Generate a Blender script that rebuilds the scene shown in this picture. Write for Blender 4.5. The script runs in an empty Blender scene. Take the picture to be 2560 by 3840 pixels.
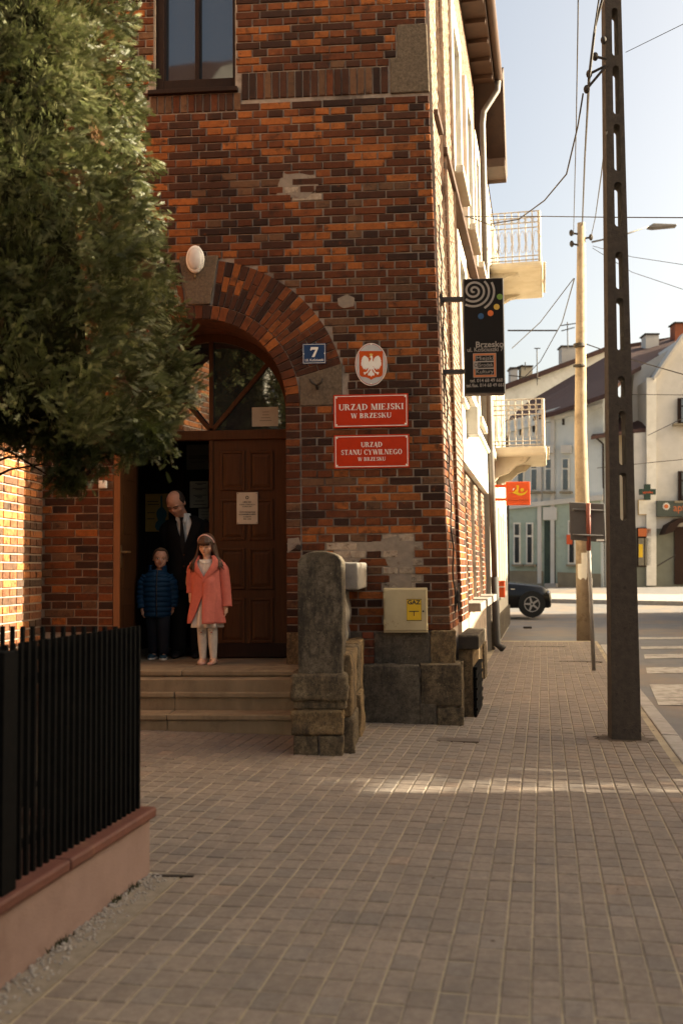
import bpy, bmesh, math, random
import numpy as np
from mathutils import Vector, Matrix, noise as mnoise
rad = math.radians
random.seed(7); rng = np.random.default_rng(7)
SC = bpy.context.scene
COL = SC.collection
# ------------------------------------------------------------------ camera
CAM_H = 1.45; YAW = rad(4.5); ROLL = rad(0.5); FPX = 3733.0
PITCH = math.atan((2136.9 - 1920) / FPX)
CP = Vector((0, 0, CAM_H))
Fv = Vector((-math.sin(YAW) * math.cos(PITCH), math.cos(YAW) * math.cos(PITCH), math.sin(PITCH)))
R0 = Vector((math.cos(YAW), math.sin(YAW), 0)); U0 = R0.cross(Fv)
Rv = R0 * math.cos(ROLL) - U0 * math.sin(ROLL); Uv = U0 * math.cos(ROLL) + R0 * math.sin(ROLL)
cam = bpy.data.cameras.new('Camera'); camo = bpy.data.objects.new('Camera', cam); COL.objects.link(camo)
cam.sensor_fit = 'VERTICAL'; cam.sensor_height = 36.0; cam.sensor_width = 24.0
cam.lens = 36.0 * FPX / 3840.0; cam.clip_start = 0.1; cam.clip_end = 4000
M3 = Matrix((Rv, Uv, -Fv)).transposed()
camo.matrix_world = Matrix.Translation(CP) @ M3.to_4x4()
cam.dof.use_dof = True; cam.dof.focus_distance = 9.75; cam.dof.aperture_fstop = 2.2
SC.camera = camo
# ------------------------------------------------------------------ world, sun, exposure
SUN_AZ = rad(6.5); SUN_EL = rad(23.0)            # direction to the sun: from +x, a little towards +y
w = bpy.data.worlds.new('World'); SC.world = w; w.use_nodes = True
nt = w.node_tree; nt.nodes.clear()
sk = nt.nodes.new('ShaderNodeTexSky'); sk.sky_type = 'NISHITA'; sk.sun_disc = False
sk.sun_elevation = SUN_EL; sk.sun_rotation = rad(90) - SUN_AZ
sk.altitude = 200; sk.air_density = 0.7; sk.dust_density = 8.0; sk.ozone_density = 0.0
bgn = nt.nodes.new('ShaderNodeBackground'); bgn.inputs['Strength'].default_value = 0.085
wo = nt.nodes.new('ShaderNodeOutputWorld')
nt.links.new(sk.outputs[0], bgn.inputs[0]); nt.links.new(bgn.outputs[0], wo.inputs[0])
sl = bpy.data.lights.new('Sun', 'SUN'); sl.energy = 4.5; sl.angle = rad(0.53); sl.color = (1.0, 0.95, 0.86)
so = bpy.data.objects.new('Sun', sl); COL.objects.link(so)
sdir = Vector((math.cos(SUN_AZ) * math.cos(SUN_EL), math.sin(SUN_AZ) * math.cos(SUN_EL), math.sin(SUN_EL)))
so.rotation_euler = (-sdir).to_track_quat('-Z', 'Y').to_euler(); so.location = sdir * 60
vs = SC.view_settings
vs.view_transform = 'Standard'; vs.look = 'None'; vs.gamma = 1.0; vs.use_curve_mapping = False
vs.exposure = 2.36
vs.use_white_balance = True; vs.white_balance_temperature = 7850; vs.white_balance_tint = 4
SC.cycles.use_denoising = True
SC.cycles.max_bounces = 8; SC.cycles.transparent_max_bounces = 12
# ------------------------------------------------------------------ photo rays -> real planes
K = 2560 / 1568.0
def ray(px, py): return Fv + Rv * ((px - 1280) / FPX) - Uv * ((py - 1920) / FPX)
def onY(px, py, Y):
    d = ray(px, py); return CP + d * (Y / d.y)
def onX(px, py, X):
    d = ray(px, py); return CP + d * (X / d.x)
def onZ(px, py, Z=0.0):
    d = ray(px, py); return CP + d * ((Z - CAM_H) / d.z)
def atD(px, py, D): return CP + ray(px, py) * D
def dY(px, py, Y): return onY(px * K, py * K, Y)
def dZ(px, py, Z=0.0): return onZ(px * K, py * K, Z)
def dD(px, py, D): return atD(px * K, py * K, D)
def sm(a, b, x):
    t = min(1, max(0, (x - a) / (b - a))); return t * t * (3 - 2 * t)
def gz(x, y):
    return -0.03 * min(3, max(-3, x)) * sm(5, 8.5, y) * (1 - sm(13, 20, y)) + 0.67 * sm(31, 46, y)
def gnd(px, py):                       # src pixel -> sidewalk surface
    z = 0.0
    for _ in range(6):
        p = onZ(px, py, z); z = gz(p.x, p.y)
    return onZ(px, py, z)
def dG(px, py): return gnd(px * K, py * K)
YW = 9.73                              # main wall plane
TH = rad(6.9); SU = Vector((math.sin(TH), math.cos(TH), 0)); SN = Vector((math.cos(TH), -math.sin(TH), 0))   # street direction / facade normal
# ------------------------------------------------------------------ object helpers
def tag(o, label=None, cat=None, group=None, kind=None):
    if label: o['label'] = label
    if cat: o['category'] = cat
    if group: o['group'] = group
    if kind: o['kind'] = kind
    return o
def empty(name, loc=(0, 0, 0), label=None, cat=None, group=None, kind=None, parent=None):
    o = bpy.data.objects.new(name, None); COL.objects.link(o); o.location = loc; o.empty_display_size = 0.1
    if parent: setpar(o, parent)
    return tag(o, label, cat, group, kind)
def wmat(o):
    m = Matrix.LocRotScale(o.location, o.rotation_euler, o.scale)
    return wmat(o.parent) @ o.matrix_parent_inverse @ m if o.parent else m
def setpar(o, p):
    o.parent = p; o.matrix_parent_inverse = wmat(p).inverted()
def link_mesh(name, me, mat=None, parent=None):
    o = bpy.data.objects.new(name, me); COL.objects.link(o)
    if mat is not None:
        for m in (mat if isinstance(mat, (list, tuple)) else [mat]): me.materials.append(m)
    if parent: setpar(o, parent)
    return o
class MB:
    def __init__(s): s.v = []; s.f = []
    def add(s, vs, fs):
        n = len(s.v); s.v += [tuple(q) for q in vs]; s.f += [tuple(i + n for i in q) for q in fs]; return s
    def box(s, x0, x1, y0, y1, z0, z1):
        return s.add([(x0,y0,z0),(x1,y0,z0),(x1,y1,z0),(x0,y1,z0),(x0,y0,z1),(x1,y0,z1),(x1,y1,z1),(x0,y1,z1)],
                     [(0,3,2,1),(4,5,6,7),(0,1,5,4),(1,2,6,5),(2,3,7,6),(3,0,4,7)])
    def obox(s, o, ux, uy, uz, a, b, c):       # oriented box from corner o along unit axes
        o = Vector(o); ux, uy, uz = Vector(ux) * a, Vector(uy) * b, Vector(uz) * c
        P = [o, o+ux, o+ux+uy, o+uy]; P += [q + uz for q in P]
        fs = [(0,3,2,1),(4,5,6,7),(0,1,5,4),(1,2,6,5),(2,3,7,6),(3,0,4,7)]
        if ux.cross(uy).dot(uz) < 0: fs = [q[::-1] for q in fs]
        return s.add(P, fs)
    def prism(s, pts, ext):                    # polygon (3d points, in order) extruded by a vector
        n = len(pts); e = Vector(ext); P = [Vector(q) for q in pts]
        nn = Vector((0, 0, 0))
        for i in range(n): nn += P[i].cross(P[(i + 1) % n])
        fl = nn.dot(e) > 0
        a = list(range(n)); b = [i + n for i in a]
        fs = [tuple(a[::-1]) if fl else tuple(a), tuple(b) if fl else tuple(b[::-1])]
        for i in range(n):
            j = (i + 1) % n; q = (i, j, j + n, i + n); fs.append(q if fl else q[::-1])
        return s.add(P + [q + e for q in P], fs)
    def tube(s, pts, r, n=8, cap=True, rx=None):
        P = [Vector(q) for q in pts]; m = len(P); rs = r if isinstance(r, (list, tuple)) else [r] * m
        base = len(s.v); prev = None
        for i in range(m):
            t = (P[min(i + 1, m - 1)] - P[max(i - 1, 0)])
            t = t.normalized() if t.length > 1e-9 else Vector((0, 0, 1))
            if prev is None:
                a = Vector((1, 0, 0)) if abs(t.x) < 0.8 else Vector((0, 1, 0)); prev = (a - t * a.dot(t)).normalized()
            else: prev = (prev - t * prev.dot(t)).normalized()
            b = t.cross(prev)
            for k in range(n):
                an = 2 * math.pi * k / n
                s.v.append(tuple(P[i] + prev * math.cos(an) * rs[i] + b * math.sin(an) * rs[i]))
        for i in range(m - 1):
            for k in range(n):
                a = base + i * n + k; b_ = base + i * n + (k + 1) % n
                s.f.append((a, b_, b_ + n, a + n))
        if cap:
            s.f.append(tuple(base + k for k in range(n))[::-1]); s.f.append(tuple(base + (m - 1) * n + k for k in range(n)))
        return s
    def rings(s, rings, cap0=True, cap1=True):
        base = len(s.v); n = len(rings[0])
        for r in rings: s.v += [tuple(q) for q in r]
        for i in range(len(rings) - 1):
            for k in range(n):
                a = base + i * n + k; b = base + i * n + (k + 1) % n; s.f.append((a, b, b + n, a + n))
        if cap0: s.f.append(tuple(base + k for k in range(n))[::-1])
        if cap1: s.f.append(tuple(base + (len(rings) - 1) * n + k for k in range(n)))
        return s
    def ell(s, c, r, n=12, m=8):
        c = Vector(c); R = []
        for i in range(m + 1):
            ph = math.pi * (0.001 + 0.998 * i / m) - math.pi / 2
            R.append([(c.x + r[0]*math.cos(ph)*math.cos(2*math.pi*k/n), c.y + r[1]*math.cos(ph)*math.sin(2*math.pi*k/n), c.z + r[2]*math.sin(ph)) for k in range(n)])
        return s.rings(R)
    def mesh(s, name):
        me = bpy.data.meshes.new(name); me.from_pydata(s.v, [], s.f); me.update(); return me
    def build(s, name, mat=None, parent=None, smooth=False, bevel=0, label=None, seg=2):
        me = s.mesh(name)
        if smooth:
            for p in me.polygons: p.use_smooth = True
        o = link_mesh(name, me, mat, parent)
        if bevel:
            m = o.modifiers.new('b', 'BEVEL'); m.width = bevel; m.segments = seg; m.limit_method = 'ANGLE'
        if label: o['label'] = label
        return o
def ccopy(o, parent=None, off=None):
    c = o.copy(); COL.objects.link(c)
    if parent: c.parent = parent
    for ch in list(o.children):
        ccopy(ch, c)
    return c
# ------------------------------------------------------------------ materials
def L(nt, a, b): nt.links.new(a, b)
def newmat(name):
    m = bpy.data.materials.new(name); m.use_nodes = True
    return m, m.node_tree, m.node_tree.nodes['Principled BSDF']
def nnoise(nt, scale, detail=4, rough=0.6, vec=None, stretch=None):
    n = nt.nodes.new('ShaderNodeTexNoise'); n.inputs['Scale'].default_value = scale; n.inputs['Detail'].default_value = detail; n.inputs['Roughness'].default_value = rough
    if vec is None:
        g = nt.nodes.new('ShaderNodeNewGeometry'); vec = g.outputs['Position']
    if stretch:
        mp = nt.nodes.new('ShaderNodeMapping'); mp.inputs['Scale'].default_value = stretch; L(nt, vec, mp.inputs[0]); vec = mp.outputs[0]
    L(nt, vec, n.inputs['Vector']); return n.outputs[0]
def nramp(nt, fac, a, b, c0=(0,0,0,1), c1=(1,1,1,1)):
    r = nt.nodes.new('ShaderNodeValToRGB'); r.color_ramp.elements[0].position = a; r.color_ramp.elements[1].position = b
    r.color_ramp.elements[0].color = c0; r.color_ramp.elements[1].color = c1; L(nt, fac, r.inputs[0]); return r.outputs[0]
def nmix(nt, fac, a, b, mode='MIX'):
    m = nt.nodes.new('ShaderNodeMix'); m.data_type = 'RGBA'; m.blend_type = mode
    for sock, val in ((m.inputs[0], fac), (m.inputs[6], a), (m.inputs[7], b)):
        if hasattr(val, 'links') or hasattr(val, 'is_linked'): L(nt, val, sock)
        else: sock.default_value = val if isinstance(val, float) else (tuple(val) + (1,) if len(val) == 3 else val)
    return m.outputs[2]
def nbump(nt, bs, h, strength=0.5, dist=0.01):
    b = nt.nodes.new('ShaderNodeBump'); b.inputs['Strength'].default_value = strength; b.inputs['Distance'].default_value = dist
    L(nt, h, b.inputs['Height']); L(nt, b.outputs[0], bs.inputs['Normal'])
def pm(name, c1, c2=None, scale=8, rough=0.8, bump=0.3, bscale=60, metal=0.0, stain=None, sscale=1.5, srange=(0.5, 0.72), spec=0.3, stretch=None, bdist=0.004, rr=0.0):
    m, nt, bs = newmat(name)
    c2 = c2 or tuple(min(1, c * 0.75) for c in c1)
    f = nramp(nt, nnoise(nt, scale, 5, 0.65, stretch=stretch), 0.3, 0.7)
    col = nmix(nt, f, c1, c2)
    if stain:
        s = nramp(nt, nnoise(nt, sscale, 6, 0.7), *srange); col = nmix(nt, s, col, stain)
    L(nt, col, bs.inputs['Base Color']); bs.inputs['Roughness'].default_value = rough; bs.inputs['Metallic'].default_value = metal
    bs.inputs['Specular IOR Level'].default_value = spec
    if rr:
        mr = nt.nodes.new('ShaderNodeMapRange'); L(nt, nnoise(nt, scale * 2, 4), mr.inputs[0]); mr.inputs[3].default_value = rough - rr; mr.inputs[4].default_value = rough + rr; L(nt, mr.outputs[0], bs.inputs['Roughness'])
    if bump: nbump(nt, bs, nnoise(nt, bscale, 6, 0.65), bump, bdist)
    return m
def piece_mat(name, objcol, rough=0.85, soot=(0.03, 0.02, 0.016), sootamt=(0.5, 0.75), speck=0.5, bscale=90, bump=0.6, sscale=9.0, mott=(0.3, 0.75, (0.55, 0.5, 0.5)), warm=None):
    """colour of a single brick / paver: from Object Info colour (single pieces) or the attribute 'bc' (joined ones), plus mottling"""
    m, nt, bs = newmat(name)
    if objcol: n = nt.nodes.new('ShaderNodeObjectInfo'); base = n.outputs['Color']
    else: n = nt.nodes.new('ShaderNodeAttribute'); n.attribute_name = 'bc'; base = n.outputs['Color']
    v = nmix(nt, nramp(nt, nnoise(nt, 24, 6, 0.75), mott[0], mott[1]), base, mott[2], 'MULTIPLY')
    if warm: v = nmix(nt, nramp(nt, nnoise(nt, 15, 5, 0.7), 0.60, 0.70), v, warm)
    s = nramp(nt, nnoise(nt, sscale, 6, 0.72), *sootamt); v = nmix(nt, s, v, soot)
    sp = nramp(nt, nnoise(nt, 160, 2, 0.5), 0.66, 0.74); v2 = nmix(nt, sp, v, soot)
    v = nmix(nt, float(speck), v, v2)
    L(nt, v, bs.inputs['Base Color']); bs.inputs['Roughness'].default_value = rough; bs.inputs['Specular IOR Level'].default_value = 0.25
    nbump(nt, bs, nnoise(nt, bscale, 6, 0.7), bump, 0.004)
    return m
def flat(name, c, rough=0.5, metal=0.0, spec=0.4, emit=None):
    m, nt, bs = newmat(name); bs.inputs['Roughness'].default_value = rough; bs.inputs['Metallic'].default_value = metal; bs.inputs['Specular IOR Level'].default_value = spec
    f = nramp(nt, nnoise(nt, 14, 4, 0.6), 0.3, 0.75)
    L(nt, nmix(nt, f, c, tuple(q * 0.86 for q in c)), bs.inputs['Base Color'])
    return m
def glassm(name, tint=(0.02, 0.022, 0.025), rough=0.03):
    m, nt, bs = newmat(name)
    bs.inputs['Base Color'].default_value = tint + (1,); bs.inputs['Roughness'].default_value = rough; bs.inputs['IOR'].default_value = 2.1; bs.inputs['Specular IOR Level'].default_value = 0.5
    nbump(nt, bs, nnoise(nt, 1.6, 2, 0.5), 0.12, 0.01)
    return m
M = {}
BK = dict(soot=(0.014, 0.008, 0.006), sootamt=(0.53, 0.69), speck=0.6, bump=1.0, bscale=70, sscale=7.5, mott=(0.32, 0.68, (0.56, 0.48, 0.44)), warm=(0.22, 0.062, 0.017))
M['brick_o'] = piece_mat('brick_single', True, **BK); M['brick_a'] = piece_mat('brick_joined', False, **BK)
M['mortar'] = pm('mortar', (0.38, 0.30, 0.24), (0.25, 0.19, 0.15), 12, 0.95, 0.7, 120, stain=(0.10, 0.075, 0.06), sscale=2.2, srange=(0.52, 0.7))
M['paver_o'] = piece_mat('paver_single', True, soot=(0.10, 0.085, 0.075), sootamt=(0.45, 0.9), speck=0.25, bscale=220, bump=0.4, sscale=2.2)
M['paver_a'] = piece_mat('paver_joined', False, soot=(0.10, 0.085, 0.075), sootamt=(0.45, 0.9), speck=0.25, bscale=220, bump=0.4, sscale=2.2)
M['sand'] = pm('joint_sand', (0.36, 0.295, 0.205), (0.24, 0.19, 0.125), 3, 0.95, 0.6, 160, stain=(0.09, 0.075, 0.06), sscale=1.6, srange=(0.5, 0.75))
M['asphalt'] = pm('asphalt', (0.15, 0.142, 0.14), (0.115, 0.108, 0.105), 3, 0.85, 0.6, 220, stain=(0.19, 0.145, 0.11), sscale=0.35, srange=(0.45, 0.62))
M['dirt'] = pm('dirt', (0.13, 0.095, 0.07), (0.07, 0.05, 0.035), 6, 0.95, 0.9, 60, bdist=0.02)
M['kerb'] = pm('kerb_concrete', (0.34, 0.31, 0.28), (0.24, 0.21, 0.18), 6, 0.9, 0.5, 140)
M['roadpaint'] = pm('road_paint', (0.40, 0.36, 0.31), (0.27, 0.235, 0.2), 8, 0.8, 0.3, 150, stain=(0.16, 0.135, 0.11), sscale=4, srange=(0.48, 0.68))
M['granite'] = pm('arch_stone', (0.17, 0.125, 0.085), (0.07, 0.05, 0.034), 38, 0.95, 0.9, 70, stain=(0.05, 0.04, 0.03), sscale=2.5, srange=(0.55, 0.75), bdist=0.006)
def stone2(name, c1, c2, dark, lichen, runoff=0.55, seed=0.0):
    m, nt, bs = newmat(name)
    g = nt.nodes.new('ShaderNodeNewGeometry'); mp = nt.nodes.new('ShaderNodeMapping'); mp.inputs['Location'].default_value = (seed, seed * .7, 0); L(nt, g.outputs['Position'], mp.inputs[0]); v = mp.outputs[0]
    col = nmix(nt, nramp(nt, nnoise(nt, 4, 8, .75, v), .35, .65), c1, c2)
    col = nmix(nt, nramp(nt, nnoise(nt, 22, 6, .75, v), .42, .62), col, tuple(q * .62 for q in c2), 'MIX')
    col = nmix(nt, nramp(nt, nnoise(nt, 5, 9, .8, v, stretch=(1, 1, .35)), runoff - .06, runoff + .07), col, dark)
    col = nmix(nt, nramp(nt, nnoise(nt, 75, 4, .7, v), .60, .66), col, tuple(q * .5 for q in dark))
    col = nmix(nt, nramp(nt, nnoise(nt, 48, 5, .75, v), .63, .67), col, lichen)
    L(nt, col, bs.inputs['Base Color']); bs.inputs['Roughness'].default_value = .97; bs.inputs['Specular IOR Level'].default_value = .12
    h = nmix(nt, .5, nnoise(nt, 30, 9, .8, v), nnoise(nt, 110, 5, .8, v)); nbump(nt, bs, h, 1.0, .02)
    return m
M['stone'] = stone2('plinth_sandstone', (0.23, 0.17, 0.105), (0.115, 0.086, 0.058), (0.045, 0.036, 0.028), (0.28, 0.235, 0.17), .55, 1.0)
M['stone_warm'] = stone2('warm_sandstone', (0.30, 0.20, 0.105), (0.17, 0.115, 0.066), (0.06, 0.045, 0.032), (0.36, 0.29, 0.2), .57, 5.0)
M['stone_grey'] = stone2('cement_render', (0.165, 0.136, 0.102), (0.115, 0.093, 0.07), (0.05, 0.041, 0.032), (0.22, 0.185, 0.145), .56, 9.0)
M['shaft'] = stone2('pillar_stone', (0.19, 0.152, 0.112), (0.125, 0.098, 0.07), (0.045, 0.037, 0.029), (0.26, 0.215, 0.165), .52, 13.0)
M['coping'] = pm('pale_coping', (0.26, 0.23, 0.2), (0.17, 0.145, 0.12), 7, 0.9, 0.5, 80, stain=(0.12, 0.11, 0.1), sscale=3)
M['step'] = pm('step_stone', (0.27, 0.202, 0.13), (0.19, 0.137, 0.085), 7, 0.85, 0.4, 110, stain=(0.10, 0.07, 0.045), sscale=3.0, srange=(0.52, 0.75), stretch=(1, 1, 0.35))
M['wood'] = pm('door_wood', (0.085, 0.035, 0.014), (0.052, 0.021, 0.0085), 6, 0.55, 0.25, 40, stretch=(9, 9, 0.6), spec=0.12)
M['wood_dark'] = pm('frame_wood', (0.025, 0.010, 0.005), (0.014, 0.006, 0.004), 6, 0.6, 0.25, 40, stretch=(7, 7, 0.6), spec=0.15)
M['wood_edge'] = pm('door_edge_wood', (0.22, 0.075, 0.022), (0.15, 0.05, 0.016), 6, 0.4, 0.2, 40, stretch=(9, 9, 0.6), spec=0.4)
M['glass'] = glassm('window_glass')
M['black_metal'] = pm('black_fence_paint', (0.003, 0.0028, 0.0025), (0.006, 0.0055, 0.005), 20, 0.8, 0.15, 80, spec=0.05)
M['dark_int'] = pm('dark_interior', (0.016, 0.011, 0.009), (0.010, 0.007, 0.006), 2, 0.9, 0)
# ================================================================== GROUND
def st(a, b, z=None):
    p = SN * a + SU * b
    return Vector((p.x, p.y, gz(p.x, p.y) if z is None else z))
def ab(p): return Vector((p.x, p.y, 0)).dot(SN), Vector((p.x, p.y, 0)).dot(SU)
def proj(p):
    d = Vector(p) - CP; D = d.dot(Fv); return 1280 + d.dot(Rv) / D * FPX, 1920 - d.dot(Uv) / D * FPX, D
a_kerb = ab(gnd(2500, 2787))[0]
a_col0 = ab(gnd(1980, 3839))[0]
def sheet(name, f, us, vs_, mat, kind='structure'):
    mb = MB(); nu, nv = len(us), len(vs_)
    for v in vs_:
        for u in us: mb.v.append(tuple(f(u, v)))
    for j in range(nv - 1):
        for i in range(nu - 1): a = j * nu + i; mb.f.append((a, a + 1, a + nu + 1, a + nu))
    o = mb.build(name, mat, smooth=True); o['kind'] = kind; return o
lin = lambda a, b, n: [a + (b - a) * i / (n - 1) for i in range(n)]
sheet('ground', lambda x, y: (x, y, -0.6 + 0.6 * sm(40, 70, y)), lin(-900, 900, 13), [-900, -200, -60, 0, 40, 50, 60, 70, 200, 900], M['dirt'])
sheet('road', lambda x, y: (x, y, gz(x, y) - 0.1), lin(-45, 60, 36), lin(-25, 62, 44), M['asphalt'])
pave = sheet('pavement', lambda a, b: st(a, b) - Vector((0, 0, 0.006)), lin(-7, a_kerb, 24), lin(-4, 20.5, 60), M['sand'])
pave['label'] = 'grey brown block paved sidewalk with pale sand joints'
# pavers: columns of long blocks split by a centre joint
PW, PL = 0.205, 0.1405
def paver_mesh(nm, w, l, kink, seed):
    rnd = random.Random(seed); c = 0.006
    def j(): return rnd.uniform(-0.0012, 0.0012)
    out = [(0, 0), (w, 0), (w + kink, l * 0.28), (w + kink, l * 0.72), (w, l), (0, l), (0, l * 0.5)] if kink else [(0, 0), (w, 0), (w, l * 0.5), (w, l), (0, l), (0, l * 0.5)]
    cx, cy = w / 2, l / 2; n = len(out)
    top = []
    for x, y in out:
        dx, dy = (cx - x), (cy - y)
        top.append((x + c * (1 if dx > 0 else -1) + j(), y + (c * (1 if dy > 0 else -1) if abs(dy) > l * 0.3 else 0) + j(), 0.0))
    vs_ = [(x, y, -0.03) for x, y in out] + [(x, y, -0.0045) for x, y in out] + top
    fs = [tuple(2 * n + i for i in range(n))]
    for i in range(n):
        k = (i + 1) % n; fs += [(i, k, k + n, i + n), (i + n, k + n, k + 2 * n, i + 2 * n)]
    return vs_, fs
PV = [paver_mesh('p', PW / 2 - 0.0065, PL - 0.008, kk, s) for s, kk in ((1, 0.0), (2, 0.0), (3, 0.0))]
pave_me = []
for i, (v, f) in enumerate(PV):
    me = bpy.data.meshes.new('paver'); me.from_pydata(v, [], f); me.materials.append(M['paver_o']); pave_me.append(me)
def paver_col():
    g = random.gauss(1, 0.055); t = random.random()
    c = (0.232, 0.187, 0.150) if t < 0.86 else ((0.21, 0.175, 0.146) if t < 0.98 else (0.26, 0.195, 0.148))
    return tuple(q * g for q in c)
DCORNER = dY(1034, 1445, YW)
a_fac = ab(Vector((DCORNER.x, YW, 0)))[0]
FE = dG(345, 2005)                        # far end of the fence wall at the ground
a_fence = ab(FE)[0]
slots = []
c0 = math.floor((-6.5 - a_col0) / PW); c1 = math.floor((a_kerb - a_col0) / PW)
for ci in range(c0, c1):
    a0 = a_col0 + ci * PW; off = (ci % 2) * PL + 0.02 * math.sin(ci)
    for half in (0, 1):
        a = a0 + half * PW / 2 + 0.005 + (0.0015 if half else 0)
        for r in range(-8, 146):
            b = r * PL + off + 1.0 + (0.0 if r % 2 else 0.0055)
            p = st(a + 0.05, b + PL / 2)
            if b > 20.1: continue
            if p.y > YW - 0.1 and a < a_fac: continue
            if p.y < FE.y + 0.02 and a < a_fence + 0.16: continue
            if p.y < 2.2: continue
            px, py, D = proj(p)
            if px < -350 or px > 2900 or py > 4300: continue
            vis = -40 < px < 2600 and py < 3900 and not (px < 560 and py < 3000)
            slots.append((D if vis else D + 100, a, b, half, ci))
slots.sort()
ex = Vector((SN.x, SN.y, 0)); ey = Vector((SU.x, SU.y, 0))
def slot_frame(a, b, half, ci):
    wig = 0.003 * math.sin((b + ci * 0.14) * 2 * math.pi / PL)
    o = st(a + wig, b); ez = (st(a + .1, b + .1) - o)
    z0 = o.z + random.uniform(-0.0015, 0.0015)
    return o, z0
big = MB(); bigc = []
for n, (D, a, b, half, ci) in enumerate(slots):
    o, z0 = slot_frame(a, b, half, ci); col = paver_col(); k = random.randrange(3)
    if n < 300:
        ob = bpy.data.objects.new('paver', pave_me[k]); COL.objects.link(ob)
        s1 = st(a + 0.1, b).z - o.z; s2 = st(a, b + 0.14).z - o.z
        ob.matrix_world = Matrix(((ex.x, ey.x, 0, o.x), (ex.y, ey.y, 0, o.y), (s1 / 0.1, s2 / 0.14, 1, z0), (0, 0, 0, 1)))
        ob.location = (o.x, o.y, z0); ob.rotation_euler = (0, 0, -TH); ob.scale = (1, 1, 1)
        ob.color = col + (1,); ob.parent = pave
    else:
        vs_ = [(o + ex * v[0] + ey * v[1]) for v in PV[k][0]]
        big.add([(q.x, q.y, gz(q.x, q.y) + (z0 - o.z) + v[2]) for q, v in zip(vs_, PV[k][0])], PV[k][1]); bigc += [col] * len(vs_)
def set_bc(me, cols):
    at = me.attributes.new('bc', 'FLOAT_COLOR', 'POINT')
    arr = np.ones((len(cols), 4), dtype=np.float32); arr[:, :3] = np.array(cols, dtype=np.float32); at.data.foreach_set('color', arr.ravel())
pf = big.build('paver_field', M['paver_a'], pave); set_bc(pf.data, bigc); pf['kind'] = 'stuff'
# kerb stones
kerb = empty('kerb', st(a_kerb, 8), kind='structure'); kerb['label'] = 'pale concrete kerb stones along the road edge'
for i in range(-1, 16):
    b = 2.5 + i * 1.0 + 1.0
    mb = MB(); p = [st(a_kerb + .004, b + .004), st(a_kerb + .154, b + .004), st(a_kerb + .154, b + .992), st(a_kerb + .004, b + .992)]
    mb.prism([q - Vector((0, 0, .14)) for q in p], (0, 0, 0.145 + random.uniform(-.004, .004)))
    mb.build('kerb_stone', M['kerb'], kerb, bevel=0.012)
# road markings
def marking(pts, lift=0.004):
    mb = MB(); P = []
    for (x, y) in pts:
        z = 0.0
        for _ in range(6): q = onZ(x, y, z - 0.1); z = gz(q.x, q.y)
        P.append(onZ(x, y, z - 0.1 + lift))
    mb.prism(P, (0, 0, 0.002)); o = mb.build('crossing_stripe', M['roadpaint'], None); return o
cross = empty('crossing_marking', (4, 13, 0), kind='structure')
for q in ([(2433,2567),(2700,2567),(2760,2645),(2467,2645)], [(2420,2503),(2700,2500),(2720,2522),(2424,2526)], [(2412,2454),(2700,2451),(2710,2466),(2416,2470)],
          [(2400,2424),(2700,2422),(2700,2432),(2402,2434)], [(2390,2390),(2560,2389),(2560,2396),(2392,2398)]):
    o = marking(q); setpar(o, cross)
# far kerb strip and far sidewalk
fs = MB()
for i in range(24):
    x0, x1 = -14 + i * 2.0, -12 + i * 2.0
    def yy(x): return 36.5 - 0.28 * (x - 8)
    P = [(x0, yy(x0)), (x1, yy(x1)), (x1, yy(x1) + 16), (x0, yy(x0) + 16)]
    fs.prism([Vector((x, y, gz(x, y) - 0.25)) for x, y in P], (0, 0, 0.3))
far_walk = fs.build('far_pavement', M['kerb']); far_walk['kind'] = 'structure'
# yard inside the fence
yard = MB(); yq = [st(a_fence - 0.16, 2.0), st(a_fence - 0.16, ab(FE)[1] + 0.05), st(a_fence - 5, ab(FE)[1] + 0.05), st(a_fence - 5, 2.0)]
yard.prism([Vector((q.x, q.y, -0.02)) for q in yq], (0, 0, 0.06)); yo = yard.build('yard_soil', M['dirt']); yo['kind'] = 'structure'
# ================================================================== TOWN HALL
def BCOL(lightness=0.0):
    t = random.random() - lightness; g = random.uniform(0.68, 1.02)
    if t < 0.17: c = (0.375, 0.118, 0.031)
    elif t < 0.34: c = (0.225, 0.068, 0.022)
    elif t < 0.58: c = (0.145, 0.042, 0.015)
    elif t < 0.80: c = (0.08, 0.029, 0.0145)
    elif t < 0.955: c = (0.045, 0.019, 0.012)
    else: c = (0.17, 0.085, 0.045)
    return tuple(q * g for q in c)
hall = empty('brick_building', (0, YW, 0), 'dark orange brick town hall with arched doorway and stone plinth', 'building')
CH = 0.0797; BL = 0.315; JT = 0.0125
zref = onY(1300, 1853.6, YW).z; xref = onY(1342, 1870, YW).x
cb = dY(1034, 1445, YW); ct = dY(975, 0, YW)
def xcorner(z): return cb.x + (ct.x - cb.x) * (min(z, 7.3) - cb.z) / (ct.z - cb.z)
DC = dY(457, 931, YW); XC, ZC = DC.x, DC.z; RI = 0.5 * (dY(655, 1000, YW).x - dY(259, 1000, YW).x); RB = RI + 0.142; RO = RI + 0.612
WTOP = 8.6; XL = dY(98, 1200, YW).x
ZL = onY(820, 2514.7, dG(500, 1683).y + 0.54).z           # landing level
def rect_s(x0, y0, x1, y1):
    a = onY(x0, y0, YW); b = onY(x1, y1, YW); return a.x, b.x, b.z, a.z
WINR = rect_s(580, 0, 881, 329); WINR = (WINR[0], WINR[1], WINR[2], WINR[3] + 1.0)
SOLD = rect_s(560, 290, 1462, 350)
Q1 = rect_s(1487, 92, 1700, 213); Q2 = rect_s(1462, 216, 1700, 342)
IMP = rect_s(1123, 1362, 1283, 1519); PLZ = onY(1600, 2368, YW).z
LJ = (2 * XC - IMP[1], 2 * XC - IMP[0], IMP[2], IMP[3])
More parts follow.
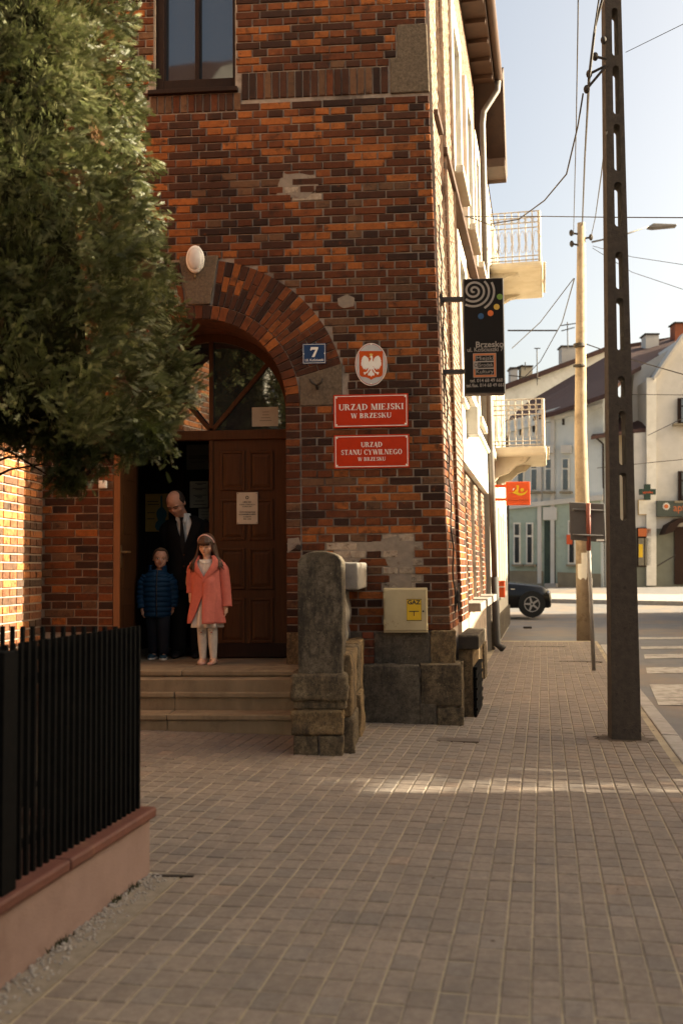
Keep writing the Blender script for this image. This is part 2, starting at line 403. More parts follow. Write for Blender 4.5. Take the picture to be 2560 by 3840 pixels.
def blocked(z0, z1):
    zm = (z0 + z1) / 2; B = []
    if zm < ZC + 0.02: B.append((XC - RB, XC + RB))
    else:
        dz = zm - ZC
        if dz < RO:
            h = math.sqrt(RO * RO - dz * dz); B.append((XC - h - .004, XC + h + .004))
    for R in (IMP, LJ):
        if R[2] - .01 < zm < R[3] + .03: B.append((R[0] - .004, R[1] + .004))
    if WINR[2] - .02 < zm < WINR[3]: B.append((WINR[0], WINR[1]))
    if SOLD[2] < zm < SOLD[3]: B.append((WINR[0] - .05, SOLD[1]))
    if SOLD[2] - .09 < zm <= SOLD[2]: B.append((WINR[0] - .05, WINR[1] + .02))
    if Q1[2] < zm < Q1[3]: B.append((Q1[0] - .004, 9))
    if Q2[2] < zm < Q2[3]: B.append((Q2[0] - .004, 9))
    return sorted(B)
def cut(a, b, B):
    out = [(a, b)]
    for p, q in B:
        nx = []
        for s, e in out:
            if q <= s or p >= e: nx.append((s, e)); continue
            if p > s: nx.append((s, p - JT))
            if q < e: nx.append((q + JT, e))
        out = nx
    return [(s, e) for s, e in out if e - s > 0.025]
bricks = []                                               # (x0,x1,z0,z1,col)
k0 = int((0.4 - zref) / CH) - 1
darkrow = {}
for k in range(k0, int((WTOP - zref) / CH)):
    z1 = zref + k * CH + CH; z0 = z1 - CH + JT
    if z0 < PLZ + 0.005: 
        if z1 < PLZ + .03: continue
        z0 = PLZ + 0.01
    stretch = (k % 2 == 1) if True else False
    L_ = BL if stretch else BL / 2
    xr = xcorner(z1); ph = xref + (0 if stretch else BL / 4)
    i0 = int((XL - ph) / L_) - 2; B = blocked(z0, z1)
    bias = random.gauss(0, 0.10) - (0.12 if z1 < 2.7 and not stretch else 0.0)
    x = ph + i0 * L_
    while x < xr:
        a, b = max(x, XL), min(x + L_ - JT - .0025, xr)
        if b - a > 0.03:
            if xr - b < 0.05: b = xr
            a += random.uniform(-.003, .003); b += random.uniform(-.003, .003) if b != xr else 0
            for s, e in cut(a, b, B):
                zz = random.uniform(-.002, .002)
                bricks.append((s, min(e, xr), z0 + zz, z1 + zz, BCOL(bias + .30 * mnoise.noise(Vector((s * 1.5, 3.3, z0 * 1.9))) + (.10 if z0 > 5.4 else 0))))
        x += L_
def inpoly(x, z, P):
    c = False; n = len(P)
    for i in range(n):
        (x0, z0), (x1, z1) = P[i], P[(i + 1) % n]
        if (z0 > z) != (z1 > z) and x < (x1 - x0) * (z - z0) / (z1 - z0) + x0: c = not c
    return c
def wpts(l): return [(onY(x, y, YW).x, onY(x, y, YW).z) for x, y in l]
SM1 = wpts([(1255,2062),(1290,2030),(1380,2035),(1440,2018),(1500,2005),(1552,2020),(1556,2060),(1542,2080),(1545,2130),(1540,2210),(1450,2205),(1455,2125),(1440,2090),(1395,2075),(1350,2092),(1330,2125),(1275,2118),(1240,2090)])
SM2 = wpts([(1040,690),(1060,650),(1185,655),(1190,705),(1150,745),(1040,735)])
def smeared(b):
    c = ((b[0] + b[1]) / 2, (b[2] + b[3]) / 2)
    if inpoly(*c, SM1) and random.random() < .97 or inpoly(*c, SM2) and random.random() < .5: return b[:4] + (tuple(q * gq for gq in (random.uniform(.85, 1.15),) for q in (.38, .315, .245)),)
    return b
bricks = [smeared(b) for b in bricks]
# jamb columns of header bricks beside the doorway
for sgn in (-1, 1):
    z = ZL + 0.34 if sgn > 0 else ZL
    z = ZL + 0.31
    while z < ZC - 0.02:
        xa, xb = (XC + RI, XC + RB - .003) if sgn > 0 else (XC - RB + .003, XC - RI)
        bricks.append((xa, xb, z, z + CH - JT, BCOL(-0.16))); z += CH
def brick_box(s, e, z0, z1, seed=None):
    c = 0.0045; y0 = YW + 0.03; y1 = YW - random.uniform(0.0, 0.006); j = lambda: random.uniform(-.003, .003)
    vs_ = [(s, y0, z0), (e, y0, z0), (e, y0, z1), (s, y0, z1), (s + c + j(), y1, z0 + c + j()), (e - c + j(), y1, z0 + c + j()), (e - c + j(), y1, z1 - c + j()), (s + c + j(), y1, z1 - c + j())]
    ym = YW + 0.003
    vs_ += [(s, ym, z0), (e, ym, z0), (e, ym, z1), (s, ym, z1)]
    return vs_, [(4, 5, 6, 7), (8, 9, 5, 4), (9, 10, 6, 5), (10, 11, 7, 6), (11, 8, 4, 7), (0, 1, 9, 8), (1, 2, 10, 9), (2, 3, 11, 10), (3, 0, 8, 11)]
# mortar backing with the openings left out
mb = MB(); YB = YW + 0.012; TK = 0.62
def slab(x0, x1, z0, z1): mb.add([(x0, YB, z0), (x1, YB, z0), (x1, YB, z1), (x0, YB, z1)], [(0, 1, 2, 3)])
def slab_t(xa0, xa1, xb0, xb1, z0, z1): mb.add([(xa0, YB, z0), (xa1, YB, z0), (xb1, YB, z1), (xb0, YB, z1)], [(0, 1, 2, 3)])
zb = -0.3
slab(XL - .1, XC - RI - .002, zb, ZC)
slab_t(XC + RI + .002, xcorner(zb) - .004, XC + RI + .002, xcorner(ZC) - .004, zb, ZC)
N = 40; zt = ZC + RO + .3
for i in range(N):
    t0, t1 = math.pi * i / N, math.pi * (i + 1) / N; r = RI + .002
    xa, za, xb_, zb_ = XC + r * math.cos(t0), ZC + r * math.sin(t0), XC + r * math.cos(t1), ZC + r * math.sin(t1)
    mb.add([(xb_, YB, zb_), (xa, YB, za), (xa, YB, zt), (xb_, YB, zt)], [(0, 1, 2, 3)])
slab(XL - .1, XC - RI - .002, ZC, zt); slab_t(XC + RI + .002, xcorner(ZC) - .004, XC + RI + .002, xcorner(zt) - .004, ZC, zt)
slab_t(XL - .1, xcorner(zt) - .004, XL - .1, xcorner(WINR[2]) - .004, zt, WINR[2])
slab(XL - .1, WINR[0], WINR[2], WTOP); slab_t(WINR[1], xcorner(WINR[2]) - .004, WINR[1], xcorner(WTOP) - .004, WINR[2], WTOP)
slab(WINR[0], WINR[1], WINR[3], WTOP)
fwall = mb.build('front_wall', M['mortar'], hall)
# reveal of the arch (jambs and soffit)
rv = MB(); prof = [(XC - RI, ZL - .3), (XC - RI, ZC)] + [(XC + RI * math.cos(math.pi * (1 - i / 32)), ZC + RI * math.sin(math.pi * (1 - i / 32))) for i in range(1, 32)] + [(XC + RI, ZC), (XC + RI, ZL - .3)]
n = len(prof); rv.v = [(x, YB - .002, z) for x, z in prof] + [(x, YW + 0.70, z) for x, z in prof]
rv.f = [(i, i + 1, i + 1 + n, i + n) for i in range(n - 1)]
rv.build('door_reveal', M['brick_reveal'] if 'brick_reveal' in M else pm('reveal_brick', (0.16, 0.055, 0.025), (0.05, 0.025, 0.018), 9, 0.9, 0.6, 40), hall)
# single bricks: the ones that show largest and clearest
def score(b):
    px, py, D = proj(((b[0] + b[1]) / 2, YW, (b[2] + b[3]) / 2))
    hid = px < 700 and py < 1750
    return (1 if hid or py > 2600 or py < 0 else 0, abs(py - 1750) + 0.7 * abs(px - 1350))
bricks.sort(key=score)
bme = {}
for key, ln in (('s', BL - JT), ('h', BL / 2 - JT)):
    for v_ in range(4):
        vv, ff = brick_box(0, ln, 0, CH - JT)
        me = bpy.data.meshes.new('brick'); me.from_pydata([(x, y - YW, z) for x, y, z in vv], [], ff); me.materials.append(M['brick_o']); bme[key, v_] = me
jm = MB(); jc = []
for n, (s, e, z0, z1, col) in enumerate(bricks):
    if n < 290:
        key = 's' if e - s > 0.2 else 'h'; ln = (BL - JT) if key == 's' else BL / 2 - JT
        o = bpy.data.objects.new('brick', bme[key, random.randrange(4)]); COL.objects.link(o)
        o.location = (s, YW - random.uniform(0, .002), z0); o.scale = ((e - s) / ln, 1, (z1 - z0) / (CH - JT)); o.color = col + (1,)
        o.parent = fwall
    else:
        vv, ff = brick_box(s, e, z0, z1); jm.add(vv, ff); jc += [col] * len(vv)
jo = jm.build('brick_field', M['brick_a'], fwall); set_bc(jo.data, jc); jo['kind'] = 'stuff'
# arch rings
arch = empty('door_arch', (XC, YW, ZC), parent=hall)
am = MB(); ac = []
def vouss(t0, t1, r0, r1, proud, name='voussoir', light=0.0):
    g = 0.0045; y1 = YW - proud + random.uniform(-.002, .002); y0 = YW + .05
    P = []
    for (t, r, s) in ((t0, r0, 1), (t1, r0, -1), (t1, r1, -1), (t0, r1, 1)):
        a = t + s * g / r; P.append((XC + r * math.cos(a), ZC + r * math.sin(a)))
    cx = sum(p[0] for p in P) / 4; cz = sum(p[1] for p in P) / 4
    Q = [(p[0] + (cx - p[0]) * .06, p[1] + (cz - p[1]) * .06) for p in P]
    m_ = MB(); m_.add([(x, y0, z) for x, z in P] + [(x, y1 + .004, z) for x, z in P] + [(x, y1, z) for x, z in Q],
        [(8, 9, 10, 11)] + [f for i in range(4) for f in ((i, (i+1) % 4, (i+1) % 4 + 4, i + 4), (i + 4, (i+1) % 4 + 4, (i+1) % 4 + 8, i + 8))])
    o = m_.build(name, M['brick_o'], arch); o.color = BCOL(light) + (1,); return o
nr = int(math.pi * RI / 0.078)
KA = 0.135; IA = math.atan2(IMP[3] - ZC - 0.02, IMP[1] - XC)
for i in range(nr):
    vouss(math.pi * i / nr, math.pi * (i + 1) / nr, RI + .003, RB - .004, 0.012, light=0.16)
for side in (0, 1):
    A0 = IA + 0.0; A1 = math.pi / 2 - KA; no = 21
    for i in range(no):
        t0, t1 = A0 + (A1 - A0) * i / no, A0 + (A1 - A0) * (i + 1) / no
        if side: t0, t1 = math.pi - t1, math.pi - t0
        cuts = [RB + .006, RB + .155, RB + .315, RO] if i % 2 else [RB + .006, RB + .235, RO]
        for q in range(len(cuts) - 1): vouss(t0, t1, cuts[q], cuts[q + 1] - .009, 0.004, light=-0.03)
# keystone, imposts, quoins
def stone_poly(name, pts, proud, mat, parent, bevel=.01, depth=.1):
    m_ = MB(); m_.prism([Vector((x, YW - proud, z)) for x, z in pts], (0, proud + depth, 0)); return m_.build(name, mat, parent, bevel=bevel)
stone_poly('keystone', [(XC - .115, ZC + RB + .005), (XC + .115, ZC + RB + .005), (XC + .2, ZC + RO + .03), (XC - .2, ZC + RO + .03)], .02, M['granite'], arch)
def imp(sg):
    f = lambda x: XC + sg * (x - XC)
    zt_l = onY(1123, 1413, YW).z; zt_r = onY(1276, 1363, YW).z
    stone_poly('impost_stone', [(f(IMP[0]), IMP[2]), (f(IMP[1]), IMP[2]), (f(IMP[1]), zt_r), (f(IMP[0]), zt_l)], .008, M['granite'], arch)
imp(1); imp(-1)
quo = []
for R in (Q1, Q2):
    z0, z1 = R[2], R[3]
    stone_poly('quoin_stone', [(R[0], z0 + .005), (xcorner(z0) + .01, z0 + .005), (xcorner(z1) + .01, z1 - .005), (R[0], z1 - .005)], .012, M['granite'], fwall)
# soldier course under the window
x = WINR[0] - 0.04; zs_lo = onY(700, 421, YW).z; zs_hi = WINR[2] - .055
while x < SOLD[1] - .08:
    und = x < WINR[1] + .02
    vv, ff = brick_box(x, x + .066, zs_lo if und else SOLD[2] + .008, zs_hi if und else SOLD[3] - .008); m_ = MB(); m_.add(vv, ff); o = m_.build('soldier_brick', M['brick_o'], fwall); o.color = BCOL(-.35) + (1,); x += .0785
# cement smear on the bricks
def blob(name, pts, y, th, mat, parent, sub=3, amp=.012, seed=0):
    P = []
    n = len(pts)
    for i in range(n):
        a, b = Vector((pts[i][0], pts[i][1], 0)), Vector((pts[(i+1) % n][0], pts[(i+1) % n][1], 0))
        for s_ in range(sub):
            q = a.lerp(b, s_ / sub); nz = mnoise.noise_vector(q * 9 + Vector((seed, 0, 0))) * amp; P.append((q.x + nz.x, q.y + nz.y))
    m_ = MB(); m_.prism([Vector((x, y, z)) for x, z in P], (0, th, 0)); return m_.build(name, mat, parent)
def wpts(l): return [(onY(x, y, YW).x, onY(x, y, YW).z) for x, y in l]
M['smear'] = pm('cement_smear', (0.27, 0.22, 0.175), (0.19, 0.15, 0.12), 14, 0.95, 0.7, 70, stain=(0.12, 0.06, 0.04), sscale=5, srange=(0.58, 0.7))
blob('cement_smear', SM1, YW - .0036, .02, M['smear'], fwall, 7, .024, 3)
blob('cement_smear', SM2, YW - .0030, .02, M['smear'], fwall, 7, .024, 8)
blob('cement_smear', wpts([(1263,1120),(1300,1105),(1330,1118),(1325,1150),(1290,1155),(1268,1145)]), YW - .005, .02, M['smear'], fwall, 4, .010, 5)
blob('cement_smear', wpts([(1080,2020),(1120,2015),(1130,2040),(1095,2060),(1076,2075)]), YW - .006, .02, M['smear'], fwall, 4, .008, 15)
# upper window
wn = empty('window', (WINR[0], YW, WINR[2]), parent=hall)
yg = YW + 0.16
m_ = MB()
x0, x1, z0, z1 = WINR; fw = .085
m_.box(x0, x0 + fw, YW + .06, YW + .2, z0, z1); m_.box(x1 - fw * .4, x1, YW + .06, YW + .2, z0, z1); m_.box(x0 + fw, x1 - fw * .4, YW + .06, YW + .2, z0, z0 + .14)
xm = onY(745, 100, yg).x; m_.box(xm - .022, xm + .022, YW + .085, YW + .2, z0 + .14, z1)
m_.build('window_frame', M['wood_dark'], wn, bevel=.006)
for a, b in ((x0 + fw, xm - .022), (xm + .022, x1 - fw * .4)):
    MB().box(a, b, yg, yg + .006, z0 + .14, z1).build('pane', M['glass'], wn)
MB().box(x0 - .06, x1 + .03, YW - .04, YW + .1, z0 - .045, z0 + .002).build('sill', M['wood_dark'], wn, bevel=.006)
for nm, q in (('window_reveal', ((x0 - .002, x0, z0, z1), (x1, x1 + .002, z0, z1))),):
    m_ = MB()
    for a in q: m_.box(a[0], a[1], YB, YW + .3, a[2], a[3])
    m_.build(nm, M['mortar'], wn)
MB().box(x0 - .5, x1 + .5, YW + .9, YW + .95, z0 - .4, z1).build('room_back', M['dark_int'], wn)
# roof mass and rear closing
bk = MB()
cs = Vector((xcorner(PLZ), YW, 0))
# ---------------- plinth stones
def rough(name, c8, mat, parent, amp=.012, cuts=5, seed=1, bevel=.016):
    me = bpy.data.meshes.new(name); bm = bmesh.new()
    vs_ = [bm.verts.new(q) for q in c8]
    for f in [(0,3,2,1),(4,5,6,7),(0,1,5,4),(1,2,6,5),(2,3,7,6),(3,0,4,7)]: bm.faces.new([vs_[i] for i in f])
    bmesh.ops.recalc_face_normals(bm, faces=bm.faces)
    bmesh.ops.bevel(bm, geom=bm.edges[:] , offset=bevel * .6, segments=2, affect='EDGES', profile=.6)
    bmesh.ops.subdivide_edges(bm, edges=[e for e in bm.edges if e.calc_length() > .05], cuts=cuts, use_grid_fill=True)
    for v in bm.verts:
        q = v.co * 13 + Vector((seed * 3.1, 0, 0)); d = mnoise.fractal(q, 0.7, 2.1, 5) * amp * .9 + mnoise.noise(v.co * 3.1 + Vector((seed, 9, 0))) * amp * .5
        v.co += v.normal * d
    bm.to_mesh(me); bm.free()
    for p in me.polygons: p.use_smooth = True
    return link_mesh(name, me, mat, parent)
def box8(x0, x1, y0, y1, z0, z1): return [(x0,y0,z0),(x1,y0,z0),(x1,y1,z0),(x0,y1,z0),(x0,y0,z1),(x1,y0,z1),(x1,y1,z1),(x0,y1,z1)]
pl = empty('plinth', (0.6, YW, 0), parent=hall)
YP1, YP2 = YW - .10, YW - .27
zt = PLZ; zm_ = onY(1560, 2497, YP2).z; zg = -0.12
X = lambda px, Y: onY(px, 2500, Y).x
xe1 = X(1708, YP1); xe2 = X(1732, YP2)
mbp = MB(); mbp.box(X(1300, YP2), xe2 - .05, YP2 + .035, YW - .01, -.12, zm_ - .03); mbp.box(X(1250, YP1), xe1 - .03, YP1 + .03, YW - .01, zm_ - .03, zt - .02); mbp.build('plinth_mortar', M['mortar'], pl)
# upper course
rough('plinth_stone', box8(X(1250, YP1), X(1357, YP1), YP1 + .02, YW + .1, zm_ - .02, zt), M['stone_grey'], pl, .008, 4, 1)
rough('plinth_stone', box8(X(1404, YP1), X(1612, YP1), YP1, YW + .1, zm_ - .02, zt), M['stone_grey'], pl, .010, 5, 2)
rough('plinth_stone', box8(X(1614, YP1), xe1, YP1 - .01, YW + .25, zm_ - .02, zt + .01), M['stone_warm'], pl, .014, 5, 3)
xa, xb_ = X(1358, YP1), X(1403, YP1); z = zm_ + .004
while z < zt - .03:
    vv, ff = brick_box(xa, xb_, z, min(z + CH - JT, zt)); m_ = MB(); m_.add([(q[0], q[1] - .085, q[2]) for q in vv], ff); o = m_.build('brick', M['brick_o'], pl); o.color = (.2, .06, .03, 1); z += CH
# lower course
rough('plinth_stone', box8(X(1300, YP2), X(1571, YP2), YP2, YW, zg, zm_), M['stone_grey'], pl, .022, 9, 4)
zc_ = onY(1650, 2652, YP2).z
rough('plinth_stone', box8(X(1574, YP2), xe2 - .01, YP2 - .012, YW + .2, zc_ + .012, zm_ + .01), M['stone'], pl, .018, 6, 6)
rough('plinth_stone', box8(X(1571, YP2), X(1632, YP2), YP2 - .01, YW, zg, zc_ + .03), M['stone_grey'], pl, .012, 4, 7)
rough('plinth_stone', box8(X(1635, YP2), xe2 + .005, YP2 - .012, YW + .2, zg, zc_ - .005), M['stone'], pl, .016, 5, 8)
# plinth along the street side
for i in range(7):
    t0, t1 = .02 + i * .62, .02 + i * .62 + .6
    o0 = Vector((xe2 - .05, YW + .1, 0)) + SU * t0; q = [o0 + SN * d for d in (-.3, .06 - .02 * (i % 2))]
    c8 = []
    for z_ in (zg, zm_ if i < 4 else zm_ - .1):
        c8 += [(*(q[0]).xy, z_), (*(q[1]).xy, z_), (*(q[1] + SU * .6).xy, z_), (*(q[0] + SU * .6).xy, z_)]
    rough('plinth_stone', c8, M['stone_warm'] if i % 2 else M['stone'], pl, .016, 4, 20 + i)
# jamb foot stone beside the door
rough('jamb_stone', box8(XC + RI, XC + RB - .004, YW - .03, YW + .3, ZL, ZL + .31), M['stone_warm'], hall, .006, 4, 31, .012)
rough('jamb_stone', box8(XC - RB + .004, XC - RI, YW - .03, YW + .3, ZL, ZL + .31), M['stone_warm'], hall, .006, 4, 32, .012)
# ================================================================== street facade of the town hall
def FP(t, z, out=0.0):
    x3 = xcorner(3.0); return Vector((x3 + (xcorner(z) - x3) * (1 - .06 * t), YW + .012, z)) + SU * t + SN * out
def fac_quad(mb, t0, t1, z0, z1, out): mb.add([FP(t0, z0, out), FP(t1, z0, out), FP(t1, z1, out), FP(t0, z1, out)], [(0, 1, 2, 3)])
def fac_box(mb, t0, t1, z0, z1, o0, o1):
    P = [FP(t0, z0, o0), FP(t0, z0, o1), FP(t1, z0, o1), FP(t1, z0, o0)]; P += [FP(t0, z1, o0), FP(t0, z1, o1), FP(t1, z1, o1), FP(t1, z1, o0)]
    return mb.add(P, [(0,3,2,1),(4,5,6,7),(0,1,5,4),(1,2,6,5),(2,3,7,6),(3,0,4,7)])
EZ = 10.3
side = empty('street_wall', FP(0, 0), parent=hall)
# windows on the street wall: (t0,t1,z0,z1)
WG = [(3.05, 3.95, 1.02, 2.75), (4.75, 5.65, 1.02, 2.75), (6.45, 7.35, 1.02, 2.75)]
WU = [(2.9, 3.9, 6.6, 8.6), (5.1, 6.1, 6.6, 8.6), (7.0, 7.8, 6.6, 8.6), (2.9, 3.9, 3.7, 5.5), (5.1, 6.1, 3.7, 5.5)]
PIER = [(0.0, 1.05, 0.0), (1.5, 2.6, 0.0)]                   # piers stand proud of the recessed field
def outat(t):
    for a, b, o in PIER:
        if a <= t <= b: return o
    return -0.075
mb = MB(); bz = MB(); bzc = []
segs = sorted(set([0, 1.05, 1.5, 2.6, 8.2] + [q for w_ in WG + WU for q in w_[:2]])); 
def fbrick(t0, t1, z0, z1, out, o_back, col):
    c = .004
    P = [FP(t0, z0, o_back), FP(t1, z0, o_back), FP(t1, z1, o_back), FP(t0, z1, o_back), FP(t0 + c, z0 + c, out), FP(t1 - c, z0 + c, out), FP(t1 - c, z1 - c, out), FP(t0 + c, z1 - c, out)]
    bz.add(P, [(4, 5, 6, 7), (0, 1, 5, 4), (1, 2, 6, 5), (2, 3, 7, 6), (3, 0, 4, 7)]); bzc.extend([col] * 8)
allw = WG + WU
zs = sorted(set([-.3, EZ] + [q for w_ in allw for q in w_[2:]]))
for i in range(len(segs) - 1):
    for j in range(len(zs) - 1):
        tm, zm = (segs[i] + segs[i + 1]) / 2, (zs[j] + zs[j + 1]) / 2
        if any(a < tm < b and c < zm < d for a, b, c, d in allw): continue
        fac_quad(mb, segs[i], segs[i + 1], zs[j], zs[j + 1], outat(tm) - .012)
for a, b, o in PIER:                                         # cheeks of the piers
    for t in (a, b):
        mb.add([FP(t, -.3, -.09), FP(t, -.3, o - .012), FP(t, EZ, o - .012), FP(t, EZ, -.09)], [(0, 1, 2, 3)])
for a, b, c, d in allw:                                      # window reveals
    for (p, q) in (((a, c), (a, d)), ((b, c), (b, d)), ((a, c), (b, c)), ((a, d), (b, d))):
        mb.add([FP(p[0], p[1], -.087), FP(q[0], q[1], -.087), FP(q[0], q[1], -.34), FP(p[0], p[1], -.34)], [(0, 1, 2, 3)])
mb.build('street_wall_mortar', M['mortar'], side)
k = 0
z = PLZ + .01
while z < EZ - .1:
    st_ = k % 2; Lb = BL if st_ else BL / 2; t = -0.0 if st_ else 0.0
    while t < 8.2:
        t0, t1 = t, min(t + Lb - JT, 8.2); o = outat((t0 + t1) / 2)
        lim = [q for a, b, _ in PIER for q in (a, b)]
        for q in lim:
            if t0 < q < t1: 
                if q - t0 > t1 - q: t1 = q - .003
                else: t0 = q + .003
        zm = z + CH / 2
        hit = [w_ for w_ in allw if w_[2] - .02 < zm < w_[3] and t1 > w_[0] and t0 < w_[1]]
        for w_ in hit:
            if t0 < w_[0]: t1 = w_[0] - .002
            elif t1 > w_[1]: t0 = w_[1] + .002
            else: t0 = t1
        if t1 - t0 > .03: fbrick(t0, t1, z, z + CH - JT, outat((t0 + t1) / 2) + random.uniform(0, .003), -.1, BCOL(0.05) if z < 2.5 + .3 * math.sin(t * 3) else tuple(q * gq for gq in (random.uniform(.75, 1.15),) for q in (.30, .215, .16)))  # weathered pale brick above the shade line, bright sun also in its colour
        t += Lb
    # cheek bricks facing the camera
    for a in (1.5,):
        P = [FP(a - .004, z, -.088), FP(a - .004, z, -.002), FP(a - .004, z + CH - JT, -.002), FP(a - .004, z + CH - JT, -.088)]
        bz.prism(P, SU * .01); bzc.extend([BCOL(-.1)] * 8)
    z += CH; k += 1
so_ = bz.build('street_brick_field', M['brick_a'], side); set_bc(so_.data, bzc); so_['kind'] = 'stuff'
M['plaster'] = pm('cream_plaster', (0.5, 0.455, 0.385), (0.4, 0.36, 0.3), 3, 0.9, 0.3, 60, stain=(0.36, 0.28, 0.19), sscale=1.4, srange=(0.55, 0.8))
M['plaster_white'] = pm('white_plaster', (0.66, 0.62, 0.55), (0.54, 0.5, 0.43), 3, 0.9, 0.3, 60, stain=(0.4, 0.34, 0.26), sscale=1.8, srange=(0.6, 0.85))
M['brown_paint'] = pm('brown_timber', (0.07, 0.035, 0.02), (0.045, 0.024, 0.015), 5, 0.6, 0.3, 30)
M['zinc'] = pm('zinc_pipe', (0.12, 0.10, 0.085), (0.08, 0.068, 0.058), 6, 0.55, 0.2, 60, metal=0.0, spec=.5)
m_ = MB(); fac_box(m_, 2.6, 8.2, 2.78, 3.5, -.088, .012); m_.build('plaster_band', M['plaster_white'], side)
m_ = MB(); fac_box(m_, 1.45, 8.2, 6.18, 6.27, -.08, .05); m_.build('string_course', M['brown_paint'], side, bevel=.01)
m_ = MB(); fac_box(m_, .45, .95, 6.18, 6.25, -.02, .05); m_.build('string_course', M['brown_paint'], side, bevel=.01)
m_ = MB(); fac_box(m_, 2.6, 8.2, 3.5, 3.58, -.08, .06); m_.build('string_course', M['plaster_white'], side, bevel=.02)
for (a, b, c, d) in allw:
    wv = empty('side_window', FP(a, c), parent=hall)
    m_ = MB(); fac_box(m_, a, b, c, d, -.36, -.35); m_.build('pane', M['glass'], wv)
    m_ = MB()
    for q in ((a, a + .07, c, d), (b - .07, b, c, d), (a + .07, b - .07, c, c + .07), (a + .07, b - .07, d - .07, d), ((a + b) / 2 - .04, (a + b) / 2 + .04, c + .07, d - .07)):
        fac_box(m_, *q, -.345, -.28)
    m_.build('window_frame', M['plaster_white'], wv)
    if c > 3.5:
        m_ = MB()
        for q in ((a - .17, a, c - .1, d + .25), (b, b + .17, c - .1, d + .25), (a, b, d, d + .25)): fac_box(m_, *q, -.085, .03)
        m_.build('plaster_surround', M['plaster_white'], wv, bevel=.008)
    m_ = MB(); fac_box(m_, a - .12, b + .12, c - .11, c - .001, -.3, .13); m_.build('sill', M['coping'] if c < 3 else M['plaster'], wv, bevel=.01)
# eaves, gutter and downpipe
m_ = MB(); fac_box(m_, -.4, 8.2, EZ, EZ + .16, -1.0, .30); m_.build('eaves_board', M['brown_paint'], hall)
for i in range(14):
    m_ = MB(); fac_box(m_, -.2 + i * .62, -.1 + i * .62, EZ - .07, EZ - .002, -.05, .28); m_.build('rafter_tail', M['brown_paint'], hall)
gt = MB(); gp = []
for i in range(9):
    an = math.pi + math.pi * i / 8; gp.append((.37 + .075 * math.cos(an), EZ + .13 + .075 * math.sin(an)))
for i in range(9): pass
P0 = [FP(-.4, EZ) + SN * a + Vector((0, 0, b - EZ)) for a, b in gp]; P1 = [FP(8.35, EZ) + SN * a + Vector((0, 0, b - EZ)) for a, b in gp]
gt.v = [tuple(q) for q in P0 + P1]; gt.f = [(i, i + 1, i + 10, i + 9) for i in range(8)]
go = gt.build('gutter', M['brown_paint'], hall, smooth=True); sm_ = go.modifiers.new('s', 'SOLIDIFY'); sm_.thickness = .006
MB().tube([FP(8.28, EZ + .06, .37), FP(8.28, EZ - .12, .35), FP(8.26, EZ - .5, .10), FP(8.24, EZ - .75, .075), FP(8.2, 4, .075), FP(8.2, 1.3, .075)], .055, 10).build('downpipe', M['zinc'], hall, smooth=True)
MB().tube([FP(8.2, 1.3, .075), FP(8.2, .12, .075), FP(8.2, .02, .2)], .068, 10).build('downpipe_boot', pm('dark_iron', (.05, .045, .04), None, 9, .6, .3), hall, smooth=True)
# rear mass and roof
m_ = MB()
q0, q1 = FP(8.15, 0, -.4), FP(8.15, EZ, -.4)
m_.add([(XL - 2.2, YW + 8.2, -.3), (q0.x, q0.y, -.3), (q1.x, q1.y, EZ), (XL - 2.2, YW + 8.2, EZ)], [(0, 1, 2, 3)])
m_.add([(XL - 2.2, YW - 2.9, EZ + .01), (XL + .3, YW - 2.9, EZ + .01), (XL + .3, YW - .3, EZ + .01), tuple(FP(-.3, EZ + .01, .3)), tuple(FP(8.2, EZ + .01, .3)), (XL - 2.2, YW + 8.2, EZ + .01)], [(0, 1, 2, 3, 4, 5)])
m_.add([(XL - 2.2, YW + 8.2, -.3), (XL - 2.2, YW - 2.9, -.3), (XL - 2.2, YW - 2.9, EZ), (XL - 2.2, YW + 8.2, EZ)], [(0, 1, 2, 3)])
m_.build('rear_wall_and_roof', M['mortar'], hall)
m_ = MB(); m_.box(XL - .1, xcorner(7.5), YB + .001, YB + .05, WTOP - .01, EZ); m_.build('upper_wall', M['mortar'], hall)
# left wing: return wall facing the street, brick by brick
wing = empty('side_wing', (XL, YW - 1.4, 0), parent=hall)
m_ = MB(); m_.box(XL - 2.2, XL - .012, YW - 2.88, YW + .3, -.3, EZ); m_.build('wing_wall', M['mortar'], wing)
wb = MB(); wc = []; z = -.2; k = 0
while z < 6.5:
    Lb = BL if k % 2 else BL / 2; y = YW - .003
    while y > YW - 2.9:
        y1, y0 = y, max(y - Lb + JT, YW - 2.9); c = .004
        z_a, z_b = z, z + CH - JT; o = random.uniform(0, .004)
        P = [(XL - .02, y0, z_a), (XL - .02, y1, z_a), (XL - .02, y1, z_b), (XL - .02, y0, z_b), (XL + o, y0 + c, z_a + c), (XL + o, y1 - c, z_a + c), (XL + o, y1 - c, z_b - c), (XL + o, y0 + c, z_b - c)]
        wb.add(P, [(4, 5, 6, 7), (0, 1, 5, 4), (1, 2, 6, 5), (2, 3, 7, 6), (3, 0, 4, 7)]); wc += [tuple(q * 1.25 + o_ for q, o_ in zip(BCOL(.12), (.06, .045, .03)))] * 8
        y -= Lb
    z += CH; k += 1
wo_ = wb.build('wing_brick_field', M['brick_a'], wing); set_bc(wo_.data, wc); wo_['kind'] = 'stuff'
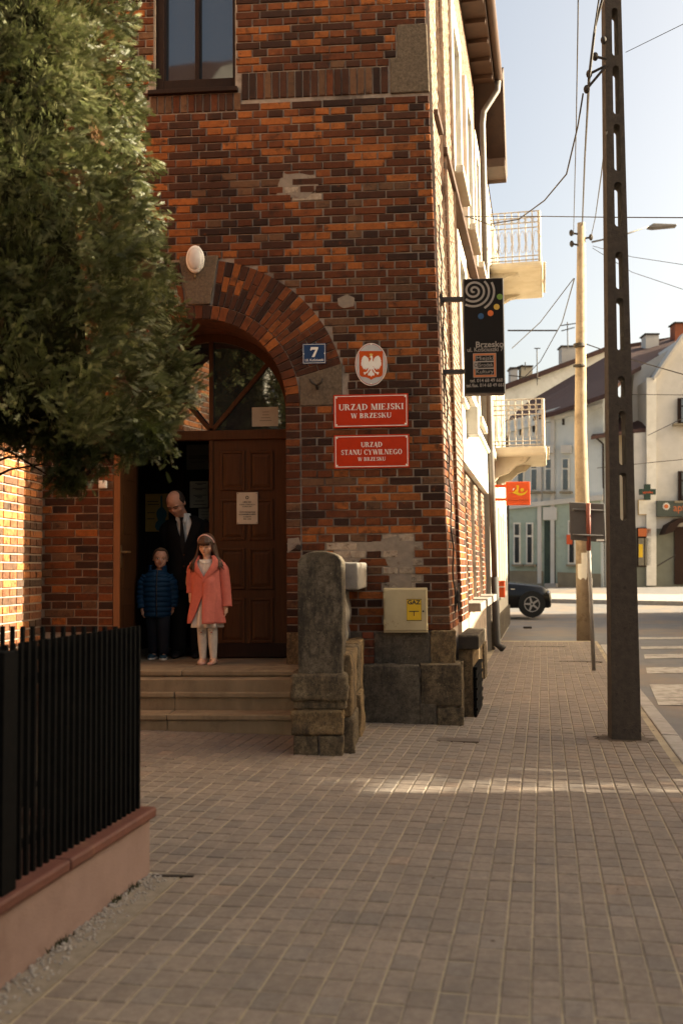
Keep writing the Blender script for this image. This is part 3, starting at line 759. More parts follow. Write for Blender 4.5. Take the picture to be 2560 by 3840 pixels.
# ================================================================== DOOR
YD = YW + .66
door = empty('door', (XC, YD, ZL), parent=hall)
xm = dY(484, 1300, YD).x; zt0 = dY(560, 1010, YD).z; zt1 = dY(560, 988, YD).z; xr = XC + RI
xl = XC - RI
leaf = MB(); leaf.box(xm + .004, xr - .04, YD, YD + .05, ZL + .01, zt0); lf = leaf.build('door_leaf', M['wood'], door, bevel=.004)
def dr(x0, y0, x1, y1): a, b = onY(x0, y0, YD), onY(x1, y1, YD); return a.x, b.x, b.z, a.z
ring = MB()
for (ya, yb) in ((1701, 1828), (1882, 2015), (2066, 2200), (2252, 2400)):
    for (xa, xb_) in ((836, 910), (943, 1016)):
        a, b, c, d = dr(xa, ya, xb_, yb); e = .028
        mb = MB()                                     # moulded surround
        for q in ((a - e, a, c - e, d + e), (b, b + e, c - e, d + e), (a, b, c - e, c), (a, b, d, d + e)): mb.box(q[0], q[1], YD - .016, YD + .004, q[2], q[3])
        mo = mb.build('panel_moulding', M['wood'], door, bevel=.006)
        f = .035; mb = MB()
        mb.add([(a, YD - .002, c), (b, YD - .002, c), (b, YD - .002, d), (a, YD - .002, d), (a + f, YD - .014, c + f), (b - f, YD - .014, c + f), (b - f, YD - .014, d - f), (a + f, YD - .014, d - f)],
               [(4, 5, 6, 7), (0, 1, 5, 4), (1, 2, 6, 5), (2, 3, 7, 6), (3, 0, 4, 7)])
        mb.build('door_panel', M['wood'], door)
MB().box(xm + .03, xr - .06, YD - .012, YD, ZL + .012, ZL + .16).build('kick_board', M['wood_dark'], door, bevel=.003)
MB().box(xm - .012, xm + .03, YD - .018, YD + .0, ZL + .02, zt0).build('meeting_strip', M['wood'], door, bevel=.004)
fr = MB(); fr.box(xr - .04, xr, YD - .03, YD + .06, ZL, zt0); fr.box(xl, xl + .055, YD - .03, YD + .06, ZL, zt0); fr.build('door_post', M['wood_dark'], door, bevel=.004)
tr = MB(); tr.box(xl, xr, YD - .035, YD + .07, zt0, zt1); tr.build('transom_bar', M['wood'], door, bevel=.01)
# fanlight
fan = empty('fanlight', (XC, YD, zt1), parent=door)
rg = MB(); nA = 36; aw = .085
inn = []; zb = zt1
import itertools
R1, R2 = RI + .01, RI - aw
ring_v = []
for i in range(nA + 1):
    an = math.pi * i / nA
    for r in (R1, R2):
        for y in (YD - .035, YD + .05): ring_v.append((XC + r * math.cos(an), y, ZC + r * math.sin(an)))
rg.v = ring_v
for i in range(nA):
    a = i * 4; b = a + 4
    rg.f += [(a, b, b + 2, a + 2), (a + 1, a + 3, b + 3, b + 1), (a + 2, b + 2, b + 3, a + 3), (a, a + 1, b + 1, b)]
rg.box(XC - RI - .01, XC - RI + aw, YD - .035, YD + .05, zt1, ZC); rg.box(XC + RI - aw, XC + RI + .01, YD - .035, YD + .05, zt1, ZC)
rg.build('fanlight_frame', M['wood'], fan)
hub = Vector((dY(486, 995, YD).x, YD - .02, zt1 - .01))
def bar(p, q, wd=.045, dp=.05):
    p, q = Vector(p), Vector(q); d = (q - p).normalized(); s_ = d.cross(Vector((0, 1, 0))).normalized()
    return MB().obox(p - s_ * wd / 2, d, s_, Vector((0, 1, 0)), (q - p).length, wd, dp)
def toarc(an):
    d = Vector((math.cos(an), 0, math.sin(an)))
    t = 0.05
    while True:
        p = hub + d * t
        if (p.x - XC) ** 2 + (p.z - ZC) ** 2 > (RI - .05) ** 2 and p.z > ZC or t > 2 or abs(p.x - XC) > RI - .05: return p
        t += .01
for an in (49.5, 90, 130.5): bar(hub, toarc(rad(an))).build('glazing_bar', M['wood'], fan, bevel=.004)
angs = [0.001, rad(49.5), rad(90), rad(130.5), math.pi - .001]
for i in range(4):
    pts = [hub.copy()]
    for s_ in range(13):
        p = toarc(angs[i] + (angs[i + 1] - angs[i]) * s_ / 12); pts.append(p)
    tl = .15 if i >= 2 else 0.0                        # two left panes tilted so they mirror the sunlit wing wall
    MB().prism([Vector((p.x, YD + .012 + .0005 * i + tl * max(0, hub.x - p.x), max(p.z, zt1 - .01))) for p in pts], (0, .005, 0)).build('pane', M['glass'], fan)
M['paper'] = pm('paper', (0.62, 0.58, 0.5), (0.55, 0.5, 0.42), 6, 0.9, 0.1, 50)
M['ink'] = flat('ink', (0.03, 0.028, 0.026), 0.8)
# open left leaf
lo = MB(); lo.box(xl + .012, xl + .058, YW + .03, YD - .03, ZL + .01, zt0)
ol = lo.build('open_door_leaf', M['wood'], door, bevel=.004); ol['label'] = 'left leaf swung open into the doorway'
mb = MB()
for i in range(4):
    zA = ZL + .18 + i * .56
    mb.box(xl + .058, xl + .064, YW + .16, YD - .15, zA, zA + .4)
mb.build('leaf_panel', M['wood'], ol, bevel=.003)
MB().box(xl + .0, xl + .07, YW + .012, YW + .03, ZL + .01, zt0).build('leaf_edge', M['wood_edge'], ol, bevel=.004)
zh = dY(290, 1267, YW).z
M['brass'] = flat('brass', (0.5, 0.36, 0.2), 0.35, 0.9)
mb = MB(); mb.tube([(xl + .058, YW + .09, zh), (xl + .115, YW + .09, zh), (xl + .12, YW + .2, zh)], .011, 8); mb.box(xl + .058, xl + .063, YW + .07, YW + .11, zh - .16, zh + .07); mb.build('handle', M['brass'], ol)
mb = MB(); mb.tube([(xl + .012, YW + .06, zh), (xl - .03, YW + .05, zh), (xl - .032, YW + .0, zh)], .011, 8); mb.build('handle', M['brass'], ol)
# vestibule
YV = YD + 1.45
v = empty('vestibule', (XC, YD + .8, ZL), parent=hall)
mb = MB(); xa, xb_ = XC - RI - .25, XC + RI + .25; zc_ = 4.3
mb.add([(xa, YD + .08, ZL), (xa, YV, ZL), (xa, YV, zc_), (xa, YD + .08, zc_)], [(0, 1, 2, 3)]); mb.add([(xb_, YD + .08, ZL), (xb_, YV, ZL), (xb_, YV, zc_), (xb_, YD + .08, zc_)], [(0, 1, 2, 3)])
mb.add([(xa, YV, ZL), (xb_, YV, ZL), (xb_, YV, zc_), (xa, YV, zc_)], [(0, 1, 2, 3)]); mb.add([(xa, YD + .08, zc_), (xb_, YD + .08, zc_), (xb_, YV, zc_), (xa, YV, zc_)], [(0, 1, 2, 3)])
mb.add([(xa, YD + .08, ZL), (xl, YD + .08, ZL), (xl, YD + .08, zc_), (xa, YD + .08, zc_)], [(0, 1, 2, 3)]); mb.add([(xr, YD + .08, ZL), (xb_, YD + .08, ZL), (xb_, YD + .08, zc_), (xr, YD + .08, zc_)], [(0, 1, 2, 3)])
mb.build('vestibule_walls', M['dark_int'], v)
mb = MB(); xv0, xv1 = dY(326, 1200, YV).x, dY(500, 1200, YV).x
for q in ((xv0, xv0 + .07), ((xv0 + xv1) / 2 - .05, (xv0 + xv1) / 2 + .05), (xv1 - .07, xv1)): mb.box(q[0], q[1], YV - .05, YV - .002, ZL + .01, 3.1)
mb.build('inner_door_frame', M['wood_dark'], v)
# ================================================================== STEPS
YS = dG(500, 1683).y; TR = 0.27
steps = empty('stone_steps', (XC, YS, 0), 'three tan stone steps up to the wooden door between pillar and fence', 'steps')
xs0 = dY(215, 1600, YS).x; xs1 = dY(700, 1600, YS).x
zz = [onY(820, 2680, YS).z, onY(820, 2596, YS + TR).z, ZL]
zprev = -.08
for i in range(3):
    y0 = YS + TR * i; xj = onY((626, 655, 683)[i], 2600, y0).x
    yb = y0 + TR + .04 if i < 2 else YV
    for (a, b) in ((xs0, xj - .003), (xj + .003, xs1)):
        MB().box(a, b, y0 + .018, y0 + .2, zprev, zz[i] - .052).build('riser_slab', M['step'], steps, bevel=.004)
        MB().box(a, b, y0 - .008, yb if i < 2 else YW + .02, zz[i] - .05, zz[i]).build('tread_slab', M['step'], steps, bevel=.012)
    zprev = zz[i] - .001
MB().box(XC - RI - .3, XC + RI + .3, YW + .022, YV + .2, ZL - .05, ZL - .001).build('landing_slab', M['step'], steps)
mb = MB(); mb.box(xs0, xs1, YS + .3, YW, -.08, ZL - .06); mb.build('step_core', M['step'], steps)
# ================================================================== STAIR PILLAR AND PARAPET
gp_ = dG(735, 1735); YPI = gp_.y
XP = lambda px, Y=YPI: dY(px, 1500, Y).x
ZP = lambda py, Y=YPI: dY(735, py, Y).z
pil = empty('stone_pillar', gp_, 'round topped weathered stone pillar with mossy base beside the steps', 'pillar')
zb0 = gz(gp_.x, gp_.y) - .05
yF = YPI + .035; px0, px1 = XP(684, yF), XP(787, yF)
prof = [(px0, ZP(1552, yF)), (px1, ZP(1552, yF)), (px1 + .0, ZP(1290, yF))]
for s_ in range(1, 12):
    t = s_ / 12; prof.append((px1 + (px0 - px1) * t, ZP(1290, yF) + (ZP(1265, yF) - ZP(1290, yF)) * math.sin(math.pi * t) ** .5))
prof.append((px0, ZP(1290, yF)))
m_ = MB(); m_.prism([Vector((x, yF, z)) for x, z in prof], (0, .33, 0)); sh = m_.build('pillar_shaft', M['shaft'], pil, bevel=.012, seg=3)
rough('base_block', box8(XP(669) - .005, XP(797) + .0, YPI - .02, YPI + .44, ZP(1612), ZP(1547)), M['stone'], pil, .016, 6, 41, .05)
rough('base_block', box8(XP(672), XP(793), YPI + .005, YPI + .43, ZP(1629), ZP(1612) + .01), M['stone'], pil, .010, 4, 42, .015)
rough('base_stone', box8(XP(668), XP(786), YPI - .008, YPI + .42, ZP(1688), ZP(1632)), M['stone_warm'], pil, .016, 6, 43, .03)
rough('base_stone', box8(XP(672), XP(728), YPI, YPI + .42, zb0, ZP(1691)), M['stone'], pil, .012, 5, 44, .02)
rough('base_stone', box8(XP(731), XP(786), YPI - .004, YPI + .42, zb0, ZP(1691)), M['stone'], pil, .014, 5, 45, .02)
MB().box(XP(672) + .03, XP(786) - .03, YPI + .04, YPI + .40, -.1, ZP(1560)).build('mortar_core', M['mortar'], pil)
par = empty('stair_parapet', (px1, YW - .8, 0), 'low stone stair parapet with pale coping and balusters joining pillar to wall', 'parapet')
xq0, xq1 = px0 + .03, px1 + .02
zc0, zc1 = dY(815, 1350, YW - .3).z, dY(815, 1293, YW - .3).z
yA, yB_ = yF + .335, YW - .012
rough('coping', box8(xq0 - .04, xq1 + .07, yA + .25, yB_, zc0, zc1), M['coping'], par, .006, 4, 51, .03)
zbase = dY(815, 1472, YW - .4).z
for i in range(6):
    yy = yA + .12 + i * (yB_ - yA - .2) / 5
    m_ = MB(); xc_ = (xq0 + xq1) / 2 + .03
    rr = [.05, .05, .035, .06, .065, .045, .04, .05]; m_.tube([(xc_, yy, zbase + (zc0 - zbase) * j / 7) for j in range(8)], rr, 10); m_.build('baluster', M['coping'], par, smooth=True)
zl_, yl = zb0, yA
for i, (ya, yb) in enumerate(((yA - .25, yA + .5), (yA + .5, yA + .95), (yA + .95, yB_ - .02))):
    zcut = .28 + .1 * (i % 2)
    rough('parapet_stone', box8(xq0, xq1 + .05 + .02 * (i % 2), ya + .008, yb - .008, -.12, zcut), M['stone_warm'] if i % 2 else M['stone'], par, .018, 5, 60 + i, .03)
    rough('parapet_stone', box8(xq0, xq1 + .04, ya + .008, yb - .008, zcut + .012, zbase), M['stone'] if i % 2 else M['stone_warm'], par, .018, 5, 70 + i, .03)
# ================================================================== LETTERING
def sans(body, size, mat, parent, o, ux, uz, align='LEFT', depth=.0012, bold=0.0, name='lettering', width=None):
    cu = bpy.data.curves.new('t', 'FONT'); cu.body = body; cu.size = size; cu.align_x = align; cu.offset = bold; cu.extrude = depth; cu.resolution_u = 3
    to = bpy.data.objects.new('t', cu); COL.objects.link(to)
    dg = bpy.context.evaluated_depsgraph_get(); me = bpy.data.meshes.new_from_object(to.evaluated_get(dg)); 
    bpy.data.objects.remove(to)
    xs_ = [v.co.x for v in me.vertices]
    k = 1.0
    if width and xs_: k = width / (max(xs_) - min(xs_))
    ux, uz, o = Vector(ux), Vector(uz), Vector(o); n = ux.cross(uz)
    for v in me.vertices: v.co = o + ux * (v.co.x * k) + uz * v.co.y + n * v.co.z
    me.materials.clear(); return link_mesh(name, me, mat, parent)
T_, t_, s_f = .20, .07, .075
def R_(x0, y0, x1, y1): return [(x0, y0), (x1, y0), (x1, y1), (x0, y1)]
def stem(x, top=True, bot=True, w=T_, y0=0, y1=1, s=s_f):
    o = [R_(x, y0, x + w, y1)]
    if bot: o.append(R_(x - s, y0, x + w + s, y0 + t_))
    if top: o.append(R_(x - s, y1 - t_, x + w + s, y1))
    return o
def diag(x0, y0, x1, y1, w): return [[(x0, y0), (x0 + w, y0), (x1 + w, y1), (x1, y1)]]
def arc(cx, cy, rx, ry, a0, a1, wx, wy, n=14):
    o = []
    for i in range(n):
        p, q = rad(a0 + (a1 - a0) * i / n), rad(a0 + (a1 - a0) * (i + 1) / n)
        o.append([(cx + rx * math.cos(p), cy + ry * math.sin(p)), (cx + rx * math.cos(q), cy + ry * math.sin(q)), (cx + (rx - wx) * math.cos(q), cy + (ry - wy) * math.sin(q)), (cx + (rx - wx) * math.cos(p), cy + (ry - wy) * math.sin(p))])
    return o
def serif_at(x, w, y, s=s_f): return [R_(x - s, y, x + w + s, y + t_)]
S_ = .07
GL = {
 'I': (.35, stem(.075)),
 'U': (.86, stem(.075, True, False, T_, .3) + stem(.70, True, False, t_ + .02, .3) + arc(.4325, .3, .3575, .32, 180, 360, .17, .09)),
 'R': (.86, stem(.075) + arc(.30, .745, .37, .255, -90, 90, .19, .07) + [R_(.27, .93, .32, 1), R_(.27, .49, .32, .56)] + diag(.62, 0, .36, .5, .22) + serif_at(.66, .14, 0, .03)),
 'Z': (.74, [R_(.05, .93, .69, 1), R_(.05, 0, .71, t_), R_(.05, .78, .09, 1), R_(.67, 0, .71, .24)] + diag(.06, .03, .45, .97, .24)),
 'A': (.88, diag(.08, 0, .40, 1, .075) + diag(.56, 0, .36, 1, .22) + [R_(.22, .28, .62, .35)] + serif_at(.07, .08, 0) + serif_at(.6, .16, 0, .05)),
 'D': (.90, stem(.075) + arc(.30, .5, .54, .5, -90, 90, .2, .07, 18) + [R_(.27, .93, .32, 1), R_(.27, 0, .32, t_)]),
 'M': (1.08, stem(.1, True, True, .07) + stem(.78, True, True, T_) + diag(.44, 0, .1, 1, .21) + diag(.5, 0, .78, 1, .07)),
 'E': (.76, stem(.075) + [R_(.2, .93, .69, 1), R_(.2, 0, .7, t_), R_(.2, .47, .52, .54), R_(.65, .76, .69, 1), R_(.66, 0, .7, .26), R_(.49, .38, .53, .63)]),
 'J': (.56, stem(.24, True, False, T_, .2) + arc(.24, .2, .2, .24, 180, 360, .1, .09)),
 'S': (.64, arc(.32, .735, .26, .265, 20, 262, .17, .07) + arc(.32, .265, .27, .265, -160, 82, .17, .07) + [[(.2, .6), (.3, .47), (.48, .4), (.36, .54)], R_(.53, .7, .57, .98), R_(.06, .03, .1, .32)]),
 'K': (.90, stem(.075) + diag(.26, .40, .66, 1, .075) + diag(.62, 0, .36, .58, .21) + serif_at(.64, .1, .93, .05) + serif_at(.66, .14, 0, .03)),
 'W': (1.2, diag(.28, 0, .05, 1, .2) + diag(.36, 0, .58, 1, .07) + diag(.76, 0, .5, 1, .2) + diag(.84, 0, 1.06, 1, .07) + serif_at(.06, .14, .93, .04) + serif_at(.5, .14, .93, .04) + serif_at(1.06, .05, .93, .05)),
 'B': (.80, stem(.075) + arc(.32, .745, .34, .255, -90, 90, .19, .07) + arc(.32, .26, .40, .26, -90, 90, .2, .07) + [R_(.27, .93, .34, 1), R_(.27, 0, .34, t_), R_(.27, .47, .34, .54)]),
 'T': (.76, stem(.28, False, True) + [R_(.04, .93, .72, 1), R_(.04, .74, .08, 1), R_(.68, .74, .72, 1)]),
 'N': (.92, stem(.1, True, True, .07) + stem(.74, True, False, .07) + diag(.6, 0, .1, 1, .21)),
 'C': (.80, arc(.44, .5, .40, .52, 38, 322, .2, .07, 20) + [R_(.70, .68, .74, 1), R_(.72, .1, .75, .3)]),
 'Y': (.88, stem(.34, False, True, T_, 0, .48) + diag(.33, .42, .06, 1, .21) + diag(.44, .42, .7, 1, .07) + serif_at(.07, .14, .93, .05) + serif_at(.7, .05, .93, .06)),
 'L': (.74, stem(.075) + [R_(.2, 0, .68, t_), R_(.64, 0, .68, .28)]),
 'G': (.90, arc(.44, .5, .40, .52, 42, 318, .2, .07, 20) + stem(.62, False, False, .2, .02, .42) + [R_(.52, .37, .88, .43), R_(.70, .7, .74, 1)]),
 'O': (.90, arc(.45, .5, .41, .52, 0, 360, .2, .07, 26)),
 ' ': (.35, []),
}
GL['Ą'] = (GL['A'][0], GL['A'][1] + [[(.70, .02), (.78, .02), (.72, -.1), (.64, -.1)], [(.64, -.08), (.73, -.08), (.80, -.2), (.70, -.22)], [(.70, -.22), (.80, -.2), (.86, -.17), (.85, -.22)]])
def serif(text, h, mat, parent, c, ux, uz, depth=.0015, fit=None, name='lettering'):
    adv = sum(GL[ch][0] + .05 for ch in text) - .05; k = h
    kx = (fit / adv) if fit else h
    ux, uz, c = Vector(ux), Vector(uz), Vector(c); n = ux.cross(uz); x = -adv / 2; mb = MB(); i = 0
    for ch in text:
        w_, polys = GL[ch]
        for P in polys:
            i += 1; lift = (i % 7) * .00006
            pts = [c + ux * ((x + p[0]) * kx) + uz * (p[1] * k) + n * lift for p in P]
            mb.prism(pts, n * depth)
        x += w_ + .05
    return mb.build(name, mat, parent)
EXV, EZV = Vector((1, 0, 0)), Vector((0, 0, 1))
M['red_enamel'] = flat('red_enamel', (0.46, 0.028, 0.004), 0.5, spec=.15)
M['white_paint'] = flat('white_paint', (0.78, 0.74, 0.68), 0.45)
M['blue_enamel'] = flat('blue_enamel', (0.012, 0.04, 0.11), 0.5, spec=.15)
M['silver'] = flat('silver_enamel', (0.42, 0.42, 0.42), 0.4)
M['orange_red'] = flat('shield_red', (0.52, 0.07, 0.005), 0.5, spec=.15)
M['gold'] = flat('gold_paint', (0.7, 0.5, 0.12), 0.4)
def plate_frame(name, x0, y0, x1, y1, label, cat, mat, border=.008, inset=.012, thick=.012, Y=None, skew=True):
    """sign plate on the wall from its photo corners (src px)"""
    Y = Y or YW - .006
    a, b, c_ = onY(x0, y0, Y), onY(x1, y1, Y), None
    X0, X1, Z1, Z0 = a.x, b.x, a.z, b.z
    root = empty(name, ((X0 + X1) / 2, Y, Z0), label, cat)
    MB().box(X0, X1, Y - thick, Y, Z0, Z1).build('plate', mat, root, bevel=.003)
    mb = MB(); yf = Y - thick
    if border:
        i0, i1 = inset, inset + border
        for q in ((X0 + i0, X1 - i0, Z1 - i1, Z1 - i0), (X0 + i0, X1 - i0, Z0 + i0, Z0 + i1), (X0 + i0, X0 + i1, Z0 + i1, Z1 - i1), (X1 - i1, X1 - i0, Z0 + i1, Z1 - i1)):
            mb.box(q[0], q[1], yf - .0012, yf + .001, q[2], q[3])
        mb.build('border', M['white_paint'], root)
    return root, X0, X1, Z0, Z1, yf
def screw(root, x, y, z, r=.008, m=None): MB().ell((x, y, z), (r, r * .6, r), 10, 6).build('screw', m or M['white_paint'], root, smooth=True)
TL = lambda px, py, Y: onY(px, py, Y)
def red_plate(x0, y0, x1, y1, lines, label):
    root, X0, X1, Z0, Z1, yf = plate_frame('office_sign', x0, y0, x1, y1, label, 'sign', M['red_enamel'], .007, .014, .014)
    for (txt, px, py, h, wd) in lines:
        s = 3733 / 9.75; c = onY(px, py, yf)
        serif(txt, h / s, M['white_paint'], root, (c.x, yf - .0002, c.z), EXV, EZV, fit=wd / s)
    for x in (X0 + .03, X1 - .03):
        for z in (Z0 + .03, Z1 - .03): screw(root, x, yf - .003, z, .0085)
    root['group'] = 'red office plates beside the arch'
    return root
s1 = red_plate(1250, 1482, 1531, 1601, [('URZĄD MIEJSKI', 1390.5, 1536.5, 22.5, 244), ('W BRZESKU', 1390.5, 1567, 18.5, 152)], 'upper red enamel plate with white text URZĄD MIEJSKI')
s2 = red_plate(1252, 1633, 1535, 1754, [('URZĄD', 1393, 1676, 18.5, 80), ('STANU CYWILNEGO', 1392.5, 1704.5, 19, 229), ('W BRZESKU', 1393, 1728, 14, 104)], 'lower red enamel plate with white text URZĄD STANU CYWILNEGO')
# house number
root, X0, X1, Z0, Z1, yf = plate_frame('house_number_plate', 1134, 1290, 1222, 1364, 'blue enamel house number plate with white 7 above the impost stone', 'sign', M['blue_enamel'], .004, .007, .01)
def pxpoly(pts, y, depth, mat, name, root):
    P = [onY(x, yy, y) for x, yy in pts]; return MB().prism([Vector((p.x, y, p.z)) for p in P], (0, -depth, 0)).build(name, mat, root)
k_ = 600 / 1568
f7 = lambda l: [(1000 + x * k_, 1250 + y * k_) for x, y in l]
pxpoly(f7([(425,165),(432,135),(505,135),(503,150),(468,232),(440,232),(478,160),(445,160),(432,170)]), yf, .0015, M['white_paint'], 'numeral', root)
p = onY(1144, 1355, yf); sans('Ul. Kościuszki', .033, M['white_paint'], root, (p.x, yf - .0002, p.z), EXV, EZV, width=70 / 383, bold=.0006)
for x in (X0 + .012, X1 - .012): screw(root, x, yf - .001, (Z0 + Z1) / 2, .007)
# oval eagle shield
ov = empty('emblem_shield', onY(1391, 1447, YW - .01), 'oval silver plaque with white crowned eagle on a red shield', 'emblem')
e0 = onY(1391, 1367, YW - .01); ea, eb = (1451.5 - 1331) / 2 / 383, (1447 - 1285) / 2 / 383
def oval(a, b, y0, y1, n=48): return MB().prism([Vector((e0.x + a * math.cos(2 * math.pi * i / n), y0, e0.z + b * math.sin(2 * math.pi * i / n))) for i in range(n)], (0, y1 - y0, 0))
yo = YW - .022
oval(ea, eb, yo, YW - .004).build('rim', M['white_paint'], ov); oval(ea * .955, eb * .968, yo - .001, yo).build('rim_line', M['red_enamel'], ov); oval(ea * .925, eb * .945, yo - .002, yo - .001).build('plaque', M['silver'], ov)
ke = 180 / 1568
def ep(pts, d, mat, nm):
    P = [onY(1300 + x * ke, 1260 + y * ke, yo) for x, y in pts]
    return MB().prism([Vector((p.x, yo - d, p.z)) for p in P], (0, -.0012, 0)).build(nm, mat, ov)
shp = [(405,495),(1175,490),(1175,1200),(1160,1280),(1120,1320),(1060,1338),(960,1350),(870,1385),(795,1435),(720,1385),(630,1350),(520,1338),(460,1320),(420,1280),(408,1200)]
ep(shp, .002, M['orange_red'], 'shield')
def mir(l): return [(1590 - x, y) for x, y in l]
wing_l = [(770,860),(715,830),(718,780),(690,720),(650,680),(600,650),(545,650),(530,690),(500,700),(505,735),(480,750),(490,785),(465,805),(485,835),(460,860),(480,885),(455,910),(475,935),(455,965),(500,970),(490,1010),(520,1010),(505,1050),(545,1045),(530,1085),(570,1085),(600,1050),(605,1110),(640,1090),(660,1040),(670,1080),(700,1040),(720,1000),(770,960)]
ep(wing_l, .0034, M['white_paint'], 'eagle_wing'); ep(mir(wing_l), .0034, M['white_paint'], 'eagle_wing')
ep([(775,700),(765,660),(800,640),(840,670),(848,740),(840,800),(870,850),(860,950),(850,1010),(830,1060),(800,1080),(770,1080),(745,1040),(720,1000),(710,930),(725,860),(760,800),(790,750)], .0036, M['white_paint'], 'eagle_body')
leg = [(720,1000),(690,1100),(680,1120),(640,1180),(550,1180),(540,1210),(560,1225),(560,1250),(590,1270),(620,1225),(680,1200),(730,1120),(780,1060)]
ep(leg, .0035, M['white_paint'], 'eagle_leg'); ep(mir(leg), .0035, M['white_paint'], 'eagle_leg')
ep([(770,1070),(820,1070),(820,1130),(850,1160),(840,1185),(880,1200),(905,1250),(890,1300),(860,1290),(830,1290),(795,1335),(760,1290),(730,1290),(700,1300),(685,1250),(710,1200),(750,1185),(740,1160),(770,1130)], .0037, M['white_paint'], 'eagle_tail')
ep([(740,620),(735,580),(765,590),(790,565),(815,590),(850,585),(840,640),(800,650),(760,640)], .0038, M['gold'], 'crown'); ep([(770,670),(740,680),(720,715),(770,710)], .0038, M['gold'], 'beak')
for py in (1291, 1438):
    p = onY(1391, py, yo); screw(ov, p.x, yo - .003, p.z, .007)
# oval lamp on the keystone
lp = empty('wall_lamp', dY(448, 595, YW - .03), 'oval white bulkhead lamp fixed on the keystone of the arch', 'lamp')
c = dY(448, 595, YW - .05); la, lb = .092, .14
mb = MB()
for i in range(28):
    pass
R = []
for r_, y in ((1.0, YW - .02), (1.0, YW - .05), (.93, YW - .062), (.80, YW - .064)):
    R.append([(c.x + la * r_ * math.cos(2 * math.pi * i / 28), y, c.z + lb * r_ * math.sin(2 * math.pi * i / 28)) for i in range(28)])
mb.rings(R, True, False).build('lamp_rim', M['white_paint'], lp, smooth=True)
mb = MB(); R = []
for j in range(7):
    a = rad(90 * j / 6.3); R.append([(c.x + la * .82 * math.cos(a) * math.cos(2 * math.pi * i / 28), YW - .06 - .04 * math.sin(a), c.z + lb * .82 * math.cos(a) * math.sin(2 * math.pi * i / 28)) for i in range(28)])
mb.rings(R, False, True).build('lamp_glass', flat('opal_glass', (.6, .56, .52), .2), lp, smooth=True)
p = dY(448, 632, YW - .05); MB().box(p.x - .008, p.x + .008, YW - .05, YW - .02, p.z - .02, p.z + .005).build('lamp_clip', M['brass'], lp)
# iron hook in the impost stone
M['iron'] = pm('wrought_iron', (.025, .02, .017), (.04, .028, .02), 20, .7, .4)
hk = empty('iron_hook', dY(728, 890, YW), 'rusty forked iron hook fixed in the impost stone', 'hook')
c = dY(728, 880, YW - .03)
MB().tube([(c.x + .0, YW - .005, c.z - .05), (c.x, YW - .06, c.z - .03)], .014, 8).build('shank', M['iron'], hk)
MB().tube([(c.x, YW - .06, c.z - .03), (c.x - .05, YW - .065, c.z), (c.x - .068, YW - .066, c.z + .038)], .011, 8).build('prong', M['iron'], hk, smooth=True)
MB().tube([(c.x, YW - .06, c.z - .03), (c.x + .045, YW - .065, c.z), (c.x + .058, YW - .066, c.z + .038)], .011, 8).build('prong', M['iron'], hk, smooth=True)
# door plaque
pq = empty('door_plaque', onY(927, 1965, YD - .02), 'pale metal office plaque with small crest screwed on the closed door leaf', 'plaque')
a, b = onY(888, 1847, YD - .018), onY(967, 1965, YD - .018)
M['cream_metal'] = flat('cream_metal', (0.52, 0.45, 0.34), 0.4)
MB().box(a.x, b.x, YD - .026, YD - .017, b.z, a.z).build('plate', M['cream_metal'], pq, bevel=.002)
yq = YD - .026; wq = b.x - a.x; hq = a.z - b.z; xc_ = (a.x + b.x) / 2
MB().prism([Vector((xc_ + .018 * math.cos(2 * math.pi * i / 16), yq, a.z - .055 + .018 * math.sin(2 * math.pi * i / 16))) for i in range(16)], (0, -.001, 0)).build('crest', M['ink'], pq)
MB().prism([Vector((xc_ + x, yq - .0011, a.z - .055 + z)) for x, z in ((-.011, .008), (.011, .008), (.008, -.006), (0, -.013), (-.008, -.006))], (0, -.0008, 0)).build('crest', M['cream_metal'], pq)
for txt, f, h, wd in (('URZĄD', .335, .020, .4), ('STANU CYWILNEGO', .405, .0125, .76), ('W BRZESKU', .465, .0125, .44), ('STRONY', .64, .0125, .3)):
    serif(txt, h, M['ink'], pq, (xc_ if txt != 'STRONY' else xc_ - wq * .23, yq - .0001, a.z - hq * f), EXV, EZV, fit=wq * wd)
for txt, f, wd, x in (('PRZYJMOWANE', .645, .46, -.08), ('od poniedziałku do piątku', .71, .8, -.4), ('w godzinach', .785, .38, -.19), ('8.00 - 15.00', .86, .36, -.18)):
    sans(txt, .019, M['ink'], pq, (xc_ + wq * x, yq - .0001, a.z - hq * f), EXV, EZV, width=wq * wd, bold=.0004)
for x in (a.x + .012, b.x - .012):
    for z in (a.z - .012, b.z + .012): screw(pq, x, yq - .001, z, .005, M['iron'])
# papers behind the glass of the inner door, poster with a cello
def sheet_on(name, x0, y0, x1, y1, Y, mat, label, cat, lines=(), group=None):
    a, b = onY(x0, y0, Y), onY(x1, y1, Y); r = empty(name, (a.x, Y, b.z), label, cat, group)
    MB().box(a.x, b.x, Y - .003, Y, b.z, a.z).build('sheet', mat, r)
    hh = a.z - b.z; ww = b.x - a.x
    for i, (f, w0, w1) in enumerate(lines):
        MB().box(a.x + ww * w0, a.x + ww * w1, Y - .0045, Y - .003, a.z - hh * f - hh * .012, a.z - hh * f + hh * .008).build('text_line', M['ink'], r)
    return r, a, b
YQ = YV - .055
LN = [(.08, .3, .9), (.13, .4, .7), (.27, .15, .9), (.32, .3, .7), (.53, .2, .9), (.58, .3, .7), (.63, .4, .65), (.75, .3, .8), (.88, .2, .9)]
sheet_on('notice_sheet', 712, 1805, 781, 1903, YQ, M['paper'], 'printed notice sheet on the inner door just above the man\'s shoulder', 'paper', LN)
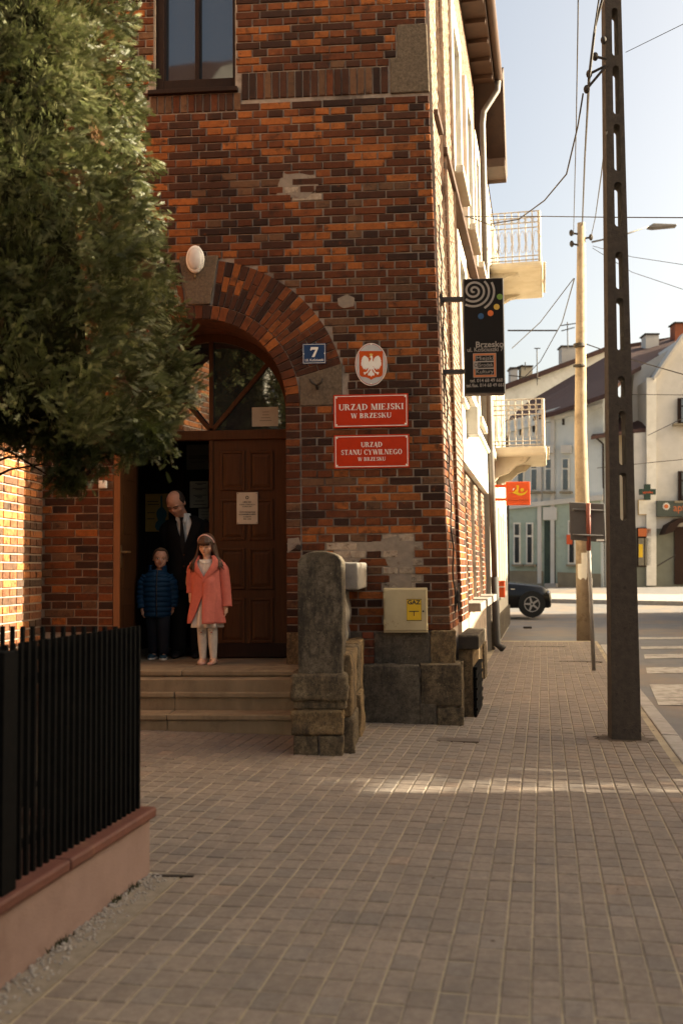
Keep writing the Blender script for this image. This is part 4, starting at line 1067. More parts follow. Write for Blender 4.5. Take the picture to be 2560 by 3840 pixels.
sheet_on('notice_sheet', 700, 1668, 788, 1760, YQ, flat('grey_notice', (.22, .2, .16), .8), 'highest notice sheet on the inner door, with a dark picture band', 'paper', [(.45, .1, .95), (.5, .1, .95), (.55, .1, .95), (.7, .2, .8)])
sheet_on('notice_sheet', 745, 1907, 792, 1965, YQ, M['paper'], 'lowest notice sheet on the inner door, mostly hidden by the man', 'paper', [(.2, .2, .9), (.4, .2, .9), (.6, .2, .9)])
M['poster'] = flat('yellow_poster', (0.42, 0.24, 0.05), 0.7); M['teal'] = flat('teal_print', (0.02, 0.10, 0.12), 0.7)
r, a, b = sheet_on('concert_poster', 546, 1852, 633, 1993, YQ, M['poster'], 'yellow concert poster with a dark blue cello on the inner door', 'poster', [(.2, .08, .55), (.28, .1, .6), (.5, .08, .4), (.66, .08, .4)])
kq = 380 / 1117
cel = [(250,315),(262,320),(264,440),(285,465),(310,500),(312,540),(295,580),(315,610),(322,660),(300,700),(250,712),(200,700),(182,660),(190,620),(215,590),(200,550),(196,505),(215,470),(243,445),(240,330)]
P = [onY(520 + x * kq, 1750 + y * kq, YQ - .003) for x, y in cel]; MB().prism([Vector((p.x, YQ - .0032, p.z)) for p in P], (0, -.001, 0)).build('cello_print', M['teal'], r)
sheet_on('fanlight_notice', 945, 1528, 1043, 1598, YD + .009, flat('dim_paper', (.4, .36, .28), .8), 'white sheet stuck inside the fanlight over the closed leaf', 'paper', [(.25, .4, .65), (.4, .4, .65), (.55, .35, .7), (.7, .3, .75)])
# bell box and round vent on the left wall
bb = empty('doorbell_box', onY(388, 1830, YW), 'small white plastic bell box on the brick left of the door', 'bell box')
a, b = onY(374, 1803, YW - .005), onY(404, 1832, YW - .005)
MB().box(a.x, b.x, YW - .045, YW - .002, b.z, a.z).build('housing', M['white_paint'], bb, bevel=.01); MB().box(a.x + .012, b.x - .012, YW - .049, YW - .044, b.z + .012, a.z - .012).build('cover', M['white_paint'], bb, bevel=.006)
vt = empty('wall_vent', onY(300, 1790, YW), 'small round black pipe opening in the brick left of the bell box', 'pipe')
c = onY(300, 1790, YW); MB().tube([(c.x, YW - .03, c.z), (c.x, YW + .0, c.z)], .032, 16).build('pipe_end', M['iron'], vt)
cc = empty('wall_pipe_stub', onY(1120, 2050, YW), 'short black pipe stub in cement above the pillar', 'pipe')
c = onY(1120, 2052, YW); MB().tube([(c.x, YW - .05, c.z), (c.x, YW + .0, c.z)], .026, 14).build('pipe_end', M['iron'], cc)
# gas box
gb = empty('gas_meter_box', onY(1520, 2370, YW), 'dented cream metal gas box on the brick with a yellow GAZ sticker', 'meter box')
YGB = YW - .17
a, b = onY(1436, 2206, YGB), onY(1604, 2373, YGB)
M['cream_steel'] = pm('cream_steel', (0.46, 0.37, 0.22), (0.38, 0.30, 0.17), 5, 0.5, 0.15, 60, stain=(0.16, 0.09, 0.04), sscale=7, srange=(0.62, 0.72), spec=.4)
MB().box(a.x, b.x, YGB + .006, YW - .002, b.z, a.z).build('box_body', M['cream_steel'], gb, bevel=.008)
MB().box(a.x + .012, b.x - .008, YGB - .008, YGB + .006, b.z + .022, a.z - .012).build('box_door', M['cream_steel'], gb, bevel=.006)
for z in (a.z - .07, b.z + .1): MB().tube([(a.x + .006, YGB - .006, z - .025), (a.x + .006, YGB - .006, z + .025)], .008, 8).build('hinge', M['cream_steel'], gb)
MB().tube([(onY(1586, 2292, YGB).x, YGB - .014, onY(1586, 2292, YGB).z), (onY(1586, 2292, YGB).x, YGB - .005, onY(1586, 2292, YGB).z)], .009, 10).build('lock', M['iron'], gb)
M['gas_yellow'] = flat('gas_yellow', (0.62, 0.38, 0.015), 0.5)
c0, c1 = onY(1523, 2246, YGB - .01), onY(1580, 2328, YGB - .01); yy = YGB - .0085
st_ = MB().box(c0.x, c1.x, yy - .001, yy + .001, c1.z, c0.z).build('sticker', M['gas_yellow'], gb)
def gl(x0, y0, x1, y1): return onY(x0, y0, yy).x, onY(x1, y1, yy).x, onY(x1, y1, yy).z, onY(x0, y0, yy).z
mb = MB()
for q in ((1523, 2246, 1525, 2328), (1578, 2246, 1580, 2328), (1523, 2246, 1580, 2248), (1523, 2326, 1580, 2328), (1533, 2291, 1570, 2294), (1550, 2294, 1553, 2310)):
    x0, x1, z0, z1 = gl(*q); mb.box(x0, x1, yy - .002, yy - .0005, z0, z1)
mb.build('symbol', M['ink'], gb)
p = onY(1527, 2266, yy); sans('GAZ', .055, M['ink'], gb, (p.x, yy - .0012, p.z), EXV, EZV, width=48 / 388, bold=.0022)
# ================================================================== lightbox sign on the street side
lbx = empty('lightbox_sign', FP(.3, 4.2, .5), 'tall dark lightbox sign with a spiral, coloured dots and Brzesko lettering', 'sign')
YLB = YW + .30
a, b = onY(1735, 1046, YLB), onY(1893, 1473, YLB)
M['sign_dark'] = flat('sign_face', (0.014, 0.011, 0.0095), 0.6, spec=.1); M['sign_frame'] = flat('sign_frame', (0.05, 0.045, 0.046), 0.55, 0.0, .2); M['sign_light'] = flat('sign_print', (0.30, 0.255, 0.22), 0.5)
MB().box(a.x, b.x, YLB, YLB + .16, b.z, a.z).build('housing', M['sign_frame'], lbx, bevel=.006)
MB().box(b.x + .001, b.x + .004, YLB + .01, YLB + .15, b.z + .01, a.z - .01).build('side_trim', M['white_paint'], lbx)
e = .012; MB().box(a.x + e, b.x - e, YLB - .004, YLB + .001, b.z + e, a.z - e).build('face', M['sign_dark'], lbx)
ks = 200 / 980; yl = YLB - .0045
def lpt(x, y): return onY(1720 + x * ks, 1020 + y * ks, yl)
spi = []
for i in range(150):
    t = i / 149; an = rad(-60 - 1440 * t * 1.0 + 0); rr = 14 + 372 * t
    spi.append((272 + rr * math.cos(an) * 1.0, 345 - rr * math.sin(an) * .95 - 0))
mb = MB(); wdt = 20
runs = []
for i in range(len(spi) - 1):
    (x0, y0), (x1, y1) = spi[i], spi[i + 1]
    if min(x0, x1) < 96 + 18 or min(y0, y1) < 152 + 14: continue
    d = math.hypot(x1 - x0, y1 - y0); nx, ny = -(y1 - y0) / d * wdt, (x1 - x0) / d * wdt
    q = [(x0 + nx, y0 + ny), (x1 + nx, y1 + ny), (x1 - nx, y1 - ny), (x0 - nx, y0 - ny)]
    P = [lpt(*z_) for z_ in q]; mb.prism([Vector((p.x, yl - .00002 * (i % 3), p.z)) for p in P], (0, -.001, 0))
mb.build('spiral_print', M['sign_light'], lbx)
for (x, y, cn, cc_) in ((748, 455, 'green', (.13, .23, .03)), (690, 640, 'yellow', (.6, .36, .05)), (577, 757, 'orange', (.6, .12, .015)), (402, 812, 'blue', (.015, .07, .17))):
    P = [lpt(x + 54 * math.cos(2 * math.pi * i / 20), y + 54 * math.sin(2 * math.pi * i / 20)) for i in range(20)]
    o = MB().prism([Vector((p.x, yl, p.z)) for p in P], (0, -.001, 0)).build('dot_print', flat('dot_' + cn, cc_, .5), lbx); o['label'] = cn + ' dot'
def ltxt(s, x0, y, x1, size, bold=.0, mat=None):
    p, q = lpt(x0, y), lpt(x1, y); return sans(s, size, mat or M['sign_light'], lbx, (p.x, yl - .0002, p.z), EXV, EZV, width=q.x - p.x, bold=bold)
ltxt('Brzesko', 300, 1385, 812, .083, .0015); ltxt('ul. Kościuszki 7', 148, 1468, 805, .062, .0006)
ltxt('tel. 014 68 49 660', 203, 2028, 805, .050, .0006); ltxt('tel./fax. 014 68 49 661', 132, 2118, 820, .050, .0006)
def lrect(x0, y0, x1, y1, d=.0, mat=None, nm='frame_print'):
    p, q = lpt(x0, y0), lpt(x1, y1); return MB().box(p.x, q.x, yl - .001 - d, yl - d, q.z, p.z).build(nm, mat or M['sign_light'], lbx)
M['sign_orange'] = flat('sign_orange', (.5, .14, .035), .5)
lrect(254, 1497, 688, 1930); lrect(262, 1505, 680, 1922, .001, M['sign_orange']); lrect(294, 1535, 645, 1890, .002); lrect(300, 1541, 639, 1884, .003, M['sign_dark'])
lrect(266, 1640, 640, 1655, .004); lrect(266, 1765, 640, 1780, .004); lrect(266, 1655, 350, 1770, .004); 
for s_, y, x0 in (('Miejski', 1620, 305), ('środek', 1742, 355), ('Kultury', 1866, 305)):
    p, q = lpt(x0 + 4, y), lpt(622, y); sans(s_, .055, M['sign_light'], lbx, (p.x, yl - .0045, p.z), EXV, EZV, width=q.x - p.x)
p = lpt(275, 1745); q = lpt(340, 1745); sans('O', .055, M['sign_dark'], lbx, (p.x, yl - .0052, p.z), EXV, EZV, width=q.x - p.x)
for py in (1125, 1396):
    A = onY(1650, py, YLB + .08); B = onY(1738, py, YLB + .08); MB().box(A.x - .02, B.x, YLB + .05, YLB + .11, A.z - .022, A.z + .022).build('bracket_arm', M['sign_frame'], lbx, bevel=.004)
    MB().box(A.x - .03, A.x + .02, YLB + .02, YLB + .14, A.z - .05, A.z + .05).build('bracket_plate', M['sign_frame'], lbx)
# ================================================================== FENCE
M['pink_wall'] = pm('pink_render', (0.25, 0.165, 0.138), (0.205, 0.132, 0.108), 4, 0.95, 0.6, 110, stain=(0.13, 0.075, 0.055), sscale=1.7, srange=(0.55, 0.8))
M['red_cap'] = pm('red_clay_cap', (0.135, 0.05, 0.034), (0.085, 0.032, 0.023), 9, 0.55, 0.3, 70, stain=(0.24, 0.12, 0.07), sscale=4, srange=(0.58, 0.75))
fence = empty('picket_fence', FE, 'black metal picket fence on a low pink wall with red capping', 'fence')
aF, bF = ab(FE); ZT = 1.187
def fb(a0, a1, b0, b1, z0, z1): 
    m_ = MB(); P = [SN * a0 + SU * b0, SN * a1 + SU * b0, SN * a1 + SU * b1, SN * a0 + SU * b1]; return m_.prism([Vector((p.x, p.y, z0)) for p in P], (0, 0, z1 - z0))
zcap0, zcap1 = .262, .312
fb(aF - .22, aF, 1.5, bF, -.1, zcap0).build('base_wall', M['pink_wall'], fence, bevel=.006)
for i in range(4): fb(aF - .26, aF + .025, bF + .03 - (i + 1) * .9, bF + .03 - i * .9 - .004, zcap0, zcap1).build('cap_slab', M['red_cap'], fence, bevel=.012)
aL = aF - .05
pk = MB(); 
b = bF - .035; bars = []
pme = None
while b > 2.6:
    o = SN * aL + SU * b
    if pme is None:
        m_ = MB(); m_.box(-.009, .009, -.009, .009, 0, ZT - zcap1); pme = m_.mesh('picket'); pme.materials.append(M['black_metal'])
    ob = bpy.data.objects.new('picket', pme); COL.objects.link(ob); ob.location = (o.x, o.y, zcap1); ob.rotation_euler = (0, 0, -TH); setpar(ob, fence); b -= .053
for z in (zcap1 + .10, ZT - .16, ZT - .06):
    fb(aL - .026, aL - .012, 1.6, bF - .04, z, z + .03).build('rail', M['black_metal'], fence)
for b in (bF - 1.30,): fb(aL - .05, aL + .05, b - .05, b + .05, 0.25, ZT - .02).build('post', M['black_metal'], fence, bevel=.004)
# return of the fence along the yard
fb(aF - 3.2, aF - .222, bF - .2, bF, -.1, zcap0 - .002).build('base_wall', M['pink_wall'], fence)
fb(aF - 3.2, aF - .262, bF - .24, bF + .03, zcap0, zcap1 - .002).build('cap_slab', M['red_cap'], fence, bevel=.01)
for i in range(38):
    o = SN * (aL - .09 - i * .054) + SU * (bF - .1)
    ob = bpy.data.objects.new('picket', pme); COL.objects.link(ob); ob.location = (o.x, o.y, zcap1); ob.rotation_euler = (0, 0, -TH); setpar(ob, fence)
for z in (zcap1 + .10, ZT - .16): fb(aF - 3.2, aL - .03, bF - .105, bF - .09, z, z + .03).build('rail', M['black_metal'], fence)
# gravelly strip and drain edge at the foot of the fence wall
grav = MB()
for i in range(900):
    b = random.uniform(1.8, bF - .02); a = aF + abs(random.gauss(0.03, .05)); 
    if a > aF + .16: continue
    p = st(a, b); r = random.uniform(.003, .009); grav.ell((p.x, p.y, p.z + r * .3), (r, r * random.uniform(.7, 1.3), r * .7), 6, 4)
go_ = grav.build('gravel', M['kerb']); tag(go_, 'fine gravel and grit along the foot of the pink fence wall', 'gravel', kind='stuff')
fb(aF + .01, aF + .165, 1.8, bF + .02, -.05, .0005).build('grit_strip', pm('grit', (.24, .2, .155), (.15, .12, .09), 14, .95, .9, 120), None)['kind'] = 'structure'
m_ = MB(); p0 = dG(350, 2012); m_.box(p0.x, p0.x + .2, p0.y - .012, p0.y + .012, -.02, .006); dk = m_.build('drain_slot', M['iron']); tag(dk, 'narrow dark drain slot in the paving at the fence wall corner', 'drain')
M['moss'] = pm('moss', (.045, .05, .018), (.03, .03, .012), 30, .95, .8, 90)
for q, b in enumerate((bF - .25, bF - .42, bF - .95)):
    m_ = MB()
    for i in range(26):
        p = st(aF + random.uniform(.0, .03), b + random.gauss(0, .035)); h = random.uniform(.012, .035); an = random.uniform(0, 6.28); d = Vector((math.cos(an), math.sin(an), 0)) * .012
        m_.add([p - d * .4, p + d * .4, p + Vector((d.y * 1.5, d.x * 1.5, h))], [(0, 1, 2)])
    o = m_.build('weed_tuft', M['moss']); tag(o, ['largest dark weed tuft at the foot of the pink wall, nearest the wall end', 'middle weed tuft at the foot of the pink fence wall', 'weed tuft at the foot of the pink wall nearest the camera'][q], 'weed', 'weeds along the fence wall', 'stuff')
# ================================================================== CONCRETE POLE WITH SLOTS
M['pole_conc'] = pm('rough_concrete', (0.075, 0.058, 0.046), (0.045, 0.035, 0.028), 16, 0.95, 0.9, 60, stain=(0.02, 0.016, 0.013), sscale=40, srange=(0.62, 0.7), bdist=0.01)
pole = empty('slotted_pole', dG(1437, 1700), 'tall dark concrete utility pole pierced by long rounded slots', 'pole')
gpo = dG(1437, 1700); YPO = gpo.y
def pp(px, py): q = dY(px, py, YPO); return Vector((q.x, YPO, q.z))
BL_, BR_, TL_, TR_ = (1404, 1702), (1472, 1702), (1388, -60), (1424, -60)
def edge(side, py):
    f = (py - TL_[1]) / (BL_[1] - TL_[1]); return (TL_[0] + (BL_[0] - TL_[0]) * f) if side == 0 else (TR_[0] + (BR_[0] - TR_[0]) * f)
SL = [(-70, -20), (18, 128), (150, 262), (284, 392), (418, 520), (578, 664), (684, 806), (864, 914), (944, 1068), (1086, 1196)]
dp = .19
mb = MB(); n = 10
ys = []
def slot_prof(y0, y1, hw):                         # polyline of a rounded slot half width by y
    out = []; r = 7
    for i in range(5): t = rad(90 * i / 4); out.append((y0 + r - r * math.cos(t), hw * math.sin(t) if hw < r else hw - r + r * math.sin(t)))
    return out + [(y0 + y1 - a, b) for a, b in out[::-1]]
cx_ = lambda py: (edge(0, py) + edge(1, py)) / 2 + 3
def qd(P): 
    mb.add(P + [p + Vector((0, dp, 0)) for p in P], [(0, 1, 2, 3), (7, 6, 5, 4), (0, 4, 5, 1), (1, 5, 6, 2), (2, 6, 7, 3), (3, 7, 4, 0)])
prev = -70
def solid(y0, y1):
    qd([pp(edge(0, y1), y1), pp(edge(1, y1), y1), pp(edge(1, y0), y0), pp(edge(0, y0), y0)])
for (y0, y1) in SL:
    if y0 > prev: solid(prev, y0)
    hw = 7.2 if y0 < 400 else 8.2; pr = slot_prof(y0, y1, hw)
    for (ya, ha), (yb, hb) in zip(pr, pr[1:]):
        if yb - ya < .01: continue
        qd([pp(edge(0, yb), yb), pp(cx_(yb) - hb, yb), pp(cx_(ya) - ha, ya), pp(edge(0, ya), ya)])
        qd([pp(cx_(yb) + hb, yb), pp(edge(1, yb), yb), pp(edge(1, ya), ya), pp(cx_(ya) + ha, ya)])
    prev = y1
solid(prev, 1712)
po = mb.build('pole_shaft', M['pole_conc'], pole)
for py in (1350, 1443, 1610, 1676):
    p = pp(1433, py); MB().tube([(p.x, YPO - .004, p.z), (p.x, YPO + .02, p.z)], .012 if py > 1400 else .016, 10).build('bolt_hole', M['iron'], pole)
mb = MB(); cpt = Vector((pp(1438, 1702).x, YPO + .09, 0)); cp_ = []
for i in range(26):
    an = 2 * math.pi * i / 26; r = (.25 if abs(math.cos(an)) > .5 else .2) + .04 * math.sin(i * 2.3); x, y = cpt.x + r * math.cos(an), cpt.y + r * math.sin(an) * .8; cp_.append(Vector((x, y, gz(x, y) - .004)))
mb.prism(cp_, (0, 0, .006)).build('soil_collar', M['dirt'], pole)
# insulators bundle on the pole
for i, (px, py) in enumerate(((1385, 92), (1366, 130), (1352, 170), (1346, 205))):
    p = pp(px, py); q = pp(1392, py + 6 if i < 2 else 150)
    MB().tube([p, q], .012, 6).build('insulator_arm', M['iron'], pole); MB().ell((p.x, p.y, p.z), (.028, .028, .04), 10, 6).build('insulator', M['iron'], pole, smooth=True)
# ================================================================== ROUND POLE
M['conc_tan'] = pm('tan_concrete', (0.36, 0.27, 0.185), (0.28, 0.205, 0.135), 5, 0.9, 0.4, 60, stain=(0.16, 0.11, 0.07), sscale=3)
rp = empty('round_pole', dG(1343, 1467), 'tapering round tan concrete pole with torn paper scraps', 'pole')
g = dG(1343, 1467); D_ = proj(g)[2]; sc = FPX / D_ / K
top = dD(1334, 512, D_)
MB().tube([(g.x, g.y, g.z - .1), (g.x, g.y, g.z + (top.z - g.z) * .5), (top.x, top.y, top.z)], [19.5 / sc, 14 / sc, 9 / sc], 24).build('pole_shaft', M['conc_tan'], rp, smooth=True)
for py, w_ in ((793, .06), (840, .03)):
    p = dD(1329, py, D_); f = (1467 - py) / (1467 - 512); MB().tube([(p.x, p.y, p.z - w_ / 2), (p.x, p.y, p.z + w_ / 2)], (19.5 + (9 - 19.5) * f) / sc + .01, 24).build('band', M['iron'], rp)
for i, (px, py, w_, h_) in enumerate(((1330, 1310, 24, 30), (1318, 1290, 14, 40), (1340, 1275, 20, 10), (1322, 1335, 16, 14))):
    an0 = -math.pi / 2 - .9 + .5 * i; r_ = 18.0 / sc; p = dD(1338, py, D_); R = []
    m_ = MB(); nn = 7
    for z_ in (0, 1):
        for j in range(nn):
            an = an0 + j * w_ / 18.0 / nn; m_.v.append((g.x + (r_ + .012) * math.cos(an), g.y + (r_ + .012) * math.sin(an), p.z + (h_ / sc) * (z_ - .5) + (random.uniform(-.08, .02) if z_ == 0 else 0)))
    m_.f = [(j, j + 1, j + 1 + nn, j + nn) for j in range(nn - 1)]; m_.build('paper_scrap', M['paper'], rp)
for px, py in ((1311, 535), (1356, 545), (1312, 560)):
    p = dD(px, py, D_); q = dD(1334, py + 4, D_); MB().tube([p, q], .02, 6).build('insulator_arm', M['iron'], rp); MB().ell(p, (.045, .045, .07), 8, 6).build('insulator', M['iron'], rp)
# ================================================================== TRAFFIC SIGN SEEN FROM BEHIND
ts = empty('traffic_sign', dG(1363, 1540), 'back of a square traffic sign on a leaning grey tube post', 'sign')
g = dG(1363, 1540); D_ = proj(g)[2]; sc = FPX / D_ / K
tp = dD(1350, 1156, D_)
M['post_grey'] = pm('grey_post', (.24, .22, .2), (.16, .145, .13), 8, .6, .2, 60, metal=.4); M['post_red'] = flat('rust_red', (.16, .035, .02), .6)
MB().tube([(g.x, g.y, g.z - .1), (g.x + (tp.x - g.x) * .72, g.y, g.z + (tp.z - g.z) * .72)], 4.6 / sc, 12).build('post', M['post_grey'], ts, smooth=True)
MB().tube([(g.x + (tp.x - g.x) * .72, g.y, g.z + (tp.z - g.z) * .72), tuple(tp)], 5.2 / sc, 12).build('post_sleeve', M['post_red'], ts, smooth=True)
c = [dD(x, y, D_ + .06) for x, y in ((1306, 1153), (1387, 1157), (1391, 1246), (1309, 1240))]
M['sign_back'] = flat('sign_back', (.075, .066, .062), .6, .0)
m_ = MB(); m_.prism([c[3], c[2], c[1], c[0]], Vector((0, .02, 0))); m_.build('sign_plate', M['sign_back'], ts, bevel=.02)
for py in (1170, 1228):
    a, b = dD(1315, py, D_ + .03), dD(1384, py + 3, D_ + .03); MB().tube([a, b], .018, 6).build('clamp_rail', M['sign_back'], ts)
p = dD(1378, 1241, D_ + .05); MB().box(p.x - .06, p.x + .05, p.y - .012, p.y, p.z - .012, p.z + .014).build('sticker', M['white_paint'], ts)
# ================================================================== things on the street wall
def fac_at(px, py, out=0.0):                     # src pixel on the street wall plane
    d = ray(px, py); P0 = FP(0, 3, out); t = (P0 - CP).dot(SN) / d.dot(SN); return CP + d * t
eb = empty('electric_box', fac_at(1760, 1560), 'small grey electric box on the street wall under the lightbox sign', 'electric box')
p = fac_at(1745, 1600, .0); m_ = MB(); m_.obox(p - Vector((0, 0, .1)), SU, SN, EZV, .35, .16, .36); m_.build('box', flat('grey_box', (.33, .31, .28), .5), eb, bevel=.01)
# cellar window box at the corner
cw = empty('cellar_light_box', FP(.5, 0, .3), 'low cellar light well with concrete cap and black grating at the wall corner', 'cellar box')
q0 = FP(.25, 0) + SN * .03; zc1_ = onY(1760, 2378, YW + .4).z; zc0_ = onY(1760, 2440, YW + .1).z
m_ = MB(); m_.obox(Vector((q0.x, q0.y, zc0_)), SU, SN, EZV, 1.25, .2, zc1_ - zc0_); m_.build('cap_slab', M['stone_grey'], cw, bevel=.012)
m_ = MB(); m_.obox(Vector((q0.x, q0.y, zc0_ + .01)) - SU * .006, SU, SN, EZV, .006, .2, zc1_ - zc0_ - .03); m_.build('cap_end', M['iron'], cw)
m_ = MB(); m_.obox(Vector((q0.x, q0.y, -.1)) + SU * .04, SU, SN, EZV, 1.15, .135, zc0_ + .1); m_.build('side_slab', M['stone_warm'], cw)
zg1 = onY(1790, 2520, YW).z
m_ = MB(); m_.obox(Vector((q0.x, q0.y, -.1)) + SU * .05 + SN * .14, SU, SN, EZV, .9, .03, zg1 + .1); go = m_.build('grating', M['black_metal'], cw, bevel=.004)
for i in range(5): m_ = MB(); m_.obox(Vector((q0.x, q0.y, .05 + i * .1)) + SU * .03 + SN * .14, SU, SN, EZV, .94, .04, .025); m_.build('grating_bar', M['black_metal'], cw)
# black cable down the corner with a coil
mb = MB(); pts = []
for i in range(40):
    z_ = 5.2 - i * (5.2 - 1.25) / 39; q = FP(.38, z_, .02) + SN * .01 * math.sin(i * 1.3); pts.append(q)
cab = mb.tube(pts, .008, 6).build('wall_cable', M['iron']); tag(cab, 'thin black cable hanging down the brick corner to a loose coil', 'cable')
mb = MB(); c = FP(.32, 1.16, .05)
coil = [c + SU * .07 * math.cos(i * .8) + SN * .02 * math.sin(i * .35) + EZV * (.10 * math.sin(i * .8) - .05 * math.sin(i * .11)) for i in range(70)]
o = mb.tube(coil, .005, 5).build('cable_coil', M['iron']); tag(o, 'tangled coil of thin wire hanging on the brick corner above the plinth', 'cable')
# post office sign and letter box on the next house
M['post_red_'] = flat('post_orange', (.62, .075, .012), .45)
ps = empty('post_office_sign', FP(9, 2.8, .8), 'square orange sign with a yellow post horn on two arms', 'sign')
DP = 18.3
a, b = atD(1895, 1807, DP), atD(1986, 1894, DP)
MB().box(a.x, b.x, a.y, a.y + .1, b.z, a.z).build('panel', M['post_red_'], ps, bevel=.01)
for py in (1822, 1873):
    p = atD(1850, py, DP); MB().box(p.x, a.x + .01, a.y + .03, a.y + .07, p.z - .025, p.z + .025).build('arm', M['post_red_'], ps)
kp = 400 / 1176
def hp(l, m, nm, d=.002):
    P = [atD(1600 + x * kp, 1700 + y * kp, DP) for x, y in l]; MB().prism([Vector((p.x, a.y - d, p.z)) for p in P], (0, -.003, 0)).build(nm, m, ps)
hp([(895,425),(925,440),(955,425),(985,395),(985,365),(978,355),(1008,352),(1012,375),(1005,405),(1000,425),(1015,440),(1050,440),(1085,425),(1105,402),(1100,425),(1075,455),(1035,468),(1000,465),(970,448),(945,440),(915,440)], M['gas_yellow'], 'post_horn')
def disc(x, y, r): return [(x + r * math.cos(2 * math.pi * i / 14), y + r * math.sin(2 * math.pi * i / 14)) for i in range(14)]
hp(disc(1045, 405, 20), M['gas_yellow'], 'post_horn'); hp([(940,405),(950,388),(965,382),(955,402),(945,412)], M['white_paint'], 'post_horn')
p = atD(1600 + 890 * kp, 1700 + 530 * kp, DP); q = atD(1600 + 1108 * kp, 1700 + 530 * kp, DP); sans('Poczta Polska', .06, flat('post_text', (.4, .06, .01), .5), ps, (p.x, a.y - .002, p.z), EXV, EZV, width=q.x - p.x)
lb_ = empty('letter_box', FP(8.8, 1.1, .1), 'red letter box on the wall behind the downpipe', 'letter box')
a, b = atD(1858, 2178, 18.0), atD(1892, 2240, 18.0)
MB().box(a.x - .1, b.x, a.y, a.y + .2, b.z, a.z - .03).build('box_body', M['post_red_'], lb_, bevel=.01)
MB().box(a.x - .1, b.x + .008, a.y - .008, a.y + .21, a.z - .03, a.z).build('lid', M['post_red_'], lb_, bevel=.008)
MB().box(a.x - .1, b.x - .01, a.y - .006, a.y, a.z - .12, a.z - .10).build('slot_bar', M['paper'], lb_)
# ================================================================== NEXT HOUSE (cream, with balconies)
cream = empty('cream_house', FP(8.4, 0), 'cream plastered town house with wrought iron balconies next to the brick building', 'building')
B0 = FP(8.4, 1.5); B0.z = 0
def FB(t, z, out=0.0): q = B0 + SU * t + SN * out; return Vector((q.x, q.y, z))
def fb_box(mb, t0, t1, z0, z1, o0, o1):
    P = [FB(t0, z0, o0), FB(t0, z0, o1), FB(t1, z0, o1), FB(t1, z0, o0)]; P += [q + EZV * (z1 - z0) for q in P]
    return mb.add(P, [(0,3,2,1),(4,5,6,7),(0,1,5,4),(1,2,6,5),(2,3,7,6),(3,0,4,7)])
fb_box(MB(), 0, 8.5, -.3, 9.0, -9, 0).build('wall', M['plaster'], cream)
fb_box(MB(), -.02, 8.5, 3.55, 3.7, 0, .08).build('string_course', M['plaster_white'], cream, bevel=.02)
fb_box(MB(), -.02, 8.5, 0, .5, 0, .05).build('plinth', M['stone_grey'], cream, bevel=.01)
M['tile'] = pm('brown_roof_tile', (0.085, 0.04, 0.03), (0.05, 0.026, 0.022), 7, 0.8, 0.6, 12, bdist=.03)
mb = MB(); mb.add([FB(-.15, 10.6, .40), FB(-.15, 10.5, .38), FB(.9, 8.85, .38), FB(.9, 9.0, .40), FB(-.15, 10.6, -.4), FB(-.15, 10.5, -.4), FB(.9, 8.85, -.4), FB(.9, 9.0, -.4)], [(0, 1, 2, 3), (4, 7, 6, 5), (0, 4, 5, 1), (1, 5, 6, 2), (2, 6, 7, 3), (3, 7, 4, 0)])
mb.build('verge_board', M['brown_paint'], cream)
fb_box(MB(), 0.2, 1.0, 8.9, 9.06, -.3, .38).build('eaves_board', M['brown_paint'], cream)
MB().add([FB(0, 9.05, .02), FB(8.6, 9.05, .02), FB(8.6, 12, -4.5), FB(0, 12, -4.5)], [(0, 1, 2, 3)]).build('roof', M['tile'], cream)
for z0 in (.9, 4.3, 7.8):
    for t0 in (3.2, 5.6):
        wv = empty('window', FB(t0, z0), parent=cream); zt_ = min(z0 + 1.7, 8.6)
        fb_box(MB(), t0, t0 + 1.0, z0, zt_, .0, .012).build('pane', M['glass'], wv)
        mb = MB()
        for q in ((t0 - .14, t0, z0 - .1, zt_ + .14), (t0 + 1, t0 + 1.14, z0 - .1, zt_ + .14), (t0, t0 + 1, zt_, zt_ + .14), (t0, t0 + 1, z0 - .1, z0), (t0 + .46, t0 + .54, z0, zt_)): fb_box(mb, *q, 0, .05)
        mb.build('surround', M['plaster_white'], wv)
M['rail'] = pm('rusty_white_rail', (.42, .38, .33), (.24, .19, .15), 25, .8, .3)
M['balc'] = pm('stained_balcony', (.5, .43, .33), (.4, .33, .24), 3, .9, .4, 40, stain=(.1, .06, .03), sscale=3.4, srange=(.62, .74))
